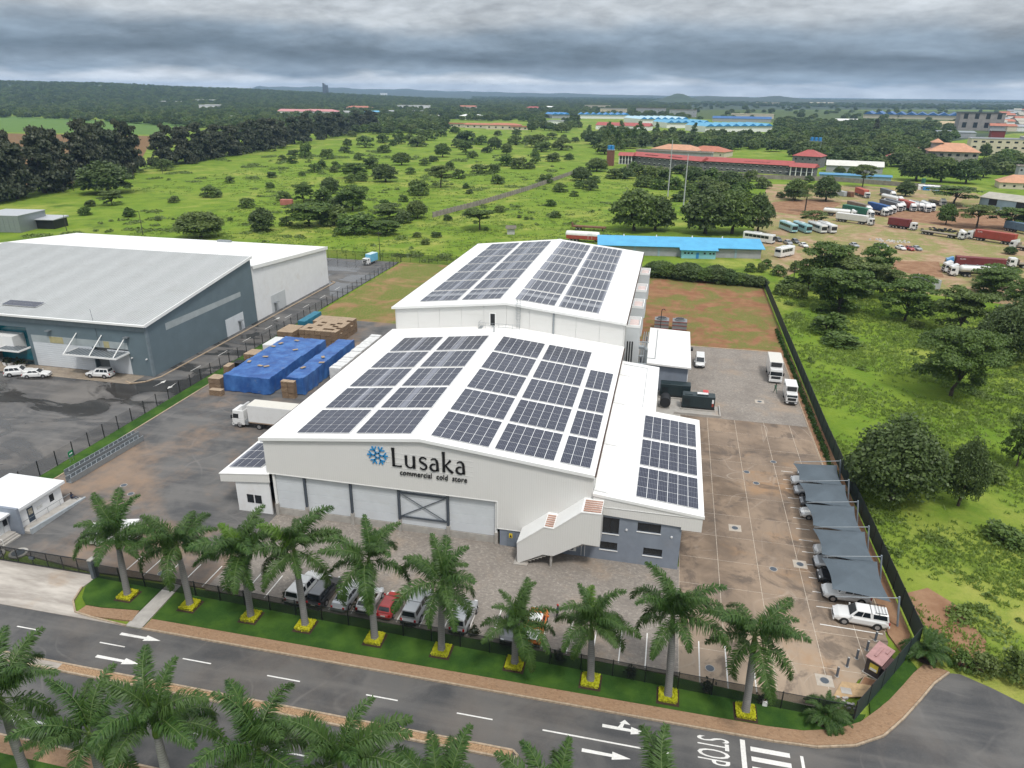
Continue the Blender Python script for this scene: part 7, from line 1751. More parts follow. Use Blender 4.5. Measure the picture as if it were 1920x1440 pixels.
for i, p in enumerate(SETP):
    t = thing('small_house', 'small grey house in the dense settlement on the right skyline', 'house', (p[0], p[1], -.16), R(r5.uniform(-25, 25)), 'houses of the dense settlement on the skyline')
    s = r5.uniform(1.4, 2.4); t.scale = (s, s, s * .9); obj('wall', hm_[i % 4], t); obj('roof', hr_[i % 3], t)
# walls
def block_wall(label, pts, h, step=3.0, m=BLOCKW, z=-.16):
    t = thing('block_wall', label, 'wall', (pts[0][0], pts[0][1], z)); ox, oy = pts[0]
    for (x0, y0), (x1, y1) in zip(pts, pts[1:]):
        L = math.hypot(x1 - x0, y1 - y0); n = max(1, round(L / step)); a = math.atan2(y1 - y0, x1 - x0); w = L / n
        pm = MB().box(.16, w - .16, -.1, .1, 0, h).mesh('wall_panel', [m]); cm = MB().box(-.16, .16, -.2, .2, 0, h + .25).mesh('pier', [m])
        for k in range(n):
            q = (x0 + (x1 - x0) * k / n - ox, y0 + (y1 - y0) * k / n - oy, 0); obj('wall_panel', pm, t, loc=q, rz=a); obj('pier', cm, t, loc=q, rz=a)
block_wall('grey block wall running slantwise through the green field', [(-54.04, 227.81), (-43.90, 268.24), (-33.36, 325.29), (-19.73, 425.21)], 2.2)
block_wall('long perimeter wall between the lorry park and the school', [(11.25, 473.12), (68.17, 445.55), (100.77, 428.86), (142.56, 429.14), (180.66, 409.06), (212.56, 392.92)], 2.6, 6.0)
# masts, poles, the caged tank
def pole(label, p, h, r=.14, arm=False, name='utility_pole', m=None):
    t = thing(name, label, 'pole', (p[0], p[1], -.16)); MB().cyl((0, 0, 0), (0, 0, h), r, r * .55, 8).build('shaft', m or plain('pole_wood', (.05, .045, .04), .9), t)
    if arm: MB().box(-1.0, 1.0, -.06, .06, h - .5, h - .35).build('cross_arm', MATS['pole_wood'], t)
    MB().cyl((0, 0, h), (0, 0, h + .12), r * .4, n=6).build('tip', STEEL, t)
GALV = plain('mast_grey', (.45, .47, .49), .5, .2, .05)
pole('tall pale steel mast standing nearer the lorry park', (50.66, 267.76), 25.72, .32, name='steel_mast', m=GALV); pole('tall pale steel mast farther off behind the round trees', (43.01, 324.99), 28.16, .32, name='steel_mast', m=GALV)
for p, h, l in (((-144.25, 160.93), 8.5, 'dark pole at the field edge behind the white hall'), ((-43.80, 143.10), 9, 'pole with crossarm behind the warehouse lot corner'), ((-273.63, 345.92), 9, 'leaning dark pole at the gap in the tree row'), ((-262.84, 259.88), 9, 'thin dark pole before the big windbreak trees'), ((82.40, 149.38), 5, 'pale pole behind the hedge'), ((-177.32, 161.06), 6, 'dark post beside the caged tank')): pole(l, p, h, arm='crossarm' in l)
t = thing('panel_tank', 'square sectional steel water tank at the far left field edge', 'tank', (*(-198.97, 159.90), -.16), R(8))
for i in range(8):
    for k in range(4): MB().box(-7.9 + 2 * i + .04, -5.9 + 2 * i - .04, -8.0, -7.9, .1 + 1.5 * k + .04, 1.6 + 1.5 * k - .04).build('tank_panel', STEEL, t)
MB().box(-7.9, 8.0, -7.88, 7, 0, 6.1).build('shell', STEEL, t); MB().box(-8.1, 8.2, -8.1, 7.2, 6.1, 6.3).build('roof', GALV, t)
building('small open shelter beside the panel tank', (-189.27, 166.21), 9, 8, 3.6, R(8), BLACK, GALV, 'mono', .4, name='shelter', cat='shelter'); building('small pale hut in the green field behind the cold store', (-13.34, 198.65), 2.8, 2.2, 2.2, R(10), plain('hut_white', (.5, .5, .48), .8, 0, .2, .5), BLOCKW, 'flat', name='hut', cat='hut')
t = thing('skyscraper', 'distant dark tower block on the left skyline', 'tower', (-1720, 3560, -.16), R(10))
MB().frus((-13, 13, -12, 12), 0, (-11, 11, -10, 10), 74).build('shaft', plain('tower_dark', (.07, .085, .10), .5), t); MB().frus((-11, 3, -10, 10), 74, (-11, -8, -10, 10), 84).build('slanted_crown', MATS['tower_dark'], t)
t = thing('silo_group', 'low grey works building left of the distant tower', 'building', (-1800, 3560, -.16)); MB().frus((-30, 30, -20, 20), 0, (-15, 15, -12, 12), 36).build('hall', MATS['tower_dark'], t); MB().box(-48, -30, -15, 15, 0, 26).build('annex', MATS['tower_dark'], t)
# cab pile and rubble in the lorry park
t = thing('rubble_heap', 'white rubble heap in the grass of the lorry park', 'rubble', (*(127.07, 221.01), -.12))
for k in range(30):
    s = rnd.uniform(.2, .6); MB().frus((-s, s, -s, s), 0, (-s * .6, s * .7, -s * .5, s * .6), s).build('chunk', plain('white_rubble', (.5, .48, .45), .9, 0, .3, 1), t, loc=(rnd.gauss(0, 3.5), rnd.gauss(0, 1.2), 0), rz=rnd.uniform(0, 3))
t = thing('tyre_pile', 'dark pile of old tyres behind the flatbed lorry', 'tyres', (*(152.91, 249.76), -.12))
tm = MB().cyl((0, 0, 0), (0, 0, .35), .55, n=12).mesh('tyre', [RUBBER])
for k in range(34): obj('tyre', tm, t, loc=(rnd.gauss(0, 3), rnd.gauss(0, 1.5), .35 * (k % 3)))

# ------------------------------------------------------------------ where the trees stand: x, y, crown width, height in metres
FIELD_BUSH = [(-270.0,617.1,9.5,5.9),(-245.1,602.2,16.0,9.9),(-204.2,547.5,11.6,7.2),(-270.9,758.0,13.3,8.3),(-252.7,666.1,12.8,8.0),(-232.5,659.1,12.7,7.9),(-134.0,449.5,7.8,4.8),(-202.4,630.6,17.3,10.7),(-225.2,724.9,19.5,12.1),(-169.0,684.4,20.1,12.5),(-150.4,675.3,13.5,8.4),(-171.0,835.0,9.8,6.1),(-153.5,863.1,11.1,6.9),(-89.3,659.2,20.8,12.9),(-74.0,603.9,14.5,9.0),(-60.4,632.2,18.3,11.3),(-95.9,789.2,12.2,7.6),(-63.9,750.4,8.7,5.4),(-58.8,488.7,8.1,9.0),(-48.4,508.4,10.4,6.4),(-38.5,527.3,7.1,4.4),(-85.5,374.0,8.3,5.1),(-55.7,354.0,8.3,5.2),(-82.7,269.0,5.2,3.2),(-82.6,245.5,6.5,4.0),(-45.6,222.0,3.7,2.3),(-29.7,249.0,4.4,2.7),(-18.1,236.4,2.1,1.3),(-14.2,232.7,2.3,1.4),(-38.6,184.9,3.6,2.2),(-38.1,171.1,3.1,1.9),(-45.5,183.0,3.3,2.0),(-10.5,274.3,5.1,3.1),(-3.0,241.2,4.6,2.8),(-29.2,366.6,8.5,5.2),(-14.6,328.1,7.7,4.8),(-4.6,311.6,4.6,2.9),(0.4,340.5,7.9,4.9),(-6.3,346.2,6.0,3.7),(-24.3,203.7,2.1,1.3),(-74.9,462.1,10.3,6.4),(-73.2,416.6,8.3,5.2),(-62.2,445.9,11.2,7.0),(-79.6,403.5,10.5,6.5),(-108.5,430.2,7.4,4.6),(-136.1,478.7,6.8,4.2),(-168.7,431.5,8.9,5.5),(-196.1,475.4,8.3,5.1),(-122.5,389.2,6.9,4.3),(-235.7,536.0,9.2,5.7),(-326.6,754.1,10.3,6.4),(-230.4,792.5,12.6,7.8),(-237.1,874.2,13.8,8.5),(-80.7,777.2,10.0,6.2),(-105.7,706.3,14.8,9.2),(-116.9,687.8,14.5,9.0),(-116.1,519.3,8.7,5.4),(-118.7,576.4,9.4,5.8),(-162.7,630.7,12.0,7.4),(-242.7,716.2,11.7,7.2),(-228.7,631.9,8.7,5.4),(-139.4,332.8,6.2,3.9),(-137.2,343.1,7.4,4.6),(-160.3,414.7,11.0,8.2),(-67.7,327.5,4.0,2.5),(-59.8,306.2,3.8,2.3),(-1.4,374.7,7.4,4.6),(-54.8,447.3,7.5,4.7),(-99.4,373.9,4.4,2.8),(-259.3,489.0,8.7,5.4),(-242.1,477.0,8.5,10.7),(-223.1,475.5,11.2,6.9),(-195.0,409.2,7.4,4.6),(-204.8,312.8,5.6,3.5),(-171.3,298.7,5.4,3.3),(-180.6,258.2,9.8,6.1),(-144.3,231.0,7.3,4.5),(-196.2,344.4,5.5,3.4),(-230.0,432.9,7.8,4.9),(-247.3,450.0,6.8,4.2),(-183.0,406.5,7.3,4.5),(-186.2,381.1,8.2,5.1),(-185.8,236.2,5.1,3.1),(-159.8,190.2,2.9,1.8),(-198.2,194.2,5.3,3.3),(-214.5,216.1,4.9,3.0),(-139.6,256.5,7.8,4.8),(-131.8,197.8,2.2,1.4),(-284.2,362.7,10.5,6.5),(-300.4,375.4,7.3,6.9),(-173.9,384.4,5.8,3.6),(-183.4,358.6,4.5,2.8),(-177.3,195.2,5.2,3.2),(-104.0,193.1,5.7,3.5)]
FIELD_TREE = [(-149.8,445.7,12.9,9.8),(-147.3,356.8,15.2,9.4),(-122.1,344.8,14.7,9.6),(-142.3,520.8,13.8,11.1),(-131.6,552.6,12.9,10.1),(-123.1,620.9,14.2,11.1),(-98.0,563.6,11.5,9.5),(-94.6,236.0,14.3,9.6),(-83.6,293.7,10.6,7.6),(-59.8,224.4,9.8,8.1),(-70.0,217.6,12.6,5.8),(-61.5,211.8,7.3,4.3),(-70.5,184.3,13.3,7.5),(-58.6,185.0,10.6,4.9),(-10.0,383.1,13.0,8.3),(-7.5,445.2,15.8,9.9),(-127.9,254.0,9.4,7.9),(-130.0,287.3,10.2,8.1),(-116.4,251.3,10.1,7.4),(-94.6,194.1,16.1,9.2),(-106.2,179.4,10.1,8.9),(-121.2,162.2,16.6,10.1),(-208.1,222.0,9.8,6.8),(-101.0,232.3,7.1,6.2),(-86.3,199.2,10.6,7.0)]
OPEN_TREE = [(-82.3,327.5,14.4,11.9),(-27.1,204.4,12.4,8.8)]
BIG_ROUND = [(31.9,217.9,18.6,19.0),(40.0,221.5,14.6,14.2),(59.2,219.4,18.3,18.2),(69.3,221.8,17.3,16.9),(79.3,226.5,11.4,14.1),(-238.4,255.7,26.5,15.1),(106.6,327.4,11.4,11.0),(122.0,330.1,13.0,12.0),(195.9,447.0,21.3,16.1),(210.0,445.6,18.9,16.0),(222.1,438.9,16.4,14.7),(167.8,362.8,10.0,7.8),(230.1,525.2,12.9,9.8),(246.8,482.1,14.2,12.4)]
THICKET = [(57.1,393.6,12.9,8.3),(67.6,396.6,11.8,7.8),(77.3,365.3,17.0,9.6),(91.8,412.6,7.7,6.4),(95.3,377.1,9.2,5.9),(80.9,334.4,11.2,7.2),(60.1,343.0,10.6,7.4),(53.4,326.0,9.3,7.2),(69.0,331.0,11.1,7.2),(76.4,306.8,12.2,6.8),(127.1,417.7,5.5,3.7),(101.0,338.6,4.7,2.7),(106.3,331.0,10.0,8.8),(22.6,421.1,10.1,6.7),(14.5,404.5,11.3,6.5),(32.9,410.7,13.6,7.3),(29.1,364.1,11.0,6.0),(39.8,404.7,8.9,5.7),(49.2,444.9,11.2,6.2),(57.6,432.2,11.7,6.0),(63.6,374.5,11.7,6.7),(38.2,355.0,9.4,5.2),(48.9,308.3,7.2,3.5),(16.4,458.5,7.5,5.6),(7.9,401.9,9.0,6.5),(46.1,357.2,8.7,5.8)]
BACK_TREE = [(182.0,332.3,21.8,9.7),(169.1,262.9,13.8,9.3),(181.1,261.6,12.2,7.8),(187.4,264.7,8.7,7.1),(102.7,246.4,10.1,6.4),(159.0,267.7,7.5,9.1),(154.1,399.6,13.0,12.5),(153.1,463.1,7.1,6.8),(159.0,453.7,7.0,7.8),(160.6,206.6,4.3,2.7)]
ACACIA = [(89.4,140.3,12.9,12.5),(97.1,133.8,13.4,10.7),(88.8,116.6,13.8,11.3),(105.3,152.8,9.2,9.3),(102.9,112.5,10.8,8.8),(112.0,104.4,11.0,10.5),(115.4,87.8,13.0,12.8),(98.0,63.8,13.7,11.4),(98.3,36.4,4.6,8.1),(103.8,134.0,7.1,7.2),(84.7,137.9,7.3,6.7),(112.2,136.1,7.1,5.8),(132.5,142.1,11.4,7.9),(131.6,121.4,9.0,9.9),(138.2,154.7,9.0,6.1)]
NEAR_ROUND = [(77.9,22.5,13.2,12.7),(86.2,22.7,5.6,9.4),(74.9,27.0,4.5,5.0)]
RIGHT_BUSH = [(83.1,97.3,7.6,4.6),(103.8,106.7,2.9,1.7),(83.9,89.3,7.6,2.4),(75.7,66.2,2.7,2.2),(84.4,114.8,4.0,2.0),(89.1,117.9,5.3,2.5),(102.4,93.9,2.3,2.0),(109.4,98.0,2.3,2.1),(113.0,83.4,4.6,4.1),(111.9,70.4,3.0,2.1),(80.7,127.6,4.2,3.8),(79.9,139.1,5.0,3.0),(78.8,153.9,4.8,3.2),(74.0,157.0,3.2,2.7),(70.8,156.2,3.2,2.7),(74.9,75.8,2.5,2.3),(72.4,48.8,2.7,1.3),(91.6,89.0,3.0,1.2),(114.6,102.0,2.8,2.1),(77.0,130.4,4.3,2.9),(76.1,162.5,3.3,3.3),(132.4,148.4,5.4,3.0),(84.7,160.0,4.3,3.3),(87.2,149.4,5.2,3.7),(92.9,31.9,4.5,2.5),(81.5,14.4,3.9,1.9),(76.3,8.6,3.1,1.6),(83.4,4.4,3.5,1.8),(75.6,33.9,2.4,1.8),(78.2,-9.3,2.5,2.2),(76.4,-9.1,2.0,1.9),(80.8,-9.6,2.9,2.8),(80.3,6.6,3.6,1.6),(88.9,15.1,4.5,2.1),(75.0,12.6,2.6,1.4),(81.2,19.9,4.1,1.9),(83.4,-2.6,2.7,1.3)]
HEDGE_N = [(42.2,142.6,6.3,5.1),(46.1,142.2,6.2,5.3),(49.9,141.3,6.5,5.6),(53.7,140.3,6.4,5.6),(57.0,139.8,6.1,5.2),(60.4,139.3,6.1,5.2),(63.3,138.7,5.4,4.6),(66.2,138.8,5.4,4.0),(69.1,138.2,5.1,3.7),(71.9,137.5,4.5,3.3),(44.4,146.6,6.4,4.8),(52.2,146.5,6.3,5.1),(59.9,145.1,6.2,5.0)]
WINDBREAK = [(-263.7,208.9,15.0,26.1),(-266.9,219.3,17.6,30.6),(-264.9,226.9,15.7,26.9),(-270.6,234.8,14.1,31.5),(-268.8,247.6,17.0,26.4),(-274.1,255.1,16.7,31.0),(-272.8,260.5,16.0,29.7),(-277.2,269.6,15.4,25.6),(-276.8,282.4,15.7,27.1),(-279.2,289.2,17.4,30.9),(-283.7,296.9,16.0,28.0),(-288.0,304.8,17.1,25.3),(-290.8,315.3,14.4,28.7),(-290.4,322.3,18.0,26.4),(-292.9,330.0,16.2,26.9),(-295.4,341.9,14.6,28.9),(-294.3,346.6,13.3,26.6),(-300.3,381.7,14.2,23.3),(-304.8,393.5,13.2,25.9),(-301.6,409.1,16.7,27.7),(-307.9,417.8,17.8,26.4),(-306.6,434.5,16.1,26.7),(-308.3,442.6,15.2,22.0),(-308.8,460.0,14.7,21.1),(-311.9,467.9,16.9,23.5),(-311.4,480.2,17.9,24.0),(-313.0,492.6,13.3,22.2),(-311.2,505.9,13.2,24.4),(-314.8,523.6,13.6,24.7),(-312.7,532.8,17.9,24.3),(-316.9,545.5,13.2,23.9),(-317.9,561.1,17.2,24.5),(-320.3,569.9,14.2,22.5),(-320.1,586.3,13.7,21.4),(-327.8,620.0,18.0,23.8),(-331.4,645.5,17.0,26.2),(-337.2,667.1,14.1,27.1),(-338.2,697.1,14.7,25.6),(-342.1,720.4,17.1,24.7),(-346.4,745.6,14.3,27.5),(-348.0,766.9,17.9,27.7),(-353.1,791.7,17.5,21.9),(-354.7,820.4,13.3,22.2),(-360.0,844.8,16.7,27.5),(-365.9,866.4,17.6,21.1),(-365.4,892.0,17.0,26.5),(-368.7,919.6,17.4,22.4)]
WOOD = [(128.4,748.8,16.1,12.6),(-22.8,796.9,13.8,10.9),(10.3,696.4,15.1,11.1),(98.5,722.4,15.3,9.9),(15.6,768.3,13.0,10.0),(90.0,823.5,11.0,13.1),(185.1,684.6,14.4,11.7),(149.9,746.7,14.3,8.8),(-6.5,762.0,15.5,9.1),(106.3,734.7,14.0,8.6),(-24.1,802.0,16.6,13.0),(163.8,776.7,12.3,8.1),(122.3,805.5,9.5,13.8),(113.5,749.2,9.7,9.5),(10.6,735.8,11.4,13.7),(98.3,796.1,9.8,8.2),(215.2,904.8,9.5,14.0),(230.8,641.4,14.2,13.7),(261.2,655.4,13.5,12.2),(251.4,710.6,13.0,8.9),(281.5,747.9,9.5,9.0),(320.5,867.9,12.1,12.1),(306.2,826.1,12.1,10.5),(175.3,868.7,15.8,12.9),(267.4,703.1,9.9,11.7),(294.0,990.4,14.1,9.5),(263.6,675.3,11.5,13.4),(256.4,802.8,15.7,13.3),(232.4,713.6,16.9,10.1),(211.6,699.3,13.8,9.5),(193.8,928.3,15.3,13.5),(303.7,941.7,16.8,13.0),(277.5,1009.7,15.8,11.7),(302.9,1007.2,14.9,8.2),(249.1,903.7,11.9,13.3),(231.2,615.6,11.4,10.3),(295.7,993.3,12.3,13.8),(228.3,601.1,11.4,12.1),(247.6,655.7,12.5,9.0),(274.1,778.0,14.0,13.1),(175.4,659.7,11.0,11.1),(142.4,798.3,11.3,13.5),(183.8,911.1,10.7,13.6),(258.1,926.0,11.7,10.7),(177.6,841.7,9.3,9.9),(249.8,788.7,16.9,9.0),(161.7,839.3,10.1,10.9),(220.6,704.3,11.9,12.5),(250.7,639.5,9.3,8.9),(263.9,880.5,14.0,10.1),(248.5,586.8,16.6,9.1),(259.4,512.1,13.0,8.2),(240.7,580.0,12.1,8.8),(292.2,591.8,12.3,8.7),(260.7,654.7,16.2,10.9),(239.1,621.8,13.8,11.6),(245.3,552.0,10.1,8.3),(292.7,823.1,12.5,9.9),(250.5,600.2,13.4,13.8),(327.1,659.7,16.9,8.9),(305.7,652.0,9.4,12.9),(301.7,575.5,13.8,11.3),(262.6,698.1,11.3,12.1),(282.6,735.6,9.0,11.2),(283.6,549.1,9.6,10.6),(268.7,510.0,15.5,9.2),(279.9,523.2,17.0,8.1),(225.6,606.5,14.3,11.8),(254.3,639.2,9.9,11.8),(295.8,775.0,15.1,11.1),(269.7,616.5,13.4,11.5),(304.6,806.2,11.4,9.9),(260.9,691.4,11.3,10.2),(291.3,567.7,11.6,13.0),(-480.2,1138.8,17.0,8.2),(-396.2,1126.8,11.0,13.8),(-422.0,1107.2,12.5,12.4),(-461.0,1150.9,15.3,8.6),(-328.7,1036.3,16.8,10.1),(-377.7,974.8,9.0,10.2),(-323.7,1033.5,12.9,13.6),(-359.9,967.8,12.1,8.5),(-427.1,1117.1,9.2,9.7),(-438.9,1020.7,14.9,12.5),(-328.2,1121.7,14.4,13.3),(-347.9,920.5,9.8,13.5),(-270.3,935.5,15.6,12.3),(-360.9,971.4,16.0,11.5),(-313.5,932.3,11.3,10.0),(-404.2,906.3,14.0,12.0),(-456.5,1113.6,12.8,13.3),(-406.0,1047.7,12.3,13.1),(-31.8,740.5,14.9,9.7),(-55.4,773.4,11.1,12.3),(-31.2,676.4,16.8,12.6),(-16.7,595.7,16.4,12.4),(-42.8,722.6,15.0,12.7),(-19.6,655.9,14.4,9.5),(-47.8,851.3,14.2,9.1),(-34.5,804.0,9.4,12.9),(-44.1,868.0,15.5,13.0),(-45.4,813.0,9.5,8.4),(-188.0,1234.5,15.4,8.4),(-198.7,1260.1,9.0,9.2),(-152.7,1254.2,9.1,10.9),(-160.0,1010.0,16.3,10.0),(-128.7,1198.2,14.7,13.3),(-111.8,1059.4,16.0,13.1),(-124.9,979.2,14.6,10.6),(-102.9,953.9,9.9,8.9),(-115.8,1108.5,15.8,10.2),(-202.1,1214.9,14.1,9.6),(-150.6,947.3,11.3,13.6),(-109.2,945.1,16.7,12.2),(-152.7,1053.1,10.5,13.3),(-109.1,1007.2,10.5,12.9),(-196.1,1204.6,16.3,8.0),(-123.5,1197.4,14.7,9.1),(-129.9,1139.6,11.6,13.5),(-135.5,1001.1,15.4,10.9),(-142.1,1001.2,16.2,13.5),(-162.5,1049.7,10.3,11.0),(-926.7,1237.7,10.4,9.9),(-827.4,1285.6,10.3,10.8),(-838.4,1323.1,11.2,10.6),(-812.1,1390.1,15.6,8.2),(-887.3,1316.3,15.2,12.6),(-1018.6,1341.3,14.8,10.5),(-893.0,1271.7,11.9,11.5),(-940.7,1347.5,12.8,13.9),(-737.6,1204.9,16.4,10.7),(-881.2,1165.4,13.1,12.6),(-888.4,1143.5,15.6,8.2),(-840.0,1332.1,15.0,13.9),(-957.3,1211.2,13.0,13.9),(-929.6,1226.0,15.4,12.7)]

# ------------------------------------------------------------------ trees and shrubs
LEAF_DARK = m_leaf('dark_foliage', (0.042, 0.082, 0.022), (0.115, 0.175, 0.046), .32, (0.105, 0.135, 0.045))
LEAF_MID = m_leaf('mid_foliage', (0.058, 0.115, 0.024), (0.155, 0.230, 0.050), .34, (0.15, 0.175, 0.055))
LEAF_ACAC = m_leaf('acacia_foliage', (0.052, 0.112, 0.020), (0.145, 0.225, 0.042), .34, (0.10, 0.145, 0.034))
LEAF_CAS = m_leaf('windbreak_foliage', (0.030, 0.045, 0.022), (0.075, 0.092, 0.044), .2, (0.07, 0.072, 0.04))
LEAF_LITE = m_leaf('light_foliage', (0.055, 0.115, 0.018), (0.115, 0.185, 0.032), .3, (0.10, 0.135, 0.035))
BARK = plain('tree_bark', (0.075, 0.058, 0.045), .95, 0, .25, 2)
def leaf_mesh(name, blobs, n, size, seed, mat, flat=0.5, shell=.55):
    """leaf-clump quads spread through ellipsoid clumps (cx,cy,cz,rx,ry,rz)"""
    r = np.random.default_rng(seed); B = np.array(blobs, float)
    wgt = (B[:, 3] * B[:, 4] * B[:, 5]) ** (2 / 3); idx = r.choice(len(B), n, p=wgt / wgt.sum())
    d = r.normal(size=(n, 3)); d /= np.linalg.norm(d, axis=1)[:, None]
    d[:, 2] = np.where(d[:, 2] < -.35, -d[:, 2] * .6, d[:, 2])
    rad = shell + (1 - shell) * r.random(n) ** .6; rad *= 1 + r.normal(0, .08, n)
    p = B[idx, :3] + d * rad[:, None] * B[idx, 3:]
    nrm = d * .9 + r.normal(size=(n, 3)) * .75 + np.array([0, 0, flat]); nrm /= np.linalg.norm(nrm, axis=1)[:, None]
    a = np.cross(nrm, r.normal(size=(n, 3))); a /= np.linalg.norm(a, axis=1)[:, None]; b = np.cross(nrm, a)
    s = size * r.uniform(.55, 1.3, n)[:, None]
    V = np.stack([p - a * s - b * s * .55, p + a * s * .9 - b * s * .7, p + a * s * 1.1 + b * s * .5, p - a * s * .8 + b * s * .75], 1).reshape(-1, 3)
    me = bpy.data.meshes.new(name); me.vertices.add(4 * n); me.vertices.foreach_set('co', V.ravel())
    me.loops.add(4 * n); me.loops.foreach_set('vertex_index', np.arange(4 * n)); me.polygons.add(n)
    me.polygons.foreach_set('loop_start', np.arange(0, 4 * n, 4)); me.polygons.foreach_set('loop_total', np.full(n, 4))
    me.materials.append(mat); me.update(); me.validate(); return me
def limbs(blobs, h0, r0, seed, stems=1):
    r = random.Random(seed); b = MB()
    for s in range(stems):
        ox, oy = (0, 0) if stems == 1 else (r.uniform(-.05, .05), r.uniform(-.05, .05)); fx, fy = ox + r.uniform(-.05, .05), oy + r.uniform(-.05, .05)
        b.tube([(ox, oy, -.02), (ox * 1.3, oy * 1.3, h0 * .5), (fx, fy, h0)], [r0 * 1.25, r0, r0 * .8], 7)
        for k, q in enumerate(blobs):
            if k % stems != s: continue
            m = Vector((fx, fy, h0)).lerp(Vector(q[:3]), .5); m.z += .02
            b.tube([(fx, fy, h0 * .95), tuple(m), (q[0], q[1], q[2])], [r0 * .55, r0 * .35, r0 * .12], 5)
    return b.mesh('trunk', [BARK])
# every prototype is 1 m wide and 1 m tall; copies are scaled to the tree
def proto_round(seed, n, size, mat, h0=.25):
    r = random.Random(seed); bl = []
    for k in range(16):
        a = k * 2.4; rr = .28 * math.sqrt((k + .5) / 16); z = .62 + .2 * math.cos(rr * 5) - .12 + r.uniform(-.08, .08); s = r.uniform(.13, .2)
        bl.append((rr * 1.15 * math.cos(a), rr * 1.15 * math.sin(a), z - .9 * max(0, rr - .16), s * 1.05, s * 1.05, s))
    for k in range(9): a = k * .7 + r.uniform(0, .4); bl.append((.34 * math.cos(a), .34 * math.sin(a), r.uniform(.3, .46), .15, .15, .16))
    for k in range(8): a = k * .785 + r.uniform(0, .4); bl.append((.27 * math.cos(a), .27 * math.sin(a), r.uniform(.16, .26), .15, .15, .13))
    bl.append((0, 0, .5, .33, .33, .33))
    return leaf_mesh('crown', bl, n, size, seed, mat, .4), limbs(bl[:7], h0, .03, seed)
def proto_acacia(seed, n, size, mat, h0=.42, low=True):
    """spreading crown in flat layers; low ones carry their skirts near the ground"""
    r = random.Random(seed); bl = []
    for k in range(22):
        a = k * 2.4 + r.uniform(-.3, .3); rr = .42 * math.sqrt((k + .5) / 22); lay = r.choice((0, 0, 1, 1, 2))
        s = r.uniform(.10, .17); bl.append((rr * math.cos(a), rr * math.sin(a), .88 - .12 * lay - .75 * rr * rr + r.uniform(-.05, .05), s * 1.15, s * 1.15, s * .5))
    m = 20 if low else 6
    for k in range(m): a = k * 2.4 + r.uniform(-.4, .4); rr = r.uniform(.18, .44); bl.append((rr * math.cos(a), rr * math.sin(a), r.uniform(.16 if low else .4, .6), r.uniform(.09, .15), r.uniform(.09, .15), .08))
    if low: bl.append((0, 0, .5, .3, .3, .28))
    return leaf_mesh('crown', bl, n, size, seed, mat, .9, .35), limbs(bl[:10], h0 if not low else .2, .022, seed)
def proto_bush(seed, n, size, mat):
    r = random.Random(seed); bl = []
    for k in range(13):
        a = k * 2.4; rr = .33 * math.sqrt((k + .5) / 13); s = r.uniform(.15, .22); bl.append((rr * math.cos(a), rr * math.sin(a), .58 - .75 * rr * rr * 2 + r.uniform(-.12, .2), s, s, s * 1.25))
    for k in range(7): a = k * .9; bl.append((.36 * math.cos(a), .36 * math.sin(a), r.uniform(.12, .25), .16, .16, .18))
    return leaf_mesh('crown', bl, n, size, seed, mat, .4), limbs(bl[:6], .18, .025, seed, 3)
def proto_tall(seed, n, size, mat):
    r = random.Random(seed); bl = []
    for k in range(26):
        z = .07 + .87 * k / 26; w = .40 * (1 - .6 * z) * r.uniform(.8, 1.2); a = r.uniform(0, 6.28); rr = w * r.uniform(.3, .9); s = r.uniform(.09, .16) * (1.25 - .5 * z)
        bl.append((rr * math.cos(a), rr * math.sin(a), z + r.uniform(-.03, .04), s * 1.3, s * 1.3, s * .8))
    b = MB().tube([(0, 0, -.02), (.01, 0, .4), (0, .01, .92)], [.035, .025, .006], 7)
    for k in range(0, 26, 2): b.cyl((0, 0, bl[k][2] - .04), tuple(bl[k][:3]), .008, .003, 4)
    return leaf_mesh('crown', bl, n, size, seed, mat, .5, .25), b.mesh('trunk', [BARK])
PR = dict(bush=[proto_bush(s, 1500, .045, m) for s, m in ((1, LEAF_MID), (2, LEAF_LITE), (3, LEAF_DARK), (4, LEAF_MID))],
          scrub=[proto_bush(s, 900, .05, m) for s, m in ((11, LEAF_MID), (12, LEAF_LITE), (13, LEAF_MID))],
          round=[proto_round(s, 5200, .026, m) for s, m in ((5, LEAF_DARK), (6, LEAF_DARK), (7, LEAF_MID))],
          acacia=[proto_acacia(s, 7000, .021, m) for s, m in ((8, LEAF_ACAC), (9, LEAF_MID), (10, LEAF_ACAC), (18, LEAF_ACAC))],
          umbrella=[proto_acacia(s, 5200, .021, LEAF_MID, .42, False) for s in (8, 9)],
          tall=[proto_tall(s, 5200, .026, LEAF_CAS) for s in (14, 15, 16)],
          slim=[proto_tall(s, 1800, .034, LEAF_LITE) for s in (17, 19)],
          wood=[proto_round(s, 1300, .048, m) for s, m in ((20, LEAF_DARK), (21, LEAF_MID), (22, LEAF_DARK), (23, LEAF_MID))],
          near=[proto_round(30, 15000, .0155, LEAF_DARK), proto_acacia(31, 20000, .0125, LEAF_ACAC, .25)])
NTREE = 0
def tree(kind, x, y, w, h, label, group=None, name='tree', cat='tree', z=-.16, k=None):
    global NTREE
    NTREE += 1; pr = PR[kind]; c, tr = pr[NTREE % len(pr) if k is None else k]
    t = thing(name, label, cat, (x, y, z), rnd.uniform(0, 6.28), group); q = rnd.uniform(.88, 1.14); t.scale = (w * q, w / q, h * rnd.uniform(.92, 1.12)); t.rotation_euler[0] = rnd.uniform(-.05, .05)
    obj('trunk', tr, t); return obj('crown', c, t)
for x, y, w, h in FIELD_BUSH: tree(('bush', 'scrub', 'bush', 'scrub', 'bush')[NTREE % 5], x, y, w * 1.1, h * 1.15, 'dark green bush scattered over the bright green field', 'bushes scattered over the green field', 'bush', 'bush')
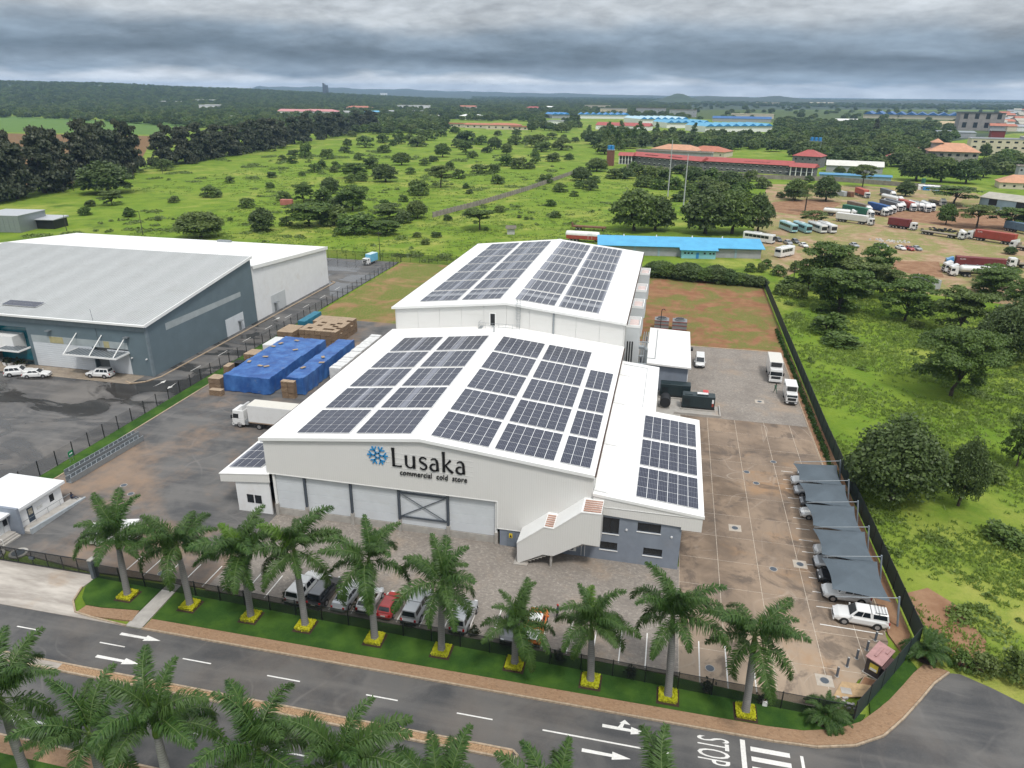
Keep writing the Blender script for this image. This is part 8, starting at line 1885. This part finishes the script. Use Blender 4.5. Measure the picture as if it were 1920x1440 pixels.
for x, y, w, h in FIELD_TREE: tree(('bush', 'bush', 'acacia')[NTREE % 3] if h < 8 else ('round', 'round', 'acacia')[NTREE % 3], x, y, w * 1.1, h * 1.1, 'rounded dark tree standing in the bright green field', 'rounded trees in the green field', k=None)
for (x, y, w, h), l in zip(OPEN_TREE, ('pale trunked spreading tree with a loose crown in the field', 'umbrella shaped tree on a bare trunk behind the cold store')): tree('umbrella', x, y, w * 1.1, h * 1.1, l)
BR = ['massive round tree behind the blue roof, left half of its clump', 'smaller round tree leaning on the massive one behind the blue roof', 'big round tree left of a clump above the blue roof', 'big round tree in the middle of the clump above the blue roof', 'darker round tree at the right of the clump above the blue roof', 'large dark dome shaped tree in front of the windbreak', 'dark tree left of the fan palm', 'dark round tree right of the fan palm',
      'great dark tree left of three behind the perimeter wall', 'great dark tree in the middle of three behind the perimeter wall', 'great tree right of three behind the perimeter wall', 'round bush by the grey tipper lorry', 'dark tree in front of the peach roofed house', 'green tree right of the peach roofed house']
for (x, y, w, h), l in zip(BIG_ROUND, BR): tree('round', x, y, w * 1.12, h * 1.1, l)
for x, y, w, h in THICKET: tree('round' if h > 8 else 'bush', x, y, w * 1.15, h * 1.15, 'green tree in the thicket below the school wall', 'trees of the thicket below the school')
BT = ['wide flat topped acacia behind the packed lorries', 'round crowned tree on a short trunk by the tyre pile', 'green tree at the right edge behind the red container', 'tree cut by the right edge above the red container', 'low spreading tree by the coach row', 'thin forked tree beside the last tanker', 'layered acacia before the blue canopy', 'small feathery tree left of the layered acacia', 'second feathery tree before the white roofed hall', 'small round bush by the nose of the red container lorry']
for (x, y, w, h), l in zip(BACK_TREE, BT): tree('umbrella' if w > 9 else 'round', x, y, w * 1.1, h * 1.08, l)
AC = ['layered acacia highest behind the screened fence', 'wide layered acacia right of the first behind the fence', 'dark layered acacia nearest the screened fence corner', 'dark acacia crown behind the layered pair', 'solitary spreading acacia in the overgrown meadow', 'dense acacia left of the bright green tree', 'bright green dense tree at the right edge of the meadow', 'large feathery acacia alone in the middle of the meadow', 'dark acacia cut by the right picture edge', 'small acacia filling the clump behind', 'pale grey leaved acacia at the hedge end', 'small acacia beside the pale container', 'acacia before the white tanker lorry', 'acacia at the right edge above the bright tree', 'acacia crown under the maroon container lorry']
for i, ((x, y, w, h), l) in enumerate(zip(ACACIA, AC)):
    if i == 7: tree('near', x, y, w * 1.12, h * 1.1, l, k=1)
    elif i == 6: tree('near', x, y, w * 1.1, h * 1.05, l, k=0)
    else: tree('acacia', x, y, w * 1.12, h * 1.1, l)
for i, ((x, y, w, h), l) in enumerate(zip(NEAR_ROUND, ('big dark leafy tree leaning over the screened fence by the carport', 'narrow darker tree right of the big one by the fence', 'small leafy tree poking over the screened fence'))): tree('near', x, y, w * 1.0, h * 1.05, l, k=0)
for x, y, w, h in [q for q in RIGHT_BUSH if q[2] > 4.2 or q[1] > 90 or q[1] < -4]: tree('scrub', x, y, w * 1.1, h * 1.1, 'low tangled shrub in the overgrown meadow beside the fence', 'shrubs of the overgrown meadow', 'shrub', 'shrub')
for x, y, w, h in HEDGE_N: tree('round', x, y, w * 1.25, h * .95, 'thick dark shrub in the hedge behind the red soil yard', 'hedge shrubs behind the red soil yard', 'hedge_shrub', 'shrub')
for x, y, w, h in WINDBREAK: tree('tall', x, y, w * 1.45, h * 1.05, 'tall dark casuarina in the long windbreak row', 'casuarinas of the windbreak row')
wood_crown = wood_crown2 = None
for i, (x, y, w, h) in enumerate(WOOD):
    wood_crown, wood_crown2 = wood_crown2, tree('wood', x, y, w * 1.2, h * 1.1, 'leafy tree of the mixed wood among the far houses', 'trees of the wood among the far houses')
for p in ((-54.05, 798.52), (-32.88, 687.06), (-18.31, 619.49), (-8.12, 643.48), (-4.42, 697.32), (-0.14, 759.41), (-22.47, 751.12), (-104.41, 1087.43), (-29.54, 955.39), (15.58, 973.83), (64.10, 925.66), (-40.68, 884.09), (2.36, 820.08)): tree('slim', p[0], p[1], 13, rnd.uniform(14, 20), 'slim pale green gum tree left of the school', 'pale gum trees near the school')
tree('tall', *(291.07, 977.36), 13, 24, 'single dark conifer rising above the wood')
# single out the trees that stand closest to something one can find
LM = [('the water tower', (-2, 490)), ('the left school block', (35.28, 493.41)), ('the peach roofed hall', (46.98, 622.62)), ('the three blue tanks', (162.43, 613.96)), ('the white roofed hall', (171.80, 511.98)), ('the peach roofed stone house', (271.05, 628.13)), ('the cream three storey building', (348.59, 739.93)), ('the grey pilaster building', (526.39, 1323.46)), ('the terracotta housing row', (-227.98, 980.59)), ('the small terracotta house', (-171.74, 971.79)), ('the nearest blue market hall', (123.58, 1032.85)), ('the red roofed shed', (-31.54, 1031.05)), ('the grey cottage at the field edge', (-361.22, 940.05)), ('the white low sheds by the field', (-806.46, 1157.48)), ('the grey shed behind the tree row', (-745.84, 1188.89)), ('the white arched roof', (-326.98, 1283.29)), ('the dark conifer', (285.13, 951.03)), ('the slate canopy roof', (388.66, 991.00)), ('the far end of the windbreak', (-370.99, 919.27)), ('the gap in the windbreak', (-293.85, 357.05)), ('the left end of the block wall', (-54.04, 227.81)), ('the right end of the block wall', (-19.73, 425.21)), ('the middle of the block wall', (-39.64, 294.65)), ('the red container in the field', (-131.06, 243.38)), ('the small pale hut', (-13.34, 198.65)), ('the panel tank', (-193.24, 161.47)), ('the umbrella shaped tree', (-25.58, 198.82)), ('the pale trunked field tree', (-81.59, 325.66)), ('the back of the white hall', (-92.85, 158.97)), ('the dome shaped tree', (-239.16, 255.63)), ('the back fence corner', (-39.73, 149.99)), ('the tall mast by the lorry park', (50.66, 267.76)), ('the farther steel mast', (43.01, 324.99)), ('the wall by the lorry park', (99.84, 419.20)), ('the feathery meadow acacia', (96.92, 61.10)), ('the carport', (76.07, 7.92)), ('the bare earth patch', (76.73, -3.05)), ('the side street', (77.73, -10.22)), ('the screened fence corner', (73.58, 133.29)), ('the pale pole behind the hedge', (82.40, 149.38)), ('the pale container', (117.29, 147.47)), ('the bright green dense tree', (114.09, 84.85))]
GRP = {}
for o in list(COL.objects):
    if o.parent is None and o.get('group') and o.get('category') in ('tree', 'bush', 'shrub'): GRP.setdefault(o['group'], []).append(o)
for gname, mem in GRP.items():
    if 'hedge' in gname: continue
    used = set()
    for lname, lp in LM:
        best = min((o for o in mem if o.name not in used), key=lambda o: (o.location.x - lp[0]) ** 2 + (o.location.y - lp[1]) ** 2, default=None)
        if best is None: break
        d = math.hypot(best.location.x - lp[0], best.location.y - lp[1])
        if d < 90 and min(math.hypot(o.location.x - lp[0], o.location.y - lp[1]) for o in mem) >= d - 1e-6:
            used.add(best.name); kindw = {'tree': 'tree', 'bush': 'bush', 'shrub': 'shrub'}[best['category']]
            where = 'wood' if 'wood' in gname else 'field' if 'field' in gname else 'thicket' if 'thicket' in gname else 'windbreak' if 'windbreak' in gname else 'meadow' if 'meadow' in gname else 'gum row'
            best['label'] = f'{where} {kindw} standing closest to {lname}'
# fan palm in the lorry park
px, py = (105.76, 288.10)
t = thing('fan_palm', 'lone fan palm on a bare trunk by the dirt track', 'palm tree', (px, py, -.15))
MB().loft([[(r_ * math.cos(2 * math.pi * k / 9), r_ * math.sin(2 * math.pi * k / 9), z) for k in range(9)] for z, r_ in ((0, .45), (1, .32), (6, .3), (9, .25))]).build('trunk', BARK, t)
b = MB(); n = 14
for k in range(n): a = R(-100 + 200 * k / (n - 1)); b.add([(0, 0, 0), (1.5 * math.cos(a + .07) + .3, 1.5 * math.sin(a + .07), .05), (2.0 * math.cos(a) + .3, 2.0 * math.sin(a), -.15), (1.5 * math.cos(a - .07) + .3, 1.5 * math.sin(a - .07), .05)], ((0, 3, 2, 1),))
b.cyl((-1.6, 0, -.1), (.1, 0, 0), .05, n=4)
fan = b.mesh('fan_leaf', [LEAF_LITE])
for k in range(26):
    el = R(rnd.uniform(-45, 75)); az = k * 2.4; d = Vector((math.cos(az) * math.cos(el), math.sin(az) * math.cos(el), math.sin(el)))
    o = obj('fan_leaf', fan, t, loc=tuple(Vector((0, 0, 9.2)) + d * 1.7)); o.rotation_euler = (rnd.uniform(-.4, .4), -el, az)
# ------------------------------------------------------------------ grass tufts and weeds as one mass
def tuft_field(name, areas, mat, label):
    V, n0 = [], 0; r = np.random.default_rng(5)
    for (x0, x1, y0, y1, n, hmin, hmax, wid) in areas:
        c = np.stack([r.uniform(x0, x1, n), r.uniform(y0, y1, n)], 1)
        keep = np.sin(c[:, 0] * .21 + np.sin(c[:, 1] * .17) * 2) + np.sin(c[:, 1] * .27 + c[:, 0] * .06) + r.normal(0, .7, n) > -.3
        c = c[keep]; m = len(c); k = 6
        cc = np.repeat(c, k, 0) + r.normal(0, wid * 1.6, (m * k, 2)); a = r.uniform(0, 6.28, m * k); h = r.uniform(hmin, hmax, m * k); w = wid * r.uniform(.5, 1.2, m * k)
        dx, dy = np.cos(a) * w, np.sin(a) * w; lean = r.normal(0, .45, (m * k, 2)) * h[:, None]
        z0 = np.full(m * k, -.17)
        V.append(np.stack([np.stack([cc[:, 0] - dx, cc[:, 1] - dy, z0], 1), np.stack([cc[:, 0] + dx, cc[:, 1] + dy, z0], 1), np.stack([cc[:, 0] + dx * .8 + lean[:, 0] * .6, cc[:, 1] + dy * .8 + lean[:, 1] * .6, z0 + h * .65], 1), np.stack([cc[:, 0] - dx * .3 + lean[:, 0], cc[:, 1] - dy * .3 + lean[:, 1], z0 + h], 1)], 1).reshape(-1, 3))
    V = np.concatenate(V); n = len(V) // 4
    me = bpy.data.meshes.new(name); me.vertices.add(4 * n); me.vertices.foreach_set('co', V.ravel()); me.loops.add(4 * n); me.loops.foreach_set('vertex_index', np.arange(4 * n)); me.polygons.add(n)
    me.polygons.foreach_set('loop_start', np.arange(0, 4 * n, 4)); me.polygons.foreach_set('loop_total', np.full(n, 4)); me.materials.append(mat); me.update()
    return tag(obj(name, me), label, 'grass', None, 'stuff')
WEED = m_leaf('meadow_blade', (0.14, 0.25, 0.034), (0.26, 0.36, 0.075), .45, (0.26, 0.32, 0.09))
tuft_field('grass', [(74, 125, -8, 45, 13000, .12, .5, .11), (74.5, 150, 45, 130, 15000, .15, .55, .17), (-150, 30, 146, 260, 6000, .15, .4, .3), (-240, 60, 260, 420, 3500, .15, .5, .45)], WEED, 'rank green grass and weeds growing over the open ground')
# low scrub and weeds that run together into one mass
def undergrowth(name, label, areas, n, size, mat, seed):
    r = np.random.default_rng(seed); bl = []
    for x0, x1, y0, y1, k, rmin, rmax, hh in areas:
        for _ in range(k):
            x, y = r.uniform(x0, x1), r.uniform(y0, y1); s = rmin + (rmax - rmin) * r.random() ** 2
            if math.sin(x * .05 + 1.3 * math.sin(y * .03)) + math.sin(y * .06 + x * .02) + r.normal(0, .5) < -.2: continue
            for q in range(3): bl.append((x + r.normal(0, s * .7), y + r.normal(0, s * .7), -.15, s * r.uniform(.5, 1), s * r.uniform(.5, 1), hh * r.uniform(.4, 1.1)))
    tag(obj(name, leaf_mesh(name, bl, n, size, seed, mat, .8, .5)), label, 'undergrowth', None, 'stuff')
SCRUBM = m_leaf('scrub_leaf', (0.095, 0.165, 0.030), (0.190, 0.275, 0.055), .35, (0.16, 0.20, 0.06))
undergrowth('undergrowth', 'low scrub and weeds running through the open green field', [(-190, 25, 148, 300, 190, .8, 4.5, 1.0), (-330, 0, 300, 560, 260, 1.2, 6.0, 1.5)], 42000, .38, SCRUBM, 8)
undergrowth('undergrowth', 'rank weeds and creepers in the meadow beside the screened fence', [(74.5, 130, -6, 60, 150, .5, 2.2, .8), (74.5, 150, 60, 135, 130, .7, 3.0, 1.0)], 40000, .15, m_leaf('weed_leaf', (0.085, 0.165, 0.026), (0.175, 0.265, 0.050), .35, (0.15, 0.19, 0.05)), 9)
# ------------------------------------------------------------------ far woods, plain and hills
WOODFLOOR = plain('wood_floor', (0.03, 0.055, 0.02), .95, 0, .3, .02); PLAIN = m_soil('far_savanna', (0.075, 0.105, 0.035), (0.10, 0.13, 0.045), (0.05, 0.085, 0.025), .45, .6)
sheet('wood_floor', [(-1645.57, 1078.72), (-1341.99, 1263.69), (-1057.19, 1390.03), (-828.60, 1479.90), (-516.90, 1276.15), (-250.13, 1480.25), (-235.57, 1829.11), (78.59, 2014.10), (85.99, 2570.50), (3021.17, 4586.12), (9000, 15000), (-13000, 14000), (-9000, 5000)], -.13, WOODFLOOR)
sheet('wood_floor', [(56.88, 840.91), (189.06, 691.51), (320.11, 859.07), (527.64, 1183.16), (752.84, 1784.08), (259.62, 1542.67), (177.86, 1011.33), (64.64, 965.61)], -.125, WOODFLOOR)
sheet('wood_floor', [(-31.94, 703.72), (61.27, 712.95), (64.54, 958.74), (-54.19, 917.64)], -.122, WOODFLOOR)
sheet('plain', [(62.31, 1644.19), (85.99, 2570.50), (3200, 4300), (1628.10, 2858.73), (561.21, 1196.88), (445.32, 1149.51), (264.38, 1432.42)], -.12, PLAIN)
CAMXY = Vector((45.8, -70.0))
def pix_dir(px):           # horizontal bearing of a picture column on the horizon, used once to lay out the skyline
    return R(12.2174) - math.atan((px - 960) / 1346.0 * math.cos(R(22.136)) )
def hills(name, prof, r0, r1, mat, seed):
    """ridge from a list of (bearing column, crest height in metres); lies between ranges r0 and r1"""
    r = np.random.default_rng(seed); xs = [p[0] for p in prof]; zs = [p[1] for p in prof]
    cols = np.arange(xs[0], xs[-1] + 1, 6); v, f = [], []; m = 9
    for i, c in enumerate(cols):
        a = pix_dir(c); h = np.interp(c, xs, zs) * (1 + .05 * math.sin(c * .11) + .04 * math.sin(c * .043 + 1))
        for j in range(m):
            t_ = j / (m - 1); rr = r0 + (r1 - r0) * t_; z = h * math.sin(math.pi * min(1, t_ * 1.15) * .5) ** 1.4 if j < m - 1 else -2
            z += r.normal(0, .015) * abs(h) + (-1.2 if j == 0 else 0)
            v.append((CAMXY.x - math.sin(a) * rr, CAMXY.y + math.cos(a) * rr, z))
    for i in range(len(cols) - 1):
        for j in range(m - 1): k = i * m + j; f.append((k, k + 1, k + m + 1, k + m))
    return MB().add(v, f).build(name, mat, kind='structure', smooth=True)
HILLM = plain('wooded_hill', (0.042, 0.072, 0.030), .95, 0, .35, .012); HILLF = plain('far_hill', (0.045, 0.065, 0.045), .95, 0, .2, .004)
hills('hills', [(-120, 72), (0, 70), (100, 67), (200, 66), (240, 62), (300, 54), (420, 48), (500, 40), (600, 30), (700, 18), (820, 6), (900, 0)], 2300, 4600, HILLM, 1)
hills('hills', [(440, 0), (480, 90), (560, 88), (620, 84), (700, 68), (760, 72), (830, 54), (960, 46), (1030, 36), (1060, 44), (1100, 34), (1200, 26), (1300, 24), (1400, 20)], 7500, 10500, HILLF, 2)
hills('hills', [(1205, 0), (1230, 16), (1250, 40), (1262, 50), (1275, 48), (1292, 30), (1310, 14), (1335, 0)], 3900, 4700, HILLM, 3)
hills('hills', [(1280, 0), (1300, 34), (1360, 32), (1400, 30), (1460, 40), (1500, 22), (1560, 16), (1620, 24), (1680, 18), (1740, 26), (1800, 10), (1900, 14), (2100, 16)], 4800, 6000, HILLF, 4)
# far trees: one mass, instanced on points
r6 = np.random.default_rng(66); P = []
rr = 640.0
while rr < 8200:
    lo, hi = -60, 2000; arc = (pix_dir(lo) - pix_dir(hi)) * rr; n = int(arc / (8 + rr * .0010)); cs = pix_dir(hi) + r6.random(n) * (pix_dir(lo) - pix_dir(hi)); dd = rr * (1 + r6.uniform(-.03, .03, n))
    for a, d in zip(cs, dd):
        col = 960 + math.tan(R(12.2174) - a) * 1346 / math.cos(R(22.136)); x, y = CAMXY.x - math.sin(a) * d, CAMXY.y + math.cos(a) * d
        if d < 1400 and 820 < col < 1280 and not (1120 < col and d < 960): continue
        if col < 430 and d < np.interp(col, [0, 300, 430], [1620, 1200, 1000]): continue
        if col > 1290 and 1650 < d < 3600 and r6.random() < .93: continue
        if 1020 < col < 1460 and 960 < d < 1650: continue
        if 1800 < col and d < 1700: continue
        if 1480 < col < 1820 and 1550 < d < 1720: continue
        if d < 950 and not (1120 < col < 1740): continue
        if col < 1500 and d < 740: continue
        if 1240 < col < 1460 and d > 930 and d < 1650: continue
        z = -.2
        if col < 880 and d > 2300:
            h = np.interp(col, [-120, 0, 100, 200, 240, 300, 420, 500, 600, 700, 820, 900], [72, 70, 67, 66, 62, 54, 48, 40, 30, 18, 6, 0]); z = h * math.sin(math.pi * min(1, (d - 2300) / 2300 * 1.15) * .5) ** 1.4 - 1 if d < 4500 else 1e9
        if z < 1e8:
            P.append((x, y, z))
            if z > 0: P.append((x + r6.uniform(-45, 45), y + r6.uniform(-45, 45), z)); P.append((x + r6.uniform(-60, 60), y + r6.uniform(-60, 60), z))
    rr *= 1.04
me = bpy.data.meshes.new('far_woods'); me.from_pydata(P, [], []); fw = tag(obj('far_woods', me), 'far dark woodland stretching to the skyline', 'woodland', None, 'stuff')
ng = bpy.data.node_groups.new('scatter_far_trees', 'GeometryNodeTree')
ng.interface.new_socket('Geometry', in_out='INPUT', socket_type='NodeSocketGeometry'); ng.interface.new_socket('Geometry', in_out='OUTPUT', socket_type='NodeSocketGeometry')
gi, go = ng.nodes.new('NodeGroupInput'), ng.nodes.new('NodeGroupOutput'); m2p = ng.nodes.new('GeometryNodeMeshToPoints'); ip = ng.nodes.new('GeometryNodeInstanceOnPoints'); oi = ng.nodes.new('GeometryNodeObjectInfo')
oi.inputs['Object'].default_value = wood_crown; oi.inputs['As Instance'].default_value = True
rv = ng.nodes.new('FunctionNodeRandomValue'); rv.data_type = 'FLOAT_VECTOR'; rv.inputs[0].default_value = (12, 12, 8); rv.inputs[1].default_value = (22, 22, 15)
rv2 = ng.nodes.new('FunctionNodeRandomValue'); rv2.data_type = 'FLOAT_VECTOR'; rv2.inputs[0].default_value = (0, 0, 0); rv2.inputs[1].default_value = (0, 0, 6.28)
L_ = ng.links.new; L_(gi.outputs[0], m2p.inputs[0]); L_(m2p.outputs[0], ip.inputs['Points']); oi2 = ng.nodes.new('GeometryNodeObjectInfo'); oi2.inputs['Object'].default_value = wood_crown2; oi2.inputs['As Instance'].default_value = True; jg = ng.nodes.new('GeometryNodeJoinGeometry'); L_(oi.outputs['Geometry'], jg.inputs[0]); L_(oi2.outputs['Geometry'], jg.inputs[0]); L_(jg.outputs[0], ip.inputs['Instance']); ip.inputs['Pick Instance'].default_value = True; L_(rv.outputs[0], ip.inputs['Scale']); L_(rv2.outputs[0], ip.inputs['Rotation']); L_(ip.outputs[0], go.inputs[0])
fw.modifiers.new('scatter', 'NODES').node_group = ng

# ------------------------------------------------------------------ the air between here and the hills
def m_haze():
    t = NT('thin_haze'); t.n.remove(t.b)
    v = t.node('ShaderNodeVolumePrincipled'); v.inputs['Color'].default_value = (0.42, 0.63, 0.92, 1); v.inputs['Density'].default_value = HAZE_D; v.inputs['Anisotropy'].default_value = 0.0
    t.l.new(v.outputs[0], t.n['Material Output'].inputs['Volume']); return t.m
HAZE_D = 8.0e-5
tag(MB().box(-12100, 12100, -1600, 14100, -1.5, 160.0).build('haze', m_haze()), 'thin pale haze over the far country', 'haze', None, 'stuff')
